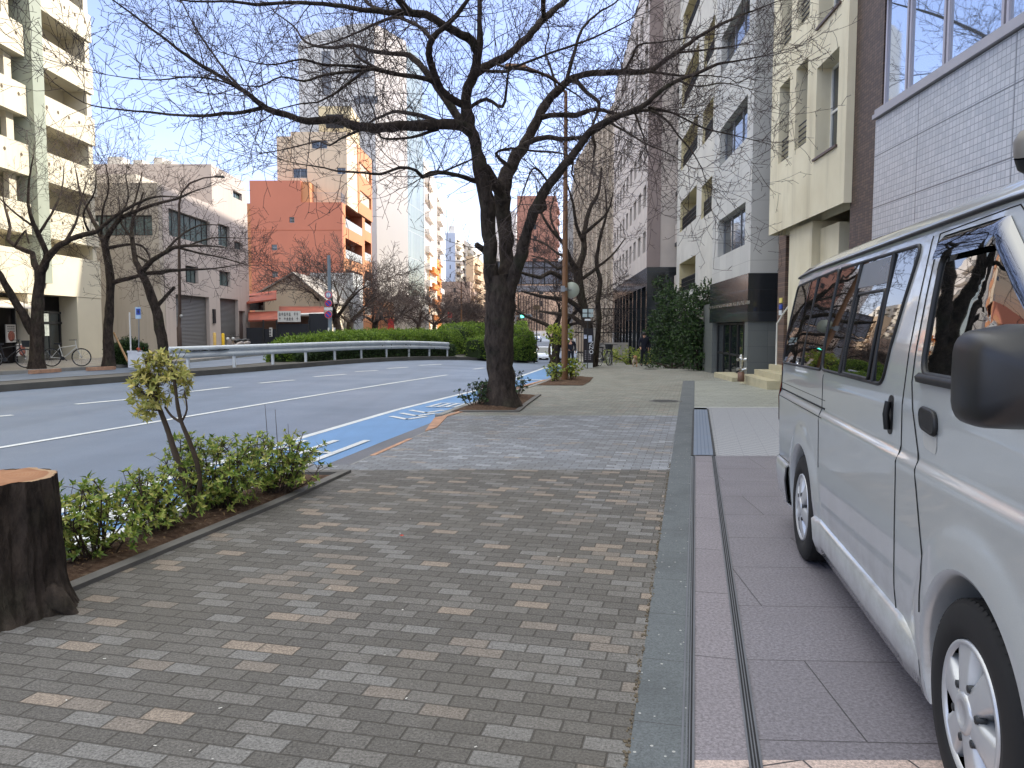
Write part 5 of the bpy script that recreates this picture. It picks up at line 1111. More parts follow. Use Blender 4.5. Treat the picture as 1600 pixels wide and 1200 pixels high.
# --- pale stone building with black base
WG = Wall(7.5, 24.4, 4.5, 'R')
STONE = tile_mat('pale_stone', WG, 1.2, .62, .012, [(194, 193, 187), (199, 198, 192), (189, 188, 183)], (150, 149, 146), .6, 0, .35)
STONEX = STONE
BST = tile_mat('black_stone', WG, 1.4, .7, .01, [(40, 44, 48), (46, 50, 54), (36, 40, 44)], (20, 22, 24), .12, 0, .8)
BSTX = tile_mat('black_stone_side', [(1, 0, 0), (0, 0, 1)], 1.4, .7, .01, [(44, 47, 50), (48, 52, 54)], (24, 26, 28), .15, 0, .8)
GREY_S = tile_mat('grey_stone_side', [(1, 0, 0), (0, 0, 1)], .9, .5, .01, [(104, 108, 106), (112, 115, 112)], (80, 82, 82), .4)
b = thing('stone_building', WG.pt(0, 0, 0), 'pale stone apartment building with a polished black base and a glass corner entrance', 'building')
g1 = WG.sz(1115, 300)[0]; zk = WG.sz(1171, 428)[1]
ops = []; 
r1 = WG.rect(1122, 331, 1164, 392); pitch = WG.sz(1145, 210)[1]-WG.sz(1145, 362)[1]
for k in range(7): ops.append((r1[0], r1[1], r1[2]+pitch*k, r1[3]+pitch*k))
mb = MB(); facade(mb, WG, 0, g1, zk, 27.5, ops, .3, 0, 7); mb.build('wall', STONE, b)
for o in ops: window(b, WG, o, .27, ALU, GL_DARK, 0, 0, .05, None, vs_=[.36, .68])
g2 = WG.sz(1049, 300)[0]; lo = []
for x0, x1, y0, y1 in ((1063, 1088, 318, 352), (1096, 1112, 300, 336)):
    r = WG.rect(x0, y0-4, x1, y1, .35); p_ = 3.3
    for k in range(-1, 7): lo.append((r[0], r[1], r[2]+pitch*.98*k, r[3]+.35+pitch*.98*k))
lo = [o for o in lo if o[2] > zk+.1]
BAYM = M('stone_bay', (200, 197, 188), .7, .1, 1, world=True); LOGM = M('cream_loggia', (206, 195, 158), .75, .12, 1.5, world=True)
mb = MB(); W2 = Wall(*WG.pt(0, .35, 0)[:2], 4.5, 'R'); facade(mb, W2, g1+.002, g2, zk-.9, 26.5, lo, 1.1, 0, 7, True, 1); mb.build('bay_wall', [BAYM, LOGM], b)
for o in lo:
    window(b, W2, (o[0]+.5*(o[1]-o[0]), o[1]-.1, o[2]+.05, o[3]-.3), 1.06, DARKM, GL_DARK, 0, 0, .05, name='balcony_door'); mb = MB(); railing(mb, W2, o[0]+.01, o[1]-.01, .12, o[2]+.1, o[2]+.75, 4); railing(mb, W2, o[0]+.01, o[1]-.01, .125, o[2]+.0, o[2]+.75, vert=True, r=.01); mb.build('balcony_railing', DARKM, b)
zb0 = WG.sz(1171, 500)[1]
mb = MB(); mb.fbox(WG, -.05, g1+.05, -.06, 6.8, zk-1.5, zk+.02); mb.build('base_fascia', BST, b)
mb = MB(); mb.fbox(WG, -.07, g1+.06, -.09, .0, zk-.95, zk-.84); mb.build('trim_band', STEEL, b)
mb = MB(); mb.fbox(WG, .02, .5, -.02, 2.6, -.5, zk-1.5); mb.build('corner_pier', GREY_S, b)
mb = MB(); mb.fbox(WG, .5, g1-.0, .5, 6.8, -.5, zk-1.5); mb.build('lobby', INT, b)
zt = zk-1.52; ents = [(.55, 2.3), (2.35, 3.6), (3.65, g1-.6)]
for i, (a, c) in enumerate(ents): window(b, WG, (a, c, -.5, zt), .2, BLACK, GL_DARK, 0 if i == 1 else 1, 1, .07, name='entrance_door' if i == 1 else 'shop_window')
mb = MB(); mb.fbox(WG, g1-.55, g1+1.6, -.05, .5, -.5, 2.55); mb.build('low_wall', GREY_S, b)
mb = MB(); mb.fbox(WG, g1, g2, .2, .36, -.5, zk-.9); mb.build('plinth_wall', M('plinth_stone', (120, 114, 110), .8, .12, 1, world=True), b)
mb = MB(); mb.fbox(WG, -.1, 3.0, -.5, .45, -.4, .02); mb.build('entrance_step', STEPM, b)
# --- rosy building with projecting balconies, then the long rosy block with a black base
ROSE = M('rose_panel', (146, 132, 128), .7, .1, .8, world=True); ROSE_L = M('pale_rose_panel', (194, 184, 176), .7, .1, .8, world=True)
WP = Wall(*at(1010, 500, 46)[:2], 3.0, 'R')
b = thing('balcony_building', (9.2, 42, g(9.2, 42)), 'narrow rose-grey apartment building with stacked balconies set back beside the stone building', 'building')
Wb = Wall(*WG.pt(g2+.05, .9, 0)[:2], 4.5, 'R'); le = 46-WG.pt(g2, 0, 0)[1]-.2; mb = MB(); mb.fbox(Wb, 0, le, .6, 8, -.8, 27); mb.build('wall', ROSE, b)
for k in range(8):
    z = 3.4+k*2.95; mb = MB(); mb.fbox(Wb, .02, le-.1, -.5, .59, z, z+.2, 1); mb.fbox(Wb, .02, le-.1, -.5, -.42, z+.2, z+1.25); mb.fbox(Wb, .02, .1, -.42, .59, z+.2, z+1.25); mb.build('balcony', [ROSE_L, DARKM], b)
    window(b, Wb, (.5, le-.6, z+.25, z+2.3), .60, DARKM, GL_DARK, 1, 0, .05)
b = thing('long_rose_block', WP.pt(0, 0, -.5), 'long rose-grey block with many window rows above a black stone base', 'building')
dk = WP.sz(1010, 418)[1]; pl_ = 26.0; ops = []
for k in range(7):
    for j in range(9):
        a = .9+j*2.8; z = dk+1.0+k*2.75; ops.append((a, a+1.5, z, z+1.25))
mb = MB(); facade(mb, WP, 0, pl_, dk, 23.0, ops, .25, 0, 9); mb.fbox(WP, 4, pl_, 9.1, 20, -1, 41); mb.build('wall', ROSE_L, b)  # rear box: unseen tall block added to shade the road and buildings opposite
for o in ops: window(b, WP, o, .23, ALU, GL_DARK, 1, 0, .06)
mb = MB(); mb.fbox(WP, -.03, .2, -.02, .75, dk, 22.9); mb.build('end_pier', ROSE, b)
lowo = [(.5+j*2.6, 2.6+j*2.6, .1-1, dk-1.1) for j in range(9)]
mb = MB(); facade(mb, WP, -.04, pl_+.02, -2.2, dk-.002, lowo, .3, 0, 8.9); mb.build('black_base', BST, b)
for o in lowo: window(b, WP, o, .28, BLACK, GL_DARK, 1, 1, .06, name='shop_window')
b2s = [('far_beige_block', 'tall beige block with vertical ribs beyond the long rose block', 962, 78, 898, 108, 24.5, (168, 156, 140)), ('far_grey_block', 'greyish far block left of the ribbed beige one behind bare branches', 897, 110, 884, 150, 23, (150, 150, 150))]
for nm, lab, xa, Da, xb, Db, H, c in b2s:
    A, B = at(xa, 500, Da), at(xb, 500, Db); hd = math.degrees(math.atan2(B.x-A.x, B.y-A.y)); Wq = Wall(A.x, A.y, hd, 'R'); Lq = math.hypot(B.x-A.x, B.y-A.y)
    b = thing(nm, (A.x, A.y, g(A.x, A.y)), lab, 'building'); mt = M(nm+'_wall', c, .7, .1, .5, world=True, streak=True); ops = [(1+j*3.2, 2.6+j*3.2, z, z+1.6) for j in range(int(Lq/3.2)) for z in [2.0+2.9*k for k in range(7)]]
    mb = MB(); facade(mb, Wq, 0, Lq, -3, H, ops, .3, 0, 14); mb.build('wall', mt, b)
    for o in ops[:98]: window(b, Wq, o, .28, ALU, GL_DARK, 1, 0, .07)
    for j in range(int(Lq/3.2)+1):
        mb = MB(); mb.fbox(Wq, j*3.2+.1, j*3.2+.55, -.35, -.002, -2, H-.6); mb.build('rib', M('rib_%s' % nm, tuple(min(255, v+18) for v in c), .7) if 'rib_%s' % nm not in bpy.data.materials else bpy.data.materials['rib_%s' % nm], b)
    mb = MB(); 
    if nm == 'far_beige_block': mb.fbox(Wq, 1, 6, 1, 5, H, H+2.4); mb.build('roof_plant_room', mt, b)
gp = thing('gate_wall', lg(960, 58), 'pale low wall and fence at the far end of the right pavement', 'wall')
q = lg(960, 58); mb = MB(); mb.box(q.x-1.2, q.x+1.3, 58, 58.3, q.z-.3, q.z+1.5); mb.box(q.x-1.9, q.x-1.3, 57.6, 58.2, q.z-.3, q.z+2.6); mb.build('wall', M('pale_wall', (176, 170, 162), .8, .1), gp)
mb = MB()
for k in range(22): mb.box(q.x-2.6+k*.22, q.x-2.56+k*.22, 62, 62.04, q.z-.3, q.z+4.2)
for h in (.6, 2.2, 4.1): mb.box(q.x-2.7, q.x+2.3, 61.98, 62.0, q.z+h, q.z+h+.08)
mb.build('fence', DARKM, gp)
# --- left side
WL = Wall(-22.0, 0, 0, 'L')
WHT = M('white_wall_paint', (206, 198, 176), .65, .06, .4, streak=True, world=True); WHT2 = M('white_recess_wall', (206, 198, 176), .75, .06, .5, world=True); GREYG = M('grey_green_panel', (150, 156, 140), .6, .08, 1)
b = thing('white_apartment_block', (-22, 34, 0), 'white apartment block with stacked rounded-hole balconies above a glass shopfront', 'building')
yE = WL.sz(152, 300)[0]; y62, y45 = WL.sz(61, 200)[0], WL.sz(45, 200)[0]; yS = 20.0
z1 = WL.sz(147, 465)[1]; zt1 = WL.sz(147, 407)[1]; pt_ = (WL.sz(145, 69)[1]-WL.sz(145, 385)[1])/4; zA = WL.sz(145, 385)[1]
mb = MB(); mb.fbox(WL, yS, yE-.15, 1.3, 14, z1, 27.0, 0); mb.fbox(WL, yE-.5, yE-.1, .1, 1.3, z1, 27, 0); mb.fbox(WL, yS, yE, -.0, 14, z1-.02, zt1, 0); mb.fbox(WL, yE-2.3, yE, .02, 14, -.2, z1-.03, 0)
mb.build('wall', WHT2, b)
mb = MB(); mb.fbox(WL, y45-.05, y62+.05, -.3, 1.3, z1+.5, 26.8); mb.build('vertical_fin', GREYG, b)
hole = M('vent_hole', (96, 84, 66), .8)
floors = [zA+pt_*k for k in range(9)]
PW = {}
for k, z in enumerate(floors):
    for (a, c, n_) in ((yS, y45-.08, 5), (y62+.1, yE, 5)):
        mb = MB(); hp = pt_*.52
        mb.fbox(WL, a, c, 0, 1.29, z, z+.16); mb.fbox(WL, a, c, 0, .12, z+.16, z+hp); mb.fbox(WL, a, a+.1, .12, 1.29, z+.16, z+hp); mb.fbox(WL, c-.1, c, .12, 1.29, z+.16, z+hp)
        for j in range(n_):
            s = (y62+.1+(yE-y62-.1)*(.12+.19*j)) if a > 30 else c-.55-j*1.15
            mb.lathe(WL.pt(s, -.004, z+hp*.62), (1, 0, 0), [(.085, 0), (.085, .006), (.001, .004)], 14, 1, False)
        mb.build('balcony', [WHT, hole], b)
        if a > 30:
            window(b, WL, (yE-2.35, yE-1.05, z+.5, z+1.75), 1.32, ALU, GL_BLUE, 1, 0, .05)
            pi = MB(); pi.fbox(WL, yE-.12, yE-.03, 1.0, 1.08, z+hp, z+pt_); pi.fbox(WL, yE-.35, yE-.25, 1.0, 1.08, z+hp, z+pt_); pi.build('downpipe', WHT, b)
        else:
            window(b, WL, (c-2.6, c-.9, z+.25, z+2.1), 1.32, ALU, GL_BLUE, 1, 0, .05)
            pi = MB(); pi.fbox(WL, c-.95, c-.45, .35, .6, z+hp, z+pt_); pi.build('balcony_post', WHT, b)
for k, s in ((3, y62+1.0), (2, y62+.9)):
    z = floors[k]+pt_*.52 if k == 3 else floors[k]
    ac = MB(); ac.fbox(WL, s, s+.75, .7, 1.05, floors[k]+pt_*.72, floors[k]+pt_*.95); ac.lathe(WL.pt(s+.32, .69, floors[k]+pt_*.835), (1, 0, 0), [(.2, 0), (.2, .02), (.02, .015)], 16, 1); ac.build('air_conditioner', [M('ac_casing', (206, 200, 186), .5) if k == 3 else bpy.data.materials['ac_casing'], DARKM], b)
ya, yb = WL.sz(69, 520)[0], WL.sz(137, 520)[0]; zd = WL.sz(137, 488)[1]
window(b, WL, (ya, yb, -.1, zd), .9, BLACK, GL_DARK, 0, 0, .1, None, 'shopfront', [.22, .5, .74]); mb = MB(); mb.fbox(WL, ya, yb, .82, .84, zd-.62, zd-.5); mb.build('transom', BLACK, b)
mb = MB(); mb.fbox(WL, ya-.9, yb, .93, 8, -.2, z1-.04); mb.build('shop_interior', INT, b)
mb = MB(); mb.fbox(WL, ya-1.05, ya-.55, .05, .6, -.2, z1-.05); mb.build('column', WHT, b)
mb = MB(); mb.fbox(WL, ya+1.2, ya+1.8, .84, .865, 1.2, 2.4); mb.build('door_poster', M('poster_paper', (150, 156, 150), .6, .3, 9), b)
yq = ya-1.1
mb = MB(); mb.fbox(WL, 21, yq, .8, 8, -.2, z1-.06); mb.build('restaurant_front', M('dark_shop_front', (34, 28, 28), .6, .2, 2), b)
mb = MB(); mb.hexa([WL.pt(21, .75, 2.75), WL.pt(yq, .75, 2.75), WL.pt(yq, -.35, 2.45), WL.pt(21, -.35, 2.45), WL.pt(21, .75, 2.95), WL.pt(yq, .75, 2.95), WL.pt(yq, -.35, 2.5), WL.pt(21, -.35, 2.5)]); mb.build('awning', M('awning_cloth', (206, 200, 190), .7), b)
lp = MB(); c = WL.pt(WL.sz(18, 468)[0], -.1, WL.sz(18, 468)[1]); lp.ball(c, .09, 10); lm = NT('lamp_glow'); lm.set((1, .7, .35), .4, 0, .3, Emission_Color=(1, .6, .2, 1), Emission_Strength=3.0); lp.build('lamp', lm.m, b)
# menu boards of the restaurant
PAPER = M('menu_paper', (206, 202, 196), .6, .1, 6); REDC = M('menu_picture', (150, 92, 78), .6, .4, 14); INK = M('ink', (52, 50, 54), .7)
def board(label, x0, y0, x1, y1, d, pic, rows, tilt=0):
    o = WL.rect(x0, y0, x1, y1, d); r = thing('menu_board', WL.pt(o[0], d, o[2]), label, 'menu board')
    mb = MB(); mb.fbox(WL, o[0], o[1], d, d+.05, o[2], o[3]); mb.build('panel', PAPER, r); mb = MB(); w, h = o[1]-o[0], o[3]-o[2]
    if pic: mb.lathe(WL.pt((o[0]+o[1])/2, d-.004, o[2]+h*pic), (1, 0, 0), [(w*.36, 0), (w*.36, .003), (w*.2, .004), (.001, .003)], 20, 0)
    for k in range(rows):
        for j in range(4): mb.fbox(WL, o[0]+w*(.12+.2*j), o[0]+w*(.26+.2*j), d-.004, d-.001, o[3]-h*(.1+.12*k)-h*.06, o[3]-h*(.1+.12*k), 1)
    mb.build('print', [REDC, INK], r); return o
board('tall white menu board with a round dish picture in front of the dark restaurant', 10, 507, 25, 535, .5, .35, 3)
board('white menu stand with small dish pictures beside the first left tree', 27, 537, 42, 556, .2, .45, 2)
board('pale banner half hidden behind the first left tree', 40, 512, 49, 545, .35, 0, 6)
# --- grey shuttered building
GRB = M('grey_beige_wall', (190, 178, 170), .75, .07, .3, streak=True, world=True); GRB2 = M('grey_olive_wall', (178, 168, 154), .75, .08, .3, streak=True, world=True)
WS = Wall(-21.0, 0, 0, 'L'); b = thing('grey_shuttered_building', (-21, 50, 0), 'grey-beige building with two large roller shutters and a strip of upper windows', 'building')
n0, n1, n2 = WS.sz(258, 450)[0], WS.sz(331, 300)[0], WS.sz(388, 400)[0]
zt_ = WS.sz(331, 257)[1]; zw = WS.sz(262, 292)[1]
strip_w = WS.rect(264, 336, 328, 376); w2 = WS.rect(341, 352, 359, 385); w3 = WS.rect(366, 378, 379, 390); w4 = WS.rect(364, 300, 378, 311); w5 = WS.rect(290, 416, 310, 442); w6 = WS.rect(343, 424, 360, 447)
sh1 = WS.rect(276, 462, 328, 560); sh1 = (sh1[0], sh1[1], -.1, sh1[3]); sh2 = WS.rect(345, 467, 373, 560); sh2 = (sh2[0], sh2[1], -.1, WS.sz(359, 467)[1]); dr = WS.rect(374, 486, 384, 555); dr = (sh2[1]+.15, dr[1], -.1, dr[3])
mb = MB(); facade(mb, WS, n0, n1, -.3, zw, [strip_w, w5, sh1], .3, 0, 10); facade(mb, WS, n1+.002, n2, -.3, zt_, [w2, w3, w4, w6, sh2, dr], .3, 0, 10); mb.build('wall', GRB, b)
for o, nv in ((strip_w, 6), (w2, 1), (w3, 1), (w4, 1), (w5, 2), (w6, 1)): window(b, WS, o, .27, DARKM, glass('green_glass', (86, 104, 104), .15, .6) if 'green_glass' not in bpy.data.materials else bpy.data.materials['green_glass'], nv, 0, .06)
SHUT = NT('roller_shutter'); p = SHUT.pos(); sp_ = SHUT.n('ShaderNodeSeparateXYZ'); SHUT.l(p, sp_.inputs[0]); w_ = SHUT.math('SINE', SHUT.math('MULTIPLY', sp_.outputs[2], 70.0)); SHUT.bump(w_, .02, .8); SHUT = SHUT.set(SHUT.mix(SHUT.rng(w_, -1, 1, 0, 1), lin((98, 97, 96)), lin((116, 115, 114))), .5, .2, .4)
for o in (sh1, sh2):
    mb = MB(); mb.fbox(WS, o[0]+.01, o[1]-.01, .24, .28, o[2], o[3]); mb.build('roller_shutter', SHUT, b)
mb = MB(); mb.fbox(WS, dr[0]+.01, dr[1]-.01, .22, .27, dr[2], dr[3]); mb.build('door', M('brown_door', (112, 96, 92), .6), b)
WE = Wall(-21-14, n0-.55, 90, 'L')      # wall facing the camera
mb = MB(); so = WE.rect(120, 336, 257, 368); facade(mb, WE, 0, 13.98, -.3, zw-.01, [(so[0], 13.6, so[2], so[3])], .25, 0, .5); mb.build('side_wall', GRB2, b)
window(b, WE, (so[0], 13.6, so[2], so[3]), .23, DARKM, bpy.data.materials['green_glass'], 7, 0, .07)
WE2 = Wall(-21-14, n1-.01, 90, 'L'); mb = MB(); mb.fbox(WE2, 0, 13.98, 0, .3, zw-.5, zt_-.01); mb.build('upper_side_wall', GRB, b)
mb = MB()
for x0, x1, y0, y1 in ((168, 190, 245, 262), (208, 222, 250, 262), (240, 254, 246, 258), (256, 268, 251, 257)):
    o = WE2.rect(x0, y0, x1, y1, 1); mb.fbox(WE2, o[0], o[1], 1, 2.2, zt_-.1, o[3])
mb.build('roof_tank', M('roof_unit', (206, 202, 192), .6), b)
mb = MB(); o = WE.rect(163, 258, 290, 288, 3.0); mb.fbox(WE, 3, 11.3, 3, 7, zw, WE.sz(285, 272, 3)[1]); mb.build('penthouse', M('pale_penthouse', (196, 190, 178), .7, .08), b)
mb = MB(); mb.fbox(WS, sh1[1]+.5, sh1[1]+.85, -.12, 0, 1.9, 2.9); mb.build('meter_box', DARKM, b)
mb = MB(); mb.fbox(WE, 9.2, 10.1, -.03, 0, 1.7, 2.1); mb.build('wall_plate', M('pale_plate', (186, 182, 178), .5), b)
# --- orange building and the cream block on it
ORG1 = M('orange_render', (194, 122, 98), .75, .06, .25, streak=False, world=True); ORG2 = M('light_orange_render', (196, 138, 98), .75, .06, .3, world=True); TANB = M('tan_render', (212, 192, 166), .75, .06, .3, streak=True, world=True); ORG3 = M('brown_orange_render', (176, 104, 76), .75, .06, .3, world=True)
OD = 84.0; A = at(537, 500, OD); xw0 = at(395, 500, OD).x
b = thing('orange_building', (A.x, OD, 0), 'orange apartment building with a tan upper block and balconies facing the street', 'building')
WO = Wall(xw0, OD, 90, 'L'); ow = A.x-xw0
WO2 = Wall(A.x, OD, math.degrees(math.atan2(at(582, 500, 100).x-A.x, 100-OD)), 'L'); ol = WO2.sz(581, 400)[0]
zo1 = WO.sz(500, 316)[1]; zo0 = WO.sz(430, 282)[1]; xs_ = WO.sz(470, 300)[0]
wins = [WO.rect(452, 339, 460, 348), WO.rect(424, 382, 433, 391), WO.rect(425, 424, 434, 433)]
mb = MB(); facade(mb, WO, 0, ow-.0, -.3, zo1, wins, .2, 0, .5); mb.fbox(WO, 0, xs_, .001, 12, zo1+.001, zo0); mb.build('end_wall', ORG1, b)
for o in wins: window(b, WO, o, .18, ALU, GL_DARK, 0, 1, .05)
mb = MB(); mb.fbox(WO, xs_, xs_+.9, .2, 12, zo1+.002, zo0-.1); mb.build('parapet_return', ORG2, b)
for z_ in (WO.sz(430, 360)[1], WO.sz(430, 410)[1], WO.sz(430, 452)[1]):
    mb = MB(); mb.fbox(WO, 0, ow, -.02, -.001, z_, z_+.06); mb.build('joint_line', ORG3, b)
bal = []
for (y0, y1) in ((330, 362), (378, 408), (424, 450), (466, 492)):
    for (x0, x1) in ((540, 566), (570, 580)):
        r = WO2.rect(x0, y0, x1, y1); bal.append((max(.8, r[0]), min(ol-.25, r[1]), r[2], r[3]))
mb = MB(); facade(mb, WO2, 0.52, ol, -.3, zo1, bal, 1.5, 0, 11, True, 1); mb.build('street_wall', [ORG2, ORG3], b)
for o in bal:
    mb = MB(); mb.fbox(WO2, o[0], o[1], .02, .08, o[2], o[2]+.95); mb.build('balcony_front', M('glass_balustrade', (176, 178, 176), .3) if 'glass_balustrade' not in bpy.data.materials else bpy.data.materials['glass_balustrade'], b)
    window(b, WO2, (o[0]+.3, o[1]-.3, o[2]+.1, o[3]-.3), 1.46, ALU, GL_BLUE, 1, 0, .07)
mb = MB(); railing(mb, WO2, .1, ol*.6, .1, zo1+.05, zo1+1.0, vert=True); railing(mb, WO, xs_+1, ow, .1, zo1+.05, zo1+1.0, vert=True); mb.build('roof_railing', ALU, b)
# tan block
zt2 = WO.sz(500, 206, 2)[1]; ta, tb = WO.sz(455, 260, 2)[0], WO.sz(542, 260, 2)[0]; tz = WO.sz(440, 213, 2.5)[1]; t0 = WO.sz(433, 260, 2.5)[0]
tw_ = [WO.rect(487, 219, 511, 232, 2), WO.rect(458, 263, 480, 278, 2), WO.rect(527, 262, 543, 272, 2)]; tw_[2] = (tw_[2][0], min(tw_[2][1], tb-.15), tw_[2][2], tw_[2][3])
Wt = Wall(*WO.pt(0, 2, 0)[:2], 90, 'L'); mb = MB(); facade(mb, Wt, ta, tb, zo1+.01, zt2, tw_, .2, 0, 13); mb.fbox(WO, t0, ta-.01, 2.5, 14, zo0-1, tz); mb.build('upper_block', TANB, b)
for o in tw_: window(b, Wt, o, .18, ALU, GL_BLUE, 1, 0, .06)
rt = WO.rect(498, 166, 548, 208, 4); mb = MB(); mb.fbox(WO, rt[0], rt[1], 4, 9, zt2+.01, rt[3]); mb.fbox(WO, rt[0]+.8, rt[1]-.8, 3.95, 3.99, zt2+.9, rt[3]-.9, 1); mb.build('stair_house', [M('cream_stair_house', (214, 198, 160), .7, .08), DARKM], b)
mb = MB(); railing(mb, Wt, ta, tb, .3, zt2+.05, zt2+1.1, vert=True); mb.build('upper_railing', DARKM, b)
Wu = Wall(*WO.pt(tb+.01, 2.2, 0)[:2], math.degrees(math.atan2(WO2.u[0], WO2.u[1])), 'L')
ub = []
for (y0, y1) in ((222, 233), (262, 280), (304, 322)):
    r = Wu.rect(563, y0, 580, y1); ub.append((r[0], r[1], r[2], r[3]))
ue = Wu.sz(581.5, 300)[0]; um = Wu.sz(560, 300)[0]
mb = MB(); facade(mb, Wu, um, ue, zo1+.02, Wu.sz(570, 238)[1], [o for o in ub if o[3] < Wu.sz(570, 240)[1]], 1.0, 0, 3); mb.fbox(Wu, .02, um-.01, .5, 3, zo1+.02, zt2-.4, 1); mb.fbox(Wu, um-1.2, um-1.05, .3, .49, zo1, zt2-1, 2); mb.build('balcony_tower', [ORG2, ORG3, TANB], b)
# --- tall grey tower with a sloping top
TWG = M('tower_grey', (196, 197, 196), .6, .06, .12, streak=True, world=True); TWL = M('tower_pale', (160, 155, 148), .55, .04, .1, world=True)
TWV = tile_mat('tower_glass_strip', [(.2, .98, 0), (0, 0, 1)], 1.1, 4.5, .12, [(120, 134, 122), (128, 140, 130), (114, 128, 120)], (148, 150, 142), .2, 0, .6)
TD = 112.0; A = at(590, 500, TD); A0 = at(474, 500, TD); B = at(664, 500, 142); b = thing('grey_tower', (A.x, TD, 0), 'tall grey office tower with a slanted rounded top behind the orange building', 'building')
Wa = Wall(A0.x, TD, 90, 'L'); wl = A.x-A0.x; ztop = Wa.sz(590, 36)[1]; zl_ = Wa.sz(474, 62)[1]
prof = [(0, -1), (wl, -1), (wl, ztop), (wl*.72, ztop-.1), (wl*.35, ztop-1.0), (wl*.1, zl_+.6), (0, zl_-.6)]
mb = MB(); mb.add([Wa.pt(a, 0, z) for a, z in prof]+[Wa.pt(a, 30, z-6*max(0, (z+1)/(ztop+1))*0) for a, z in prof], [(0, 1, 2, 3, 4, 5, 6), (13, 12, 11, 10, 9, 8, 7)]+[(i, (i+1) % 7, 7+(i+1) % 7, 7+i) for i in (2, 3, 4, 5, 6)]); mb.build('end_wall', TWG, b)
for x0, x1, y0, y1 in ((503, 517, 80, 148), (551, 576, 104, 122), (553, 590, 150, 162), (556, 574, 72, 96)):
    o = Wa.rect(x0, y0, x1, y1); m_ = MB(); m_.fbox(Wa, o[0], o[1], -.05, .1, o[2], o[3]); m_.build('recessed_opening', M('tower_opening', (116, 120, 126), .3) if 'tower_opening' not in bpy.data.materials else bpy.data.materials['tower_opening'], b)
Wc = Wall(A.x+.02, TD+.02, math.degrees(math.atan2(B.x-A.x, B.y-A.y)), 'L'); cl = math.hypot(B.x-A.x, B.y-A.y); cm_ = Wc.sz(637, 300)[0]
zf = Wc.sz(662, 135)[1]
mb = MB(); mb.add([Wc.pt(0, 0, -1), Wc.pt(cm_, 0, -1), Wc.pt(cm_, 0, Wc.sz(637, 68)[1]), Wc.pt(0, 0, ztop), Wc.pt(0, 1.5, -1), Wc.pt(cm_, 6, -1), Wc.pt(cm_, 6, Wc.sz(637, 68)[1]), Wc.pt(0, 1.5, ztop-.1)], [(0, 1, 2, 3), (3, 2, 6, 7), (1, 5, 6, 2), (5, 4, 7, 6)]); mb.build('street_wall', TWL, b)
mb = MB(); mb.add([Wc.pt(cm_+.01, .1, -1), Wc.pt(cl, .1, -1), Wc.pt(cl, .1, Wc.sz(663, 100)[1]), Wc.pt(cm_+.01, .1, Wc.sz(637, 72)[1]), Wc.pt(cm_+.01, 6, -1), Wc.pt(cl, 6, -1), Wc.pt(cl, 6, Wc.sz(663, 100)[1]), Wc.pt(cm_+.01, 6, Wc.sz(637, 72)[1])], [(0, 1, 2, 3), (3, 2, 6, 7), (1, 5, 6, 2)]); mb.build('glass_strip', TWV, b)
# --- further left-hand buildings
def slab(name, label, x0, x1, xe, ytop, D, De, c1, c2, nf, nb, cat='building', zbot=-2, base=None):
    """end wall x0..x1 at D facing the camera, street wall x1..xe running to De"""
    A0, A, B = at(x0, 500, D), at(x1, 500, D), at(xe, 500, De); b = thing(name, (A.x, D, 0), label, cat); H = at(x1, ytop, D).z
    Wa = Wall(A0.x, D, 90, 'L'); Wc = Wall(A.x+.02, D+.02, math.degrees(math.atan2(B.x-A.x, B.y-A.y)), 'L'); l2 = math.hypot(B.x-A.x, B.y-A.y)
    m1, m2 = M(name+'_end_wall', c1, .7, .05, .2, world=True), M(name+'_front_wall', c2, .7, .05, .2, world=True); mb = MB()
    w1 = A.x-A0.x; fh = (H-1)/nf; mb.fbox(Wa, 0, w1, 0, max(8, l2*.5), zbot, H); mb.build('end_wall', m1, b)
    ops = [(l2*(j+.15)/nb, l2*(j+.75)/nb, fh*k+fh*.25, fh*k+fh*.8) for k in range(1, nf) for j in range(nb)]
    mb = MB(); facade(mb, Wc, 0, l2, zbot, H-.02, ops, .6, 0, max(2, min(8, w1*.8))); mb.build('front_wall', m2, b)
    for o in ops[:98]: window(b, Wc, o, .58, ALU, GL_DARK, 1, 0, .08)
    for k in range(1, nf):
        for j in range(0, nb, 2): m_ = MB(); m_.fbox(Wc, l2*(j+.08)/nb, l2*(j+.85)/nb, -.9, -.002, fh*k-.1, fh*k+1.0); m_.build('balcony', m2, b)
    for k in range(1, nf): eo = MB(); eo.fbox(Wa, w1*.42, w1*.5, -.03, 0, fh*k+fh*.3, fh*k+fh*.75); eo.build('stair_window', DARKM, b)
    return b, Wa, Wc, w1, l2, H
slab('white_balcony_block', 'white balcony apartment block just right of the grey tower', 655, 664, 690, 246, 146, 190, (214, 206, 196), (222, 214, 204), 10, 3)
slab('orange_slim_block', 'slim orange and cream block below the white balcony block', 660, 671, 690, 390, 150.5, 182, (224, 214, 190), (214, 132, 62), 5, 2)
bq = slab('pale_tower_block', 'far pale tower with bluish shade in its end wall colour, and white balconies', 697, 712, 752, 364, 240, 300, (178, 188, 206), (226, 218, 204), 11, 5)  # blue shade of the end wall is put into its base colour
m_ = MB(); m_.fbox(bq[1], bq[3]*.3, bq[3]*.9, 2, 8, bq[5], bq[5]+2.4); m_.tube([bq[2].pt(5, 4, bq[5]), bq[2].pt(5, 4, bq[5]+5)], .15, 5); m_.build('roof_room', M('roof_room_wall', (214, 208, 198), .7), bq[0])
slab('tan_block', 'far tan block with dark floor lines just left of the forked tree', 737, 740, 775, 400, 205, 260, (196, 172, 142), (190, 166, 136), 8, 3)
slab('low_white_building', 'low white building seen through the far row of bare trees', 605, 655, 668, 462, 118, 135, (206, 202, 194), (200, 196, 188), 4, 2)
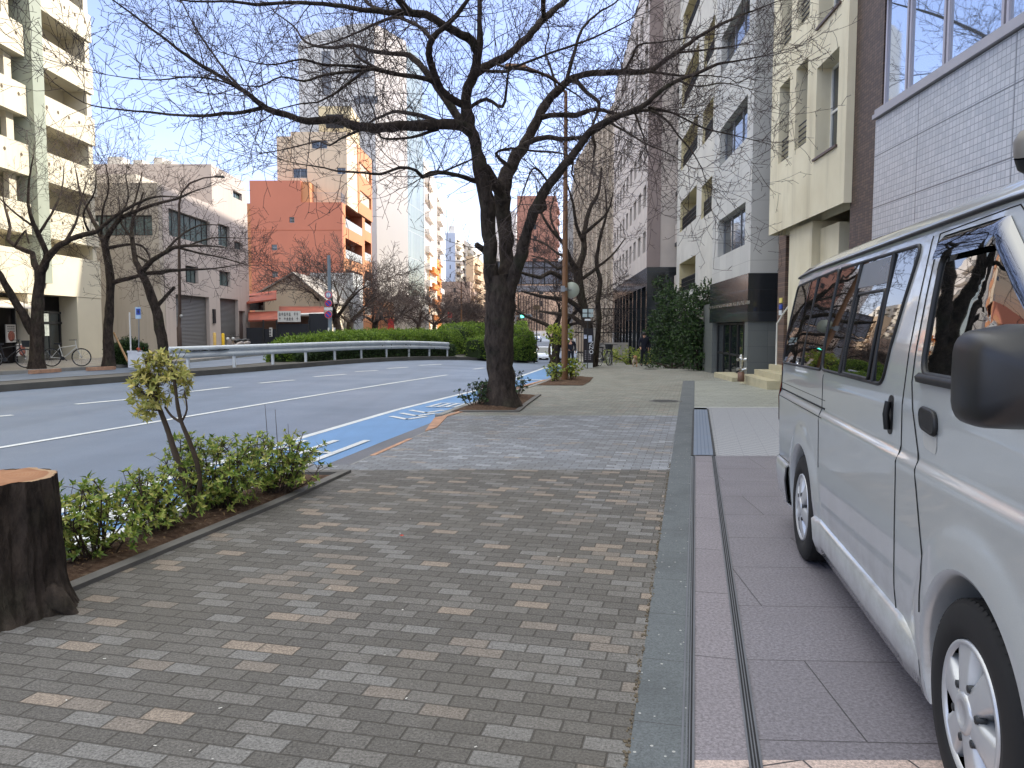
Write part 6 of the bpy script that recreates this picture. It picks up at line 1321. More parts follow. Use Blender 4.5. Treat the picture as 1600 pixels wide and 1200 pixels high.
slab('low_brown_shop', 'low brown-orange shop row seen behind the first far bare trees', 545, 600, 612, 470, 100, 112, (190, 140, 100), (180, 130, 96), 3, 2)
slab('far_mixed_row', 'row of low far buildings behind the end of the far tree row', 690, 735, 760, 440, 200, 240, (150, 130, 116), (160, 140, 124), 5, 3)
# --- gable house and the low red-roofed shop with the dark fence
HD = 66.0; A = at(424, 500, HD)
CRM = M('cream_clapboard', (222, 208, 184), .75, .06, .4, world=True); RED = M('rusty_red_roof', (150, 78, 60), .7, .3, 1.2, streak=True, world=True)
b = thing('gabled_house', (A.x, HD, 0), 'cream gabled house standing in front of the orange building', 'house')
P = [at(x, y, HD) for x, y in ((395, 560), (520, 560), (510, 470), (459, 428), (400, 462))]; P = [(p.x, p.y, p.z) for p in P]
mb = MB(); n = 5; mb.add(P+[(x, y+9, z) for x, y, z in P], [(0, 1, 2, 3, 4), (9, 8, 7, 6, 5)]+[(i, (i+1) % 5, 5+(i+1) % 5, 5+i) for i in range(5)]); mb.build('wall', CRM, b)
mb = MB(); a_, r_, c_ = Vector(P[4]), Vector(P[3]), Vector(P[2])
for e in (a_, c_):
    d = (e-r_); e2 = r_+d*1.08; up = Vector((0, 0, .16)); f = Vector((0, -.35, 0)); k = Vector((0, 9.4, 0)); lo_ = Vector((0, 0, .02))
    mb.hexa([r_+f+lo_, e2+f+lo_, e2+k+lo_, r_+k+lo_, r_+f+up, e2+f+up, e2+k+up, r_+k+up])
mb.build('roof', M('pale_roof_edge', (150, 144, 138), .6, .08), b)
P2 = at(505, 440, HD+3); mb = MB(); mb.box(P2.x-2.8, P2.x+1.4, HD+9.2, HD+14, -.5, at(505, 426, HD+9).z); mb.build('rear_wing', M('grey_white_wall', (196, 198, 198), .6), b)
b = thing('red_roofed_shop', at(440, 520, 62), 'low shop with rusty red lean-to roofs behind the dark fence', 'shop')
def leanto(x0, x1, y0, y1, D, dd, sk=0):
    a, c = at(x0, y0, D+dd), at(x1, y0+sk, D+dd); e, f = at(x0, y1, D), at(x1, y1+sk, D); mb = MB(); t_ = Vector((0, 0, .12)); mb.hexa([e, f, c, a, e+t_, f+t_, c+t_, a+t_]); return mb
leanto(436, 506, 481, 492, 60, 3.2).build('roof', RED, b); leanto(388, 438, 490, 503, 58, 3.5, -2).build('roof', RED, b); leanto(385, 432, 462, 475, 61, 3, -6).build('roof', RED, b)
mb = MB(); q0, q1 = at(388, 560, 63.3), at(508, 560, 63.3); mb.box(q0.x, q1.x, 63.3, 65.6, -.3, at(440, 494, 63.3).z); mb.build('wall', M('shop_dim_wall', (120, 96, 82), .8, .2, 1), b)
mb = MB(); e = at(436, 493, 59.9); f = at(506, 490, 59.9); mb.tube([e, f], .1, 6); mb.build('gutter', WHITE, b)
mb = MB(); q = at(402, 470, 62.9); mb.box(q.x-.9, q.x+.5, 62.85, 63.25, at(402, 485, 63).z, at(402, 462, 63).z, 0); mb.build('upper_window', GL_DARK, b)
fn = thing('dark_fence', at(440, 555, 57), 'tall dark navy site fence under the red-roofed shop', 'fence')
NAVY = M('navy_panel', (34, 38, 46), .55, .15, .8, streak=True, world=True)
for x0, x1, y0 in ((386, 411, 512), (413, 432, 514), (434, 482, 506), (484, 514, 490)):
    q0, q1 = at(x0, 560, 57), at(x1, 560, 57); mb = MB(); mb.box(q0.x, q1.x, 57, 57.08, -.3, at(x0, y0, 57).z); mb.build('panel', NAVY, fn)
for x in (412, 433, 483):
    q = at(x, 540, 56.9); mb = MB(); mb.box(q.x-.05, q.x+.05, 56.88, 56.98, -.3, at(x, 500, 57).z); mb.build('post', DARKM, fn)
def shopsign(name, label, x0, y0, x1, y1, D, rows, cols, c=(206, 206, 202)):
    a, e = at(x0, y1, D), at(x1, y0, D); r = thing(name, a, label, 'sign'); mb = MB(); mb.box(a.x, e.x, D, D+.1, a.z, e.z); mb.build('panel', M(name+'_face', c, .5, .05), r); mb = MB(); w, h = e.x-a.x, e.z-a.z; rq = random.Random(3)
    for k in range(rows):
        for j in range(cols):
            if rq.random() < .85:
                u0, u1 = a.x+w*(.06+.88*j/cols), a.x+w*(.06+.88*(j+.7)/cols); z0_, z1_ = e.z-h*(.12+.84*(k+.72)/rows), e.z-h*(.12+.84*k/rows); zm = (z0_+z1_)/2
                mb.box(u0, u1, D-.02, D-.001, zm-.02*h, zm+.03*h); mb.box((u0+u1)/2-.006*w, (u0+u1)/2+.006*w, D-.022, D-.001, z0_, z1_)
                if rq.random() < .6: mb.box(u0, u1, D-.024, D-.001, z0_, z0_+.05*h)
    mb.build('lettering', INK, r)
shopsign('shop_sign', 'wide white sign board with two rows of dark lettering on the dark fence', 434, 486, 469, 503, 56.7, 2, 8)
shopsign('notice_board', 'narrow white vertical notice hanging on the dark fence', 421, 512, 425, 526, 56.7, 5, 1)
# --- end of the street: footbridge and blocks behind
BD = 112.0; b = thing('footbridge', at(840, 450, BD), 'grey pedestrian footbridge spanning the road in the distance', 'footbridge')
q0, q1 = at(760, 430, BD), at(905, 430, BD); mb = MB(); za, zc = at(840, 455, BD).z, at(840, 446, BD).z
BRG = M('bridge_grey', (150, 152, 160), .6, .08, .3, world=True); mb.box(q0.x, q1.x, BD, BD+3, za, zc); mb.build('deck_beam', BRG, b)
mb = MB(); mb.box(q0.x, q1.x, BD-.02, BD+.02, zc+.3, at(840, 409, BD).z); mb.box(q0.x, q1.x, BD+2.9, BD+2.94, zc+.3, at(840, 409, BD).z); mb.build('side_panel', M('bridge_panel', (124, 128, 140), .4, .12, .3, world=True), b)
mb = MB()
for k in range(9): x = q0.x+(q1.x-q0.x)*k/8; mb.box(x-.08, x+.08, BD-.12, BD-.03, zc, at(840, 404, BD).z)
for z_ in (at(840, 418, BD).z, at(840, 409, BD).z, at(840, 444, BD).z): mb.box(q0.x, q1.x, BD-.16, BD-.121, z_-.06, z_+.06)
mb.build('railing', DARKM, b)
mb = MB(); xp = at(897, 430, BD).x; mb.box(xp-.4, xp+.4, BD+1, BD+2, g(xp, BD)-1, za); xp = at(786, 430, BD).x; mb.box(xp-.4, xp+.4, BD+1, BD+2, g(xp, BD)-1, za); mb.build('pier', BRG, b)
slab('brown_tower', 'reddish-brown tower rising above the footbridge', 808, 868, 872, 306, 235, 255, (156, 112, 96), (150, 110, 96), 12, 2)
eb = slab('striped_beige_building', 'beige building with vertical dark stripes under the footbridge', 806, 892, 897, 420, 176, 186, (198, 170, 148), (190, 164, 144), 5, 2)
mb = MB()
for k in range(12): mb.fbox(eb[1], .4+k*.62, .62+k*.62, -.15, -.002, at(830, 516, 176).z, at(830, 462, 176).z)
mb.build('stripe', M('dark_stripe', (96, 80, 74), .6), eb[0])
mb = MB(); mb.fbox(eb[1], .3, 7.5, -.5, -.16, g(4, 176)-.4, at(830, 517, 176).z, 0); mb.fbox(eb[1], 1.4, 4.1, -.56, -.5, at(830, 524, 176).z, at(830, 518, 176).z, 1); mb.build('shop_row', [M('white_shop_row', (214, 208, 202), .6), DARKM], eb[0])
slab('white_far_building', 'white far building left of the brown tower behind the forked tree', 770, 806, 808, 330, 260, 280, (214, 212, 210), (206, 204, 200), 9, 2)
# ---------------------------------------------------------------- street furniture
GRW = M('guardrail_paint', (206, 212, 216), .4, .1, 1.2, .1, streak=True, world=True)
gr = thing('guardrail', G(330, 575), 'long white corrugated guardrail along the median kerb', 'guardrail')
path = [(-13.9, 21.5), (-13.0, 23.4), (-11.9, 26), (-10.2, 30.2), (-8.9, 33.5), (-7.6, 36.6), (-6.2, 39.8), (-4.9, 42.7), (-3.5, 45.6), (-2.6, 47.6)]
path = [(MR(y)-.42, y) for y in (26.7, 28.5, 31, 34, 37, 40, 43, 45.5, 48)]
prof = [(0, -.155), (.0, -.15), (.05, -.12), (.05, -.05), (-.02, 0), (.05, .05), (.05, .12), (0, .15), (-.015, .155), (-.03, .12), (-.03, -.12)]
S = catmull([(x, y, g(x, y)+.72) for i, (x, y) in enumerate(path)], .5); vs = []
for i, p in enumerate(S):
    a, b2 = Vector(S[max(0, i-1)]), Vector(S[min(len(S)-1, i+1)]); d = (b2-a).normalized(); nn = Vector((d.y, -d.x, 0))
    for u, v in prof: vs.append(Vector(p)+nn*u+Vector((0, 0, v*1.4)))
m = len(prof); mb = MB(); mb.add(vs, [(i*m+j, i*m+(j+1) % m, (i+1)*m+(j+1) % m, (i+1)*m+j) for i in range(len(S)-1) for j in range(m)], 0, True); mb.poly(vs[:m]); mb.poly(vs[-m:])
rs = random.Random(2)
mb.build('beam', GRW, gr)
mb = MB()
for i in range(26):     # flaking black scuff along the beam
    k = 1.6+i*.13; p = Vector(S[int(k)]).lerp(Vector(S[int(k)+1]), k % 1); h = rs.uniform(.015, .05); w = rs.uniform(.05, .12); q = p+Vector((.075, -.02, .0)); mb.hexa([q+Vector((-.005, -w, .02)), q+Vector((.004, -w, .02)), q+Vector((.004, w, .02)), q+Vector((-.005, w, .02)), q+Vector((-.005, -w, .02+h)), q+Vector((.004, -w, .02+h)), q+Vector((.004, w, .02+h)), q+Vector((-.005, w, .02+h))])
mb.build('black_scuff', BLACK, gr)
for k in range(10):
    y = 27.6+k*2.26; x = MR(y)-.5; z = g(x, y); mb = MB(); mb.lathe((x, y, z+.0), (0, 0, 1), [(.065, 0), (.065, .84), (.05, .86), (.001, .87)], 12); mb.build('post', GRW, gr)
def pole_px(px, ptop, pbot, rpx, D=None, off=0):
    b = G(px, pbot, off) if D is None else Vector((at(px, pbot, D).x, D, g(at(px, pbot, D).x, D)+off)); t_ = at(px, ptop, b.y); return b, t_.z
# brown lamp pole on the right kerb
BRP = M('brown_pole_paint', (122, 88, 62), .45, .12, 1.5, .2, streak=True)
b, zt = pole_px(882, 143, 596, 5); r = thing('lamp_pole', b, 'tall brown tapered lamp pole rising from the yellow-green shrub at the right kerb', 'street lamp')
mb = MB(); mb.tube([b, b+Vector((0, 0, 1.2)), b+Vector((0, 0, 5)), Vector((b.x, b.y, zt))], [.105, .1, .08, .05], 16); mb.build('pole', BRP, r)
mb = MB(); q = at(893, 453, b.y+.14); mb.lathe(q, (0, -1, 0), [(.001, -.02), (.235, -.02), (.25, 0), (.245, .012), (.001, .014)], 28); mb.build('round_plate', M('sign_back_grey', (176, 184, 174), .45, .05, 3, .3), r)
mb = MB(); c = at(883, 452, b.y); mb.tube([c+Vector((-.0, .08, 0)), q+Vector((0, -.02, 0))], .02, 6); mb.box(c.x-.14, c.x-.02, c.y-.16, c.y-.02, c.z-.08, c.z+.1); mb.lathe(c+Vector((0, 0, -.05)), (0, 0, 1), [(.1, 0), (.1, .1)], 12); mb.build('bracket', ALU, r)
mb = MB(); mb.tube([Vector((b.x, b.y, zt-.05)), Vector((b.x-.35, b.y-.1, zt+.35)), Vector((b.x-1.3, b.y-.5, zt+.6))], [.045, .04, .035], 8); e = Vector((b.x-1.3, b.y-.5, zt+.6)); mb.hexa([e+Vector(v) for v in ((-.6, -.14, -.06), (.05, -.1, -.05), (.05, .1, -.05), (-.6, .14, -.06), (-.55, -.1, .06), (.05, -.06, .05), (.05, .06, .05), (-.55, .1, .06))]); mb.build('lamp_head', BRP, r)
# curved street lamp on the left pavement
D = 41.0; b = Vector((at(281, 550, D).x, D, .0)); r = thing('street_lamp', b, 'dark brown street lamp with a curved arm in front of the grey shuttered building', 'street lamp')
DBR = M('dark_brown_paint', (70, 56, 50), .5, .12, 2, .2); P = [at(x, y, D) for x, y in ((281, 490), (280, 400), (280, 318), (284, 300), (297, 286), (318, 278), (338, 276))]
mb = MB(); mb.tube([b, b+Vector((0, 0, 1.6)), b+Vector((0, 0, 1.65))]+P, [.13, .13, .09, .085, .075, .065, .055, .05, .04, .04], 10); mb.build('pole', DBR, r)
mb = MB(); q = P[-1]; mb.hexa([q+Vector(v) for v in ((-.08, -.06, -.04), (.42, -.13, -.06), (.42, .13, -.06), (-.08, .06, -.04), (-.08, -.05, .04), (.38, -.09, .05), (.38, .09, .05), (-.08, .05, .04))]); mb.build('lamp_head', DARKM, r)
mb = MB(); mb.lathe(at(283, 494, D-.16), (0, -1, 0), [(.09, 0), (.07, .05), (.001, .06)], 12); mb.build('pole_lamp', ALU, r)
# blue-grey sign pole with round signs
D = 55.0; q = at(516, 530, D); b = Vector((q.x, D, -.1)); r = thing('sign_pole', b, 'blue-grey pole carrying three round red-rimmed road signs', 'road sign')
mb = MB(); zt = at(515, 399, D).z; mb.tube([b, Vector((b.x, D, zt))], [.15, .11], 12); mb.build('pole', M('blue_grey_paint', (124, 138, 150), .5, .1, 2, .2), r)
SR, SB, SW = M('sign_red', (196, 52, 66), .4, .04), M('sign_blue', (46, 78, 176), .4, .04), M('sign_white', (222, 224, 226), .4, .04)
def roundsign(px, py, slash, inner, parent, D, rad=.27):
    c = at(px, py, D-.2); mb = MB(); mb.lathe(c, (0, -1, 0), [(.001, -.02), (rad, -.02), (rad, 0), (.001, .001)], 28, 1); mb.lathe(c+Vector((0, -.003, 0)), (0, -1, 0), [(rad*.96, 0), (rad*.72, 0.002)], 28, 0); mb.lathe(c+Vector((0, -.005, 0)), (0, -1, 0), [(rad*.72, 0), (.001, .001)], 28, 2)
    if slash: d = rad*.52; w = rad*.1; mb.poly([c+Vector((-d-w, -.009, d-w)), c+Vector((-d+w, -.009, d+w)), c+Vector((d+w, -.009, -d+w)), c+Vector((d-w, -.009, -d-w))], 0)
    else:
        for k in (-1, 1): mb.box(c.x+k*rad*.28-rad*.16, c.x+k*rad*.28+rad*.16, c.y-.012, c.y-.008, c.z-rad*.35, c.z+rad*.35, 1)
    mb.build('round_sign', [SR, SW, inner], parent)
roundsign(513, 461, False, M('sign_pale_blue', (140, 170, 206), .4), r, D); roundsign(513, 474, True, SB, r, D); roundsign(513, 491.5, True, SB, r, D)
mb = MB(); c = at(513, 482.5, D-.2); mb.box(c.x-.3, c.x+.3, c.y, c.y+.02, c.z-.1, c.z+.1); mb.build('plate', SW, r)
mb = MB(); c = at(514.5, 520, D-.3); mb.box(c.x-.1, c.x+.0, c.y, c.y+.1, b.z, at(514, 512, D).z); c = at(521, 520, D-.3); mb.box(c.x, c.x+.12, c.y, c.y+.1, b.z, at(514, 512, D).z); mb.build('white_post', WHITE, r)
# blue information sign, white post and white planters on the left
D = 30.5; b = Vector((at(216, 560, D).x, D, 0)); r = thing('blue_sign', b, 'small blue and white sign with an upright arrow near the white planter boxes', 'road sign')
q0, q1 = at(212, 498, D), at(220, 480, D); mb = MB(); mb.box(q0.x, q1.x, D-.02, D, q0.z, q1.z); mb.build('panel', M('pale_blue_sign', (176, 204, 230), .4), r)
c = at(216, 487, D-.03); mb = MB(); mb.box(c.x-.085, c.x+.085, D-.03, D-.021, c.z-.12, c.z+.12); mb.poly([(c.x, D-.034, c.z+.1), (c.x+.05, D-.034, c.z), (c.x, D-.034, c.z-.09), (c.x-.05, D-.034, c.z)], 1); mb.build('symbol', [SB, M('sign_dark_blue', (28, 44, 90), .4)], r)
mb = MB(); mb.tube([b+Vector((.0, .03, 0)), Vector((c.x, D+.03, q1.z+.05))], .025, 8); mb.build('pole', ALU, r)
D = 31.2; b, zt = pole_px(205, 488, 562, 2, D); r = thing('marker_post', b, 'slim white upright post standing in the white planter box', 'post'); mb = MB(); mb.tube([b, Vector((b.x, D, zt))], [.035, .03], 8); mb.build('shaft', WHITE, r)
for (x0, x1, yt, yb, D, lab) in ((200, 214, 548, 567, 30.8, 'white planter box holding the slim white post'), (215, 222, 550, 575, 29.4, 'narrow white planter box beside the guardrail end')):
    a, c = at(x0, yb, D), at(x1, yt, D); r = thing('planter_box', (a.x, D, .12), lab, 'planter'); mb = MB(); mb.box(a.x, c.x, D, D+.4, .0, c.z); mb.box(a.x-.02, c.x+.02, D-.02, D+.42, c.z-.08, c.z); mb.build('box', M('planter_white', (212, 216, 222), .5) if 'planter_white' not in bpy.data.materials else bpy.data.materials['planter_white'], r)
q = at(217, 547, 29.6); r = thing('red_flower', q+Vector((0, 0, -.1)), 'small orange-red flower clump on the narrow white planter box', 'flower'); mb = MB(); rs = random.Random(6)
for k in range(20): leaf(mb, q+Vector((rs.gauss(0, .04), rs.gauss(0, .04), rs.gauss(0, .04))), Vector((rs.gauss(0, 1), rs.gauss(0, 1), .6)), Vector((0, 0, 1)), .07, .05)
mb.build('petals', M('petal', (206, 92, 52), .6), r)
# leaning bamboo prop by the straight tree
a, c = at(178, 520, 32.4), at(194, 553, 31.4); r = thing('wooden_prop', (c.x, c.y, 0), 'leaning wooden prop against the straight-trunked cherry tree', 'prop'); mb = MB(); mb.tube([a, c, c+(c-a)*.35], [.04, .045, .045], 8); mb.build('stake', M('weathered_wood', (150, 120, 86), .8, .2, 8), r)
# yellow bollards by the shutters
for i, (px, D, t_, lab) in enumerate(((281, 45, 522, 'yellow bollard at the left edge of the wide roller shutter'), (336, 47.5, 520, 'pale yellow-banded pillar guard between the two roller shutters'), (349, 48.0, 521, 'bright yellow bollard at the left edge of the narrow roller shutter'))):
    q = at(px, 545, D); r = thing('bollard', (q.x, D, .0), lab, 'bollard'); mb = MB(); mb.lathe((q.x, D, .0), (0, 0, 1), [(.09, 0), (.09, .1+at(px, t_, D).z-.12), (.07, at(px, t_, D).z), (.001, at(px, t_, D).z+.02)], 12); mb.build('post', M('bollard_yellow_%s' % 'abc'[i], ((214, 160, 48), (206, 172, 96), (222, 182, 36))[i], .5), r)
# drain lid, manholes, small litter on the paving
def manhole(px, py, lab, r=.32):
    c = G(px, py); o = thing('manhole_cover', c, lab, 'manhole cover'); mb = MB(); mb.lathe(c, (0, 0, 1), [(r+.03, .004), (r+.03, .008), (r, .008), (r-.01, .003), (.001, .004)], 36); 
    for k in range(5): h = (k-2)*r*.32; w = math.sqrt(max(0, (r*.85)**2-h*h)); mb.box(c.x-w, c.x+w, c.y+h-.012, c.y+h+.012, c.z+.003, c.z+.009)
    mb.build('iron_lid', M('worn_iron', (98, 97, 92), .6, .2, 6, .2) if 'worn_iron' not in bpy.data.materials else bpy.data.materials['worn_iron'], o)
manhole(1040, 627, 'round dark manhole cover on the bricks left of the dark strip'); manhole(1016, 577, 'dark manhole cover near the walking person')
c = G(628, 840); r = thing('red_petal', c, 'tiny red petal lying alone on the brick paving', 'petal'); mb = MB(); rs = random.Random(1)
for k in range(5): leaf(mb, c+Vector((0, 0, .012)), Vector((math.cos(k*1.26), math.sin(k*1.26), .35)), Vector((0, 0, 1)), .02, .018)
mb.build('petal', M('red_petal_skin', (206, 62, 36), .5), r)
mb = MB(); rs = random.Random(9)
for k in range(34):
    px, py = rs.uniform(80, 1020), rs.uniform(760, 1190); c = G(px, py); a = rs.uniform(0, 3); s = rs.uniform(.003, .008); d1, d2 = Vector((math.cos(a), math.sin(a), 0))*s, Vector((-math.sin(a), math.cos(a), 0))*s*.5; z = Vector((0, 0, .006)); mb.add([c+z-d1-d2, c+z+d1-d2, c+z+d1+d2, c+z-d1+d2], [(0, 1, 2, 3)])
tag(mb.build('paving_specks', M('pale_speck', (206, 204, 196), .8)), kind='stuff')
mb = MB(); rs = random.Random(19)
for k in range(240):     # dry leaves and twigs on the soil
    y = rs.uniform(4.2, 8.1); x = O(y)+.16+rs.random()*(IB(y)-O(y)-.2); leaf(mb, Vector((x, y, .06)), Vector((rs.gauss(0, 1), rs.gauss(0, 1), rs.gauss(0, .3))), Vector((0, 0, 1)), rs.uniform(.02, .05), .016)
tag(mb.build('fallen_leaves', leaf_mat('dry_leaf', [(108, 84, 58), (140, 112, 78), (88, 66, 46), (150, 128, 100)], .8, .05)), kind='stuff')
# black information board on the right pavement
a, c = G(912, 575), at(926, 513, 36); D = a.y; a = at(911.5, 575, D); e = at(926.5, 575, D); zt = at(918, 513, D).z
r = thing('information_board', (a.x, D, a.z), 'black upright information board with white lettering on a pale base at the right kerb', 'sign')
mb = MB(); mb.box(a.x, e.x, D, D+.14, at(918, 567, D).z, zt); mb.build('panel', M('black_board', (36, 32, 36), .35, .1, 3), r); mb = MB(); mb.box(a.x+.01, e.x-.01, D-.01, D+.15, a.z-.05, at(918, 567, D).z-.002); mb.build('base', M('pale_base', (186, 188, 184), .6), r)
mb = MB(); q = at(922, 530, D); q2 = at(914, 527, D); mb.box(q.x-.08, q.x+.09, D-.012, D-.001, at(0, 535, D).z, at(0, 524, D).z, 0); mb.box(q2.x-.05, q2.x+.08, D-.012, D-.001, at(0, 529, D).z, at(0, 523, D).z, 0); rs = random.Random(8)
for k in range(5):
    for j in range(3): mb.box(a.x+.06+j*.11, a.x+.13+j*.11, D-.01, D-.001, at(0, 549+k*3.2, D).z, at(0, 547.8+k*3.2, D).z, 1)
mb.build('pictures', [M('board_picture', (196, 204, 222), .5, .3, 9), M('board_print', (150, 146, 150), .6)], r)
fc = bpy.data.curves.new('lettering', 'FONT'); fc.body = 'NZO'; fc.size = .27; fc.extrude = .004; fo = bpy.data.objects.new('lettering', fc); COL.objects.link(fo); bpy.context.view_layer.update()
dg = bpy.context.evaluated_depsgraph_get(); me = bpy.data.meshes.new_from_object(fo.evaluated_get(dg)); bpy.data.objects.remove(fo); me.materials.clear(); me.materials.append(SW)
lo = bpy.data.objects.new('lettering', me); COL.objects.link(lo); lo.parent = r; q = at(920.8, 533, D); lo.location = (q.x-a.x, -.008, q.z-a.z); lo.rotation_euler = (R_(90), R_(90), 0)
# small four-arm direction sign
q = at(918.5, 492, 35); r = thing('direction_sign', (q.x, 35, g(q.x, 35)), 'small pale four-panel direction sign on a thin post above the information board', 'sign')
mb = MB(); mb.tube([(q.x, 35, g(q.x, 35)), (q.x, 35, q.z+.42)], .02, 8); mb.build('post', DARKM, r)
for sx in (-1, 1):
    for k in range(2): mb = MB(); x0, x1 = sorted((q.x+sx*.03, q.x+sx*.24)); mb.box(x0, x1, 34.96, 34.98, q.z-.1+k*.2, q.z+.06+k*.2); mb.build('panel', M('pale_sign_panel', (176, 190, 190), .5) if 'pale_sign_panel' not in bpy.data.materials else bpy.data.materials['pale_sign_panel'], r)
mb = MB(); mb.box(q.x-.14, q.x+.12, 34.96, 34.98, q.z-.26, q.z-.18); mb.build('plate', SW, r)
# traffic light and brown sign far down the street
D = 96.0; q = at(818, 494, D); r = thing('traffic_light', (at(806, 530, D).x, D, g(at(806, 530, D).x, D)), 'horizontal traffic light showing green far down the road', 'traffic light')
mb = MB(); x = at(806, 530, D).x; mb.tube([(x, D, g(x, D)), (x, D, q.z+.1)], .1, 8); mb.tube([(x, D, q.z), (at(832, 494, D).x, D, q.z)], .05, 6); mb.build('mast', ALU, r)
mb = MB(); mb.box(at(812, 494, D).x, at(830, 494, D).x, D-.3, D-.05, q.z-.25, q.z+.25); mb.build('housing', M('signal_housing', (128, 140, 150), .5), r)
GLW = NT('green_signal'); GLW.set((.05, .8, .5), .3, 0, .3, Emission_Color=(.08, 1, .62, 1), Emission_Strength=2.2); mb = MB(); mb.lathe(at(816, 494, D-.32), (0, -1, 0), [(.2, 0), (.15, .05), (.001, .07)], 16); mb.build('green_lamp', GLW.m, r)
mb = MB()
for px in (821.5, 826.5): mb.lathe(at(px, 494, D-.31), (0, -1, 0), [(.2, 0), (.15, .03), (.001, .04)], 16)
mb.build('unlit_lamp', M('unlit_lens', (52, 52, 58), .3), r)
D = 92.0; q = at(838.5, 480.5, D); r = thing('brown_road_sign', (q.x, D, g(q.x, D)), 'rectangular brown road sign on a tall dark post far down the road', 'road sign'); mb = MB(); mb.box(q.x-.38, q.x+.38, D-.05, D, q.z-.27, q.z+.27); mb.build('panel', M('sign_brown', (96, 80, 58), .5), r); mb = MB(); mb.tube([(q.x, D+.05, g(q.x, D)), (q.x, D+.05, q.z+.3)], .06, 8); mb.build('post', DARKM, r)
for (px, py, D, lab) in ((611, 516, 88, 'narrow red and white banner sign by the far row of trees'), (703, 492, 128, 'red round sign glimpsed among the far row of trees')):
    q = at(px, py, D); r = thing('red_sign', (q.x, D, g(q.x, D)), lab, 'sign'); mb = MB(); h = 1.3 if px < 650 else .5; mb.box(q.x-.35, q.x+.35, D, D+.08, q.z-h, q.z+h); mb.build('panel', M('red_panel_%d' % px, (186, 62, 56), .5), r); mb = MB(); mb.tube([(q.x, D+.12, g(q.x, D)), (q.x, D+.12, q.z+h)], .05, 6); mb.build('post', ALU, r)
D = 84.0; q = at(557, 465, D); r = thing('street_lamp', (q.x, D, 0), 'slim dark street lamp with a short side arm among the far row of trees', 'street lamp'); mb = MB(); mb.tube([(q.x, D, 0), (q.x, D, at(557, 436, D).z)], [.12, .08], 8); mb.tube([(q.x, D, at(557, 438, D).z), (at(540, 440, D).x, D, at(540, 440, D).z)], .06, 6); mb.build('pole', DBR, r)
D = 100.0; q = at(721, 500, D); r = thing('street_lamp', (q.x, D, g(q.x, D)), 'plain tall grey lamp pole near the end of the long hedge', 'street lamp'); mb = MB(); mb.tube([(q.x, D, g(q.x, D)), (q.x, D, at(721, 440, D).z)], [.12, .07], 8); mb.build('pole', BRP, r)
# wall lamp at the right edge, above the van
c = WT.pt(WT.sz(1583, 262)[0], -.45, WT.sz(1583, 262)[1]-.1)
D_ = at(1617, 246, 9.3); r = thing('wall_lamp', D_, 'grey floodlight with a black hood fixed on the tiled wall at the right edge', 'lamp')
c = Vector(D_); mb = MB(); prof = [(.001, -.16), (.10, -.15), (.17, -.08), (.19, .02), (.19, .2)]; mb.lathe(c+Vector((0, 0, .06)), (.35, .2, -1), [(.001, -.30), (.12, -.28), (.2, -.18), (.22, -.0)], 18); mb.build('shade', M('lamp_shade_grey', (122, 118, 112), .5, .05, 2, .2), r)
mb = MB(); mb.lathe(c+Vector((0, 0, .04)), (.35, .2, -1), [(.215, .0), (.2, .14), (.14, .2), (.001, .2)], 18); mb.build('hood', BLACK, r); mb = MB(); mb.tube([c+Vector((0, .0, .15)), c+Vector((.7, .0, .15)), c+Vector((1.2, .02, .1))], .03, 8); mb.build('arm', ALU, r)
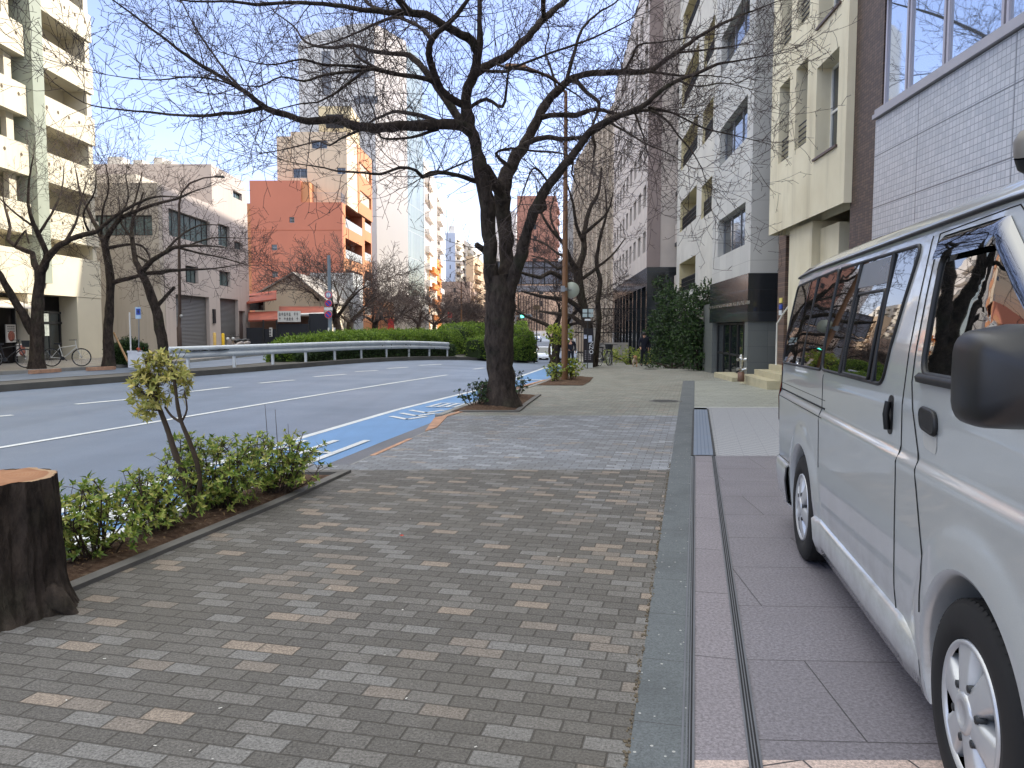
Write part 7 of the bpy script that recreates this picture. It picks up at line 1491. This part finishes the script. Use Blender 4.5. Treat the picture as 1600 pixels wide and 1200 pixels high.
# ---------------------------------------------------------------- bicycles and scooters
def bicycle(name, label, p, heading, white=False, scale=1.0, basket=False):
    r = thing(name, p, label, 'bicycle'); p = Vector(p); h = R_(heading); u = Vector((math.sin(h), math.cos(h), 0)); R = .33*scale; s = scale
    X = lambda a, z: p+u*a*s+Vector((0, 0, z*s))
    for a in (-.52, .52):
        c = X(a, .34); ax = Vector((u.y, -u.x, 0)); n = 28; mb = MB(); e2 = Vector((0, 0, 1)); ring = [c+(u*math.cos(k*2*math.pi/n)+e2*math.sin(k*2*math.pi/n))*R for k in range(n+1)]; mb.tube(ring, .022, 6); w = mb.build('wheel', RUBBER, r)
        mb = MB()
        for k in range(12): mb.tube([c, c+(u*math.cos(k*math.pi/6)+e2*math.sin(k*math.pi/6))*R], .004, 3)
        mb.tube([c+(u*math.cos(k*2*math.pi/n)+e2*math.sin(k*2*math.pi/n))*(R-.025) for k in range(n+1)], .008, 4); mb.tube([c-ax*.05, c+ax*.05], .025, 8); mb.build('spokes', STEEL, w)
    fm = bpy.data.materials.get('bike_white') or M('bike_white', (206, 206, 200), .4); fm = fm if white else (bpy.data.materials.get('bike_dark') or M('bike_dark', (44, 46, 50), .4, .1, 3, .3))
    mb = MB()
    for q0, q1, w in ((X(-.52, .34), X(-.12, .30), .014), (X(-.12, .30), X(-.24, .82), .018), (X(-.12, .30), X(.36, .72), .02), (X(-.22, .70), X(.34, .80), .016), (X(-.52, .34), X(-.22, .70), .012), (X(.52, .34), X(.36, .72), .016), (X(.36, .72), X(.32, 1.0), .016)): mb.tube([q0, q1], w*s, 6)
    mb.build('frame', fm, r)
    ax = Vector((u.y, -u.x, 0)); mb = MB(); c = X(.32, 1.0); mb.tube([c-ax*.28*s-u*.12*s, c-ax*.2*s, c, c+ax*.2*s, c+ax*.28*s-u*.12*s], .014, 6); mb.build('handlebar', BLACK, r)
    mb = MB(); c = X(-.26, .86); mb.hexa([c+u*a+ax*b_+Vector((0, 0, z)) for z in (-.03, .03) for a, b_ in ((-.14, -.08), (.13, -.03), (.13, .03), (-.14, .08))]); mb.build('saddle', BLACK, r)
    if basket: mb = MB(); c = X(.56, .86); mb.hexa([c+u*a+ax*b_+Vector((0, 0, z)) for z, k in ((-.13, .8), (.13, 1)) for a, b_ in ((-.14*k, -.17*k), (.14*k, -.17*k), (.14*k, .17*k), (-.14*k, .17*k))]); mb.build('basket', DARKM, r)
    mb = MB(); mb.tube([X(-.12, .30)-ax*.06, X(-.12, .30)+ax*.06], .07*s, 10); mb.tube([X(-.12, .30)-ax*.09, X(-.02, .2)-ax*.12], .014, 5); mb.tube([X(-.12, .30)+ax*.09, X(-.22, .4)+ax*.12], .014, 5); mb.build('crank', DARKM, r); return r
q = at(104, 560, 31.5); bicycle('bicycle', 'white-framed bicycle parked before the dark glass shopfront', (q.x, 31.5, .02), 78, True, 1.08)
q = at(14, 560, 30.2); bicycle('bicycle', 'dark bicycle with a front basket parked before the dark restaurant front', (q.x, 30.2, .02), 70, False, 1.1, True)
q = at(944, 565, 39); bicycle('bicycle', 'dark bicycle with pale wheels standing right of the information board', (q.x, 39, g(q.x, 39)), 30, False, 1.1, True)
q = at(955, 562, 41); bicycle('bicycle', 'second dark bicycle leaning by the pale gate wall', (q.x, 41, g(q.x, 41)), 12, False, 1.1)
def scooter(name, label, p, heading, cat='motor scooter', col=(52, 50, 52), lamp=False):
    r = thing(name, p, label, cat); p = Vector(p); h = R_(heading); u = Vector((math.sin(h), math.cos(h), 0)); ax = Vector((u.y, -u.x, 0)); X = lambda a, z, b_=0: p+u*a+ax*b_+Vector((0, 0, z))
    for a in (-.6, .62):
        mb = MB(); mb.lathe(X(a, .27), ax, [(.12, -.05), (.24, -.055), (.27, -.03), (.27, .03), (.24, .055), (.12, .05)], 20); w = mb.build('wheel', RUBBER, r); mb = MB(); mb.lathe(X(a, .27), ax, [(.001, -.04), (.13, -.045), (.13, .045), (.001, .04)], 14); mb.build('rim', ALU, w)
    pm = M(name+'_paint', col, .3, .05, 3, .3, spec=.6) if name+'_paint' not in bpy.data.materials else bpy.data.materials[name+'_paint']
    S = lambda P, R_s, n=10: [(*X(a, z), q) for (a, z), q in zip(P, R_s)]
    mb = MB(); mb.tube([X(-.85, .62), X(-.6, .62), X(-.3, .55), X(-.1, .4), X(.1, .3), X(.3, .3)], [.08, .17, .18, .15, .12, .1], 12); mb.tube([X(.3, .28), X(.42, .6), X(.45, .9)], [.16, .18, .1], 12); mb.tube([X(.62, .5), X(.48, .62), X(.42, .98)], [.05, .05, .04], 8); mb.build('body', pm, r)
    mb = MB(); mb.tube([X(-.8, .76), X(-.4, .78), X(-.1, .72)], [.08, .13, .09], 10); mb.build('seat', BLACK, r); mb = MB(); mb.tube([X(.34, 1.02, -.34), X(.42, 1.02, -.1), X(.42, 1.02, .1), X(.34, 1.02, .34)], .02, 6); mb.tube([X(.4, 1.0, -.25), X(.42, 1.18, -.32)], .01, 5); mb.tube([X(.4, 1.0, .25), X(.42, 1.18, .32)], .01, 5); mb.build('handlebar', BLACK, r)
    if lamp: LM = NT('bike_headlamp'); LM.set((1, .9, .7), .3, 0, .3, Emission_Color=(1, .82, .5, 1), Emission_Strength=4); lm = LM.m
    else: lm = bpy.data.materials['lamp_lens']
    mb = MB(); mb.ball(X(.56, .9), .1, 12, 0); mb.build('headlight', lm, r); return r
q = at(366, 548, 47.5); scooter('motor_scooter', 'pale-fronted motor scooter parked before the brown side door', (q.x, 47.5, .02), 200, 'motor scooter', (150, 140, 134))
q = at(375, 548, 48.6); scooter('motor_scooter', 'dark motor scooter behind the pale-fronted one by the brown side door', (q.x, 48.6, .02), 205, 'motor scooter', (150, 140, 134))
# ---------------------------------------------------------------- cars
CARG = glass('car_glass', (30, 38, 44), .05, .9); TAILR = M('tail_lens', (150, 24, 22), .2); PLATEM = M('number_plate', (220, 222, 220), .5)
def car(name, label, p, heading, col, L_=4.4, W_=1.72, H_=1.48, kind='sedan', lights=False, cat='car'):
    """heading: direction the nose points"""
    r = thing(name, p, label, cat); p = Vector(p); h = R_(heading); u = Vector((math.sin(h), math.cos(h), 0)); ax = Vector((u.y, -u.x, 0)); X = lambda a, b_, z: p+u*a+ax*b_+Vector((0, 0, z))
    pm = M(name+'_car_paint', col, .25, .03, 2, .1, spec=.6) if name+'_car_paint' not in bpy.data.materials else bpy.data.materials[name+'_car_paint']
    n = L_/2
    if kind == 'sedan': low = [(n, .25, .82), (n*.99, .5, .9), (n*.95, .68, .95), (n*.62, .86, 1), (.2, .9, 1), (-n*.6, .92, 1), (-n*.93, .9, .96), (-n, .6, .9), (-n*.99, .25, .84)]; cab = [(n*.42, .86, .93), (n*.1, H_, .74), (-n*.38, H_, .74), (-n*.78, .9, .9)]
    else: low = [(n, .25, .88), (n, .6, .95), (n*.96, .95, .97), (n*.88, 1.05, 1), (0, 1.1, 1), (-n*.9, 1.1, 1), (-n, 1.0, .98), (-n, .25, .92)]; cab = [(n*.86, 1.04, .96), (n*.58, H_, .84), (-n*.9, H_, .84), (-n*.99, 1.08, .95)]
    w = W_/2; mb = MB()
    def loft(P, zmid):
        up = [(a, z, k) for a, z, k in P]; m = len(up); vs = []
        for s in (-1, 1):
            for a, z, k in up: vs.append(X(a, s*w*k, z))
        return vs, m
    vs, m = loft(low, 0); mb.add(vs, [tuple(range(m)), tuple(range(2*m-1, m-1, -1))]+[(i, m+i, m+i+1, i+1) for i in range(m-1)]+[(m-1, 2*m-1, m, 0)], 0)
    vs, m = loft(cab, 0); mb.add(vs, [(i, m+i, m+i+1, i+1) for i in range(1, m-2)]+[(0, 1, 2, 3), (7, 6, 5, 4), (0, 4, 5, 1), (2, 6, 7, 3)], 0); mb.build('body', pm, r, True)
    def panel(nm, pts, m_): q = MB(); q.poly(pts); return q.build(nm, m_, r)
    c = cab; f = lambda i, j, t_, s, o=.0: (c[i][0]+(c[j][0]-c[i][0])*t_, s*(w*(c[i][2]+(c[j][2]-c[i][2])*t_)-o), c[i][1]+(c[j][1]-c[i][1])*t_)
    def screen(nm, i, j, dx): panel(nm, [X(q[0]+dx, q[1], q[2]+.012) for q in (f(i, j, .1, -1, .08), f(i, j, .1, 1, .08), f(i, j, .92, 1, .08), f(i, j, .92, -1, .08))], CARG)
    screen('windscreen', 0, 1, .02); screen('rear_window', 3, 2, -.02)
    for s in (-1, 1):
        Q = []
        mid = (c[1][0]+c[2][0])/2
        for a0, b0, a1, b1 in (((0, 1, .12), (0, 1, .9), mid+.03, mid+.03), ((3, 2, .12), (3, 2, .9), mid-.03, mid-.03)):
            p0, p1 = f(*a0, s, -.008), f(*b0, s, -.008); kz = lambda z: w*(c[0][2]+(c[1][2]-c[0][2])*(z-c[0][1])/(c[1][1]-c[0][1]))+.008
            panel('side_window', [X(p0[0], s*kz(p0[2]), p0[2]), X(a1, s*kz(p0[2]), p0[2]), X(a1, s*kz(p1[2]), p1[2]), X(p1[0], s*kz(p1[2]), p1[2])], CARG)
        q = MB(); zl = .68 if kind == 'sedan' else .85; a = low[1][0] if kind == 'sedan' else low[1][0]
        for e in (.0,): q.hexa([X(n*.93, s*w*.52, zl-.1), X(n*1.005, s*w*.5, zl-.1), X(n*.97, s*w*.93, zl-.08), X(n*.86, s*w*.95, zl-.08), X(n*.9, s*w*.52, zl+.07), X(n*.965, s*w*.5, zl+.05), X(n*.93, s*w*.93, zl+.08), X(n*.8, s*w*.95, zl+.09)])
        if lights and 'car_headlamp' not in bpy.data.materials: LM = NT('car_headlamp'); LM.m.name = 'car_headlamp'; LM.set((1, 1, 1), .3, 0, .3, Emission_Color=(1, .97, .9, 1), Emission_Strength=3)
        q.build('headlight', bpy.data.materials['car_headlamp'] if lights else bpy.data.materials['lamp_lens'], r)
        panel('tail_light', [X(-n*1.003, s*w*.55, .7), X(-n*1.003, s*w*.88, .7), X(-n*1.001, s*w*.88, .86), X(-n*1.001, s*w*.55, .86)], TAILR)
        q = MB(); q.tube([X(cab[0][0]-.35, s*w*.92, .95), X(cab[0][0]-.35, s*(w*.98+.1), 1.0)], [.04, .09], 8); q.build('wing_mirror', pm, r)
    q = MB(); q.hexa([X(n*.95, -w*.55, .3), X(n*1.01, -w*.5, .3), X(n*1.01, w*.5, .3), X(n*.95, w*.55, .3), X(n*.95, -w*.55, .5), X(n*1.004, -w*.5, .5), X(n*1.004, w*.5, .5), X(n*.95, w*.55, .5)]); q.build('grille', BLACK, r)
    for d in (1, -1): panel('number_plate', [X(d*n*1.014, -.17, .42), X(d*n*1.014, .17, .42), X(d*n*1.012, .17, .55), X(d*n*1.012, -.17, .55)], PLATEM)
    for a in (n*.62, -n*.62):
        for s in (-1, 1):
            q = MB(); q.lathe(X(a, s*(w-.18), .31), ax*s, [(.2, -.02), (.3, -.02), (.31, .02), (.31, .17), (.29, .2), (.2, .19)], 20); wl = q.build('wheel', RUBBER, r); q = MB(); q.lathe(X(a, s*(w-.18), .31), ax*s, [(.2, .15), (.19, .19), (.1, .17), (.001, .18)], 14); q.build('rim', ALU, wl)
    return r
def roadpt(px, D): x = at(px, 560, D).x; return (x, D, g(x, D)-.115)
car('oncoming_car', 'silver-white car approaching beside the motorcycle rider', roadpt(850.5, 72), 184, (200, 208, 222), 4.4, 1.72, 1.45)
car('distant_car', 'pale blue-white car far up the slope under the brown road sign', roadpt(838.5, 148), 184, (190, 202, 226), 4.4, 1.75, 1.6, 'van', True)
car('white_minivan', 'white minivan largely hidden behind the brown lamp pole', roadpt(884, 64), 185, (204, 210, 218), 4.6, 1.9, 2.05, 'van', False, 'van')
car('passing_car', 'white minivan almost hidden behind the trunk of the forked tree', roadpt(772.5, 57), -2, (206, 208, 212), 4.4, 1.75, 1.85, 'van')
# ---------------------------------------------------------------- people and the dog
SKIN = M('skin', (196, 150, 124), .6, .05, 6); HAIR = M('dark_hair', (28, 24, 24), .6, .1, 8); COAT = M('dark_navy_coat', (26, 28, 40), .85, .12, 6); TROU = M('dark_trousers', (30, 32, 38), .85, .1, 6); SHOE = M('dark_shoe', (26, 26, 28), .5)
def skinned(name, V, E, mat, parent, sub=2, root=0):
    o = ORG.get(parent.name, Vector((0, 0, 0))); me = bpy.data.meshes.new(name); me.from_pydata([Vector(v[:3])-o for v in V], E, []); ob = bpy.data.objects.new(name, me); COL.objects.link(ob); ob.parent = parent
    md = ob.modifiers.new('skin', 'SKIN'); md.use_smooth_shade = True
    for i, v in enumerate(V): me.skin_vertices[0].data[i].radius = (v[3], v[4] if len(v) > 4 else v[3])
    me.skin_vertices[0].data[root].use_root = True
    ob.modifiers.new('subd', 'SUBSURF').levels = sub; ob.modifiers['subd'].render_levels = sub
    bpy.context.view_layer.update(); dg = bpy.context.evaluated_depsgraph_get(); m2 = bpy.data.meshes.new_from_object(ob.evaluated_get(dg)); ob.modifiers.clear(); ob.data = m2; m2.materials.clear(); m2.materials.append(mat); return ob
def person(label, p, heading, pose, H=1.68, coat=COAT, trou=TROU, long_coat=False, hat=None, skirt=False):
    r = thing('person', p, label, 'person'); p = Vector(p); h = R_(heading); f = Vector((math.sin(h), math.cos(h), 0)); s = Vector((f.y, -f.x, 0)); k = H/1.7
    X = lambda a, b_, z: p+(f*a+s*b_)*k+Vector((0, 0, z*k))
    J = dict(pose)
    # the body: one continuous surface
    V = [(*X(*J['pel']), .135*k, .105*k), (*X(*J['waist']), .125*k, .095*k), (*X(*J['chest']), .15*k, .11*k), (*X(*J['neck']), .055*k, .055*k), (*X(*J['head']), .07*k), (*X(*J['crown']), .085*k, .095*k)]
    E = [(0, 1), (1, 2), (2, 3), (3, 4), (4, 5)]
    for sd, n in ((-1, 'L'), (1, 'R')):
        i = len(V); V += [(*X(*J['hip'+n]), .088*k), (*X(*J['knee'+n]), .058*k), (*X(*J['ank'+n]), .042*k), (*X(*J['toe'+n]), .035*k)]; E += [(0, i), (i, i+1), (i+1, i+2), (i+2, i+3)]
        i = len(V); V += [(*X(*J['sho'+n]), .062*k), (*X(*J['elb'+n]), .046*k), (*X(*J['wri'+n]), .032*k), (*X(*J['hand'+n]), .026*k)]; E += [(2, i), (i, i+1), (i+1, i+2), (i+2, i+3)]
        d = (Vector(J['hand'+n])-Vector(J['wri'+n])).normalized()
        for q in range(4): V.append((*X(*(Vector(J['hand'+n])+d*(.065+.01*(q in (1, 2)))+Vector((.012*(q-1.5), 0, -.008)))), .009*k)); E.append((i+3, len(V)-1))
        V.append((*X(*(Vector(J['wri'+n])+d*.055+Vector((.032, 0, 0)))), .010*k)); E.append((i+3, len(V)-1))
    skinned('body', V, E, SKIN, r, 1)
    hd = Vector(X(*J['head'])); up = (Vector(X(*J['crown']))-hd).normalized()
    mb = MB(); c = hd+up*.06*k
    for sd in (-1, 1): mb.ball(c+f*.086*k+s*.03*k*sd+Vector((0, 0, .0)), .011*k, 8, 1); mb.ball(c+s*.082*k*sd-Vector((0, 0, .015)), .02*k, 8, 0, (.6, .6, 1.3))
    mb.ball(c+f*.10*k-Vector((0, 0, .03*k)), .016*k, 8, 0); mb.tube([c+f*.088*k-s*.02*k-Vector((0, 0, .062*k)), c+f*.088*k+s*.02*k-Vector((0, 0, .062*k))], .006*k, 5, 1); mb.build('face', [SKIN, HAIR], r)
    mb = MB(); mb.ball(c+up*.035*k-f*.018*k, .108*k, 16, 0, (1, 1, 1.0)); mb.build('hair' if not hat else 'helmet', hat or HAIR, r)
    # clothes follow the body
    JV = [(*X(*(Vector(J['pel'])+Vector((0, 0, -.06 if not long_coat else -.30)))), .165*k if long_coat else .15*k, .135*k), (*X(*J['waist']), .15*k, .125*k), (*X(*J['chest']), .175*k, .135*k), (*X(*(Vector(J['neck'])-Vector((0, 0, .03)))), .075*k, .075*k)]; JE = [(0, 1), (1, 2), (2, 3)]
    for n in 'LR':
        i = len(JV); JV += [(*X(*J['sho'+n]), .084*k), (*X(*J['elb'+n]), .066*k), (*X(*(Vector(J['elb'+n]).lerp(Vector(J['wri'+n]), .95))), .052*k)]; JE += [(2, i), (i, i+1), (i+1, i+2)]
    skinned('jacket', JV, JE, coat, r, 2, 2)
    TV = [(*X(*(Vector(J['pel'])+Vector((0, 0, .03)))), .145*k, .12*k)]; TE = []
    for n in 'LR':
        i = len(TV); TV += [(*X(*J['hip'+n]), .105*k), (*X(*J['knee'+n]), .076*k), (*X(*(Vector(J['knee'+n]).lerp(Vector(J['ank'+n]), .93))), .064*k)]; TE += [(0, i), (i, i+1), (i+1, i+2)]
    skinned('trousers', TV, TE, trou, r, 2, 0)
    for n in 'LR':
        a, t_ = Vector(X(*J['ank'+n])), Vector(X(*J['toe'+n])); mb = MB(); d = (t_-a); d.z = 0; d = d.normalized() if d.length > 1e-4 else f; mb.tube([Vector((a.x, a.y, min(a.z, t_.z)))-d*.06*k, Vector((a.x, a.y, t_.z+.02)), t_+d*.02, t_+d*.06*k], [.035*k, .048*k, .045*k, .02*k], 10); mb.build('shoe', SHOE, r)
    return r
WALK = dict(pel=(0, 0, .92), waist=(.0, 0, 1.08), chest=(.01, 0, 1.32), neck=(.01, 0, 1.47), head=(.025, 0, 1.53), crown=(.02, 0, 1.62),
  hipL=(0, -.09, .86), kneeL=(.12, -.09, .48), ankL=(.16, -.09, .09), toeL=(.29, -.10, .045), hipR=(0, .09, .86), kneeR=(.0, .09, .47), ankR=(-.18, .09, .12), toeR=(-.07, .10, .04),
  shoL=(0, -.19, 1.40), elbL=(-.06, -.24, 1.13), wriL=(.04, -.22, .90), handL=(.07, -.21, .83), shoR=(0, .19, 1.40), elbR=(-.02, .25, 1.12), wriR=(.14, .22, .94), handR=(.20, .21, .89))
STAND = dict(WALK, kneeL=(.02, -.10, .48), ankL=(0, -.10, .09), toeL=(.13, -.11, .045), kneeR=(.02, .10, .48), ankR=(0, .10, .09), toeR=(.13, .11, .045), wriL=(.02, -.25, .88), handL=(.03, -.25, .80), wriR=(.02, .25, .88), handR=(.03, .25, .80))
q = at(1006, 560, 38); pw = (q.x, 38, g(q.x, 38)); person('person in dark coat and trousers walking a small dog on the right pavement', pw, 178, WALK, 1.66, long_coat=True)
q = at(892, 555, 44); person('person in dark clothes standing just right of the brown lamp pole', (q.x, 44, g(q.x, 44)-.1), 190, STAND, 1.68)
# dog, walking towards the camera
q = at(992, 572, 37.2); dp = Vector((q.x, 37.2, g(q.x, 37.2))); r = thing('dog', dp, 'small cream and tan dog walking in front of the person in the dark coat', 'dog')
FUR = NT('dog_fur'); p = FUR.obj(); FUR.bump(FUR.noise(p, 60, 3), .01, .6); FUR = FUR.set(FUR.mix(FUR.rng(FUR.noise(p, 4, 2), .45, .6, 0, 1), lin((206, 190, 170)), lin((170, 128, 90))), .9, 0, .2)
f = Vector((-.12, -.99, 0)).normalized(); s = Vector((f.y, -f.x, 0)); X = lambda a, b_, z: dp+f*a+s*b_+Vector((0, 0, z))
V = [(*X(-.18, 0, .30), .085), (*X(0, 0, .29), .09), (*X(.17, 0, .31), .105), (*X(.26, 0, .40), .075), (*X(.32, 0, .47), .085), (*X(.41, 0, .44), .045), (*X(-.27, 0, .36), .03), (*X(-.30, .02, .46), .028)]
E = [(0, 1), (1, 2), (2, 3), (3, 4), (4, 5), (0, 6), (6, 7)]
for a, b_, fr in ((.17, -.08, 1), (.17, .08, 1), (-.19, -.08, 0), (-.19, .08, 0)):
    i = len(V); st_ = .05*(1 if b_ < 0 else -1)
    V += ([(*X(a, b_, .24), .05), (*X(a-.01+st_*.5, b_, .13), .034), (*X(a+st_, b_, .03), .03), (*X(a+.04+st_, b_, .022), .025)] if fr else [(*X(a, b_, .25), .06), (*X(a+.05+st_*.4, b_, .17), .042), (*X(a-.05+st_, b_, .10), .028), (*X(a-.02+st_, b_, .03), .028), (*X(a+.02+st_, b_, .022), .025)])
    E += [(2 if fr else 0, i)]+[(j, j+1) for j in range(i, len(V)-1)]
for b_ in (-.06, .06): i = len(V); V += [(*X(.30, b_*1.1, .53), .03), (*X(.31, b_*1.6, .46), .025)]; E += [(4, i), (i, i+1)]
skinned('body', V, E, FUR, r, 2, 1)
mb = MB(); mb.ball(X(.455, 0, .455), .018, 8); mb.ball(X(.385, -.035, .50), .012, 8); mb.ball(X(.385, .035, .50), .012, 8); mb.build('nose_and_eyes', BLACK, r)
mb = MB(); a = X(.24, 0, .42); e = Vector(pw)+Vector((-.2, -.2, .86)); mb.tube([a, (a+e)/2-Vector((0, 0, .12)), e], .006, 4); tag(mb.build('dog_leash', BLACK), 'thin dark leash running from the walking person to the small dog', 'leash')
# motorcycle and rider
q = roadpt(834.5, 62); scooter('motorcycle', 'dark motorcycle with a lit headlamp ridden towards the camera by the round clipped bush', q, 182, 'motorcycle', (40, 36, 40), True)
RIDE = dict(pel=(-.35, 0, .86), waist=(-.3, 0, 1.02), chest=(-.22, 0, 1.26), neck=(-.17, 0, 1.40), head=(-.13, 0, 1.46), crown=(-.13, 0, 1.55), hipL=(-.33, -.12, .82), kneeL=(.06, -.22, .72), ankL=(-.02, -.22, .36), toeL=(.10, -.23, .31), hipR=(-.33, .12, .82), kneeR=(.06, .22, .72), ankR=(-.02, .22, .36), toeR=(.10, .23, .31),
  shoL=(-.22, -.20, 1.34), elbL=(-.02, -.34, 1.14), wriL=(.24, -.33, 1.06), handL=(.31, -.32, 1.05), shoR=(-.22, .20, 1.34), elbR=(-.02, .34, 1.14), wriR=(.24, .33, 1.06), handR=(.31, .32, 1.05))
person('person in dark jacket and white helmet riding the motorcycle', q, 182, RIDE, 1.72, M('maroon_jacket', (52, 34, 44), .7), TROU, False, M('helmet_white', (220, 222, 224), .25, .03, 2, 0, .6))
for o in list(bpy.data.objects):
    if o.type == 'EMPTY': o.hide_render = False
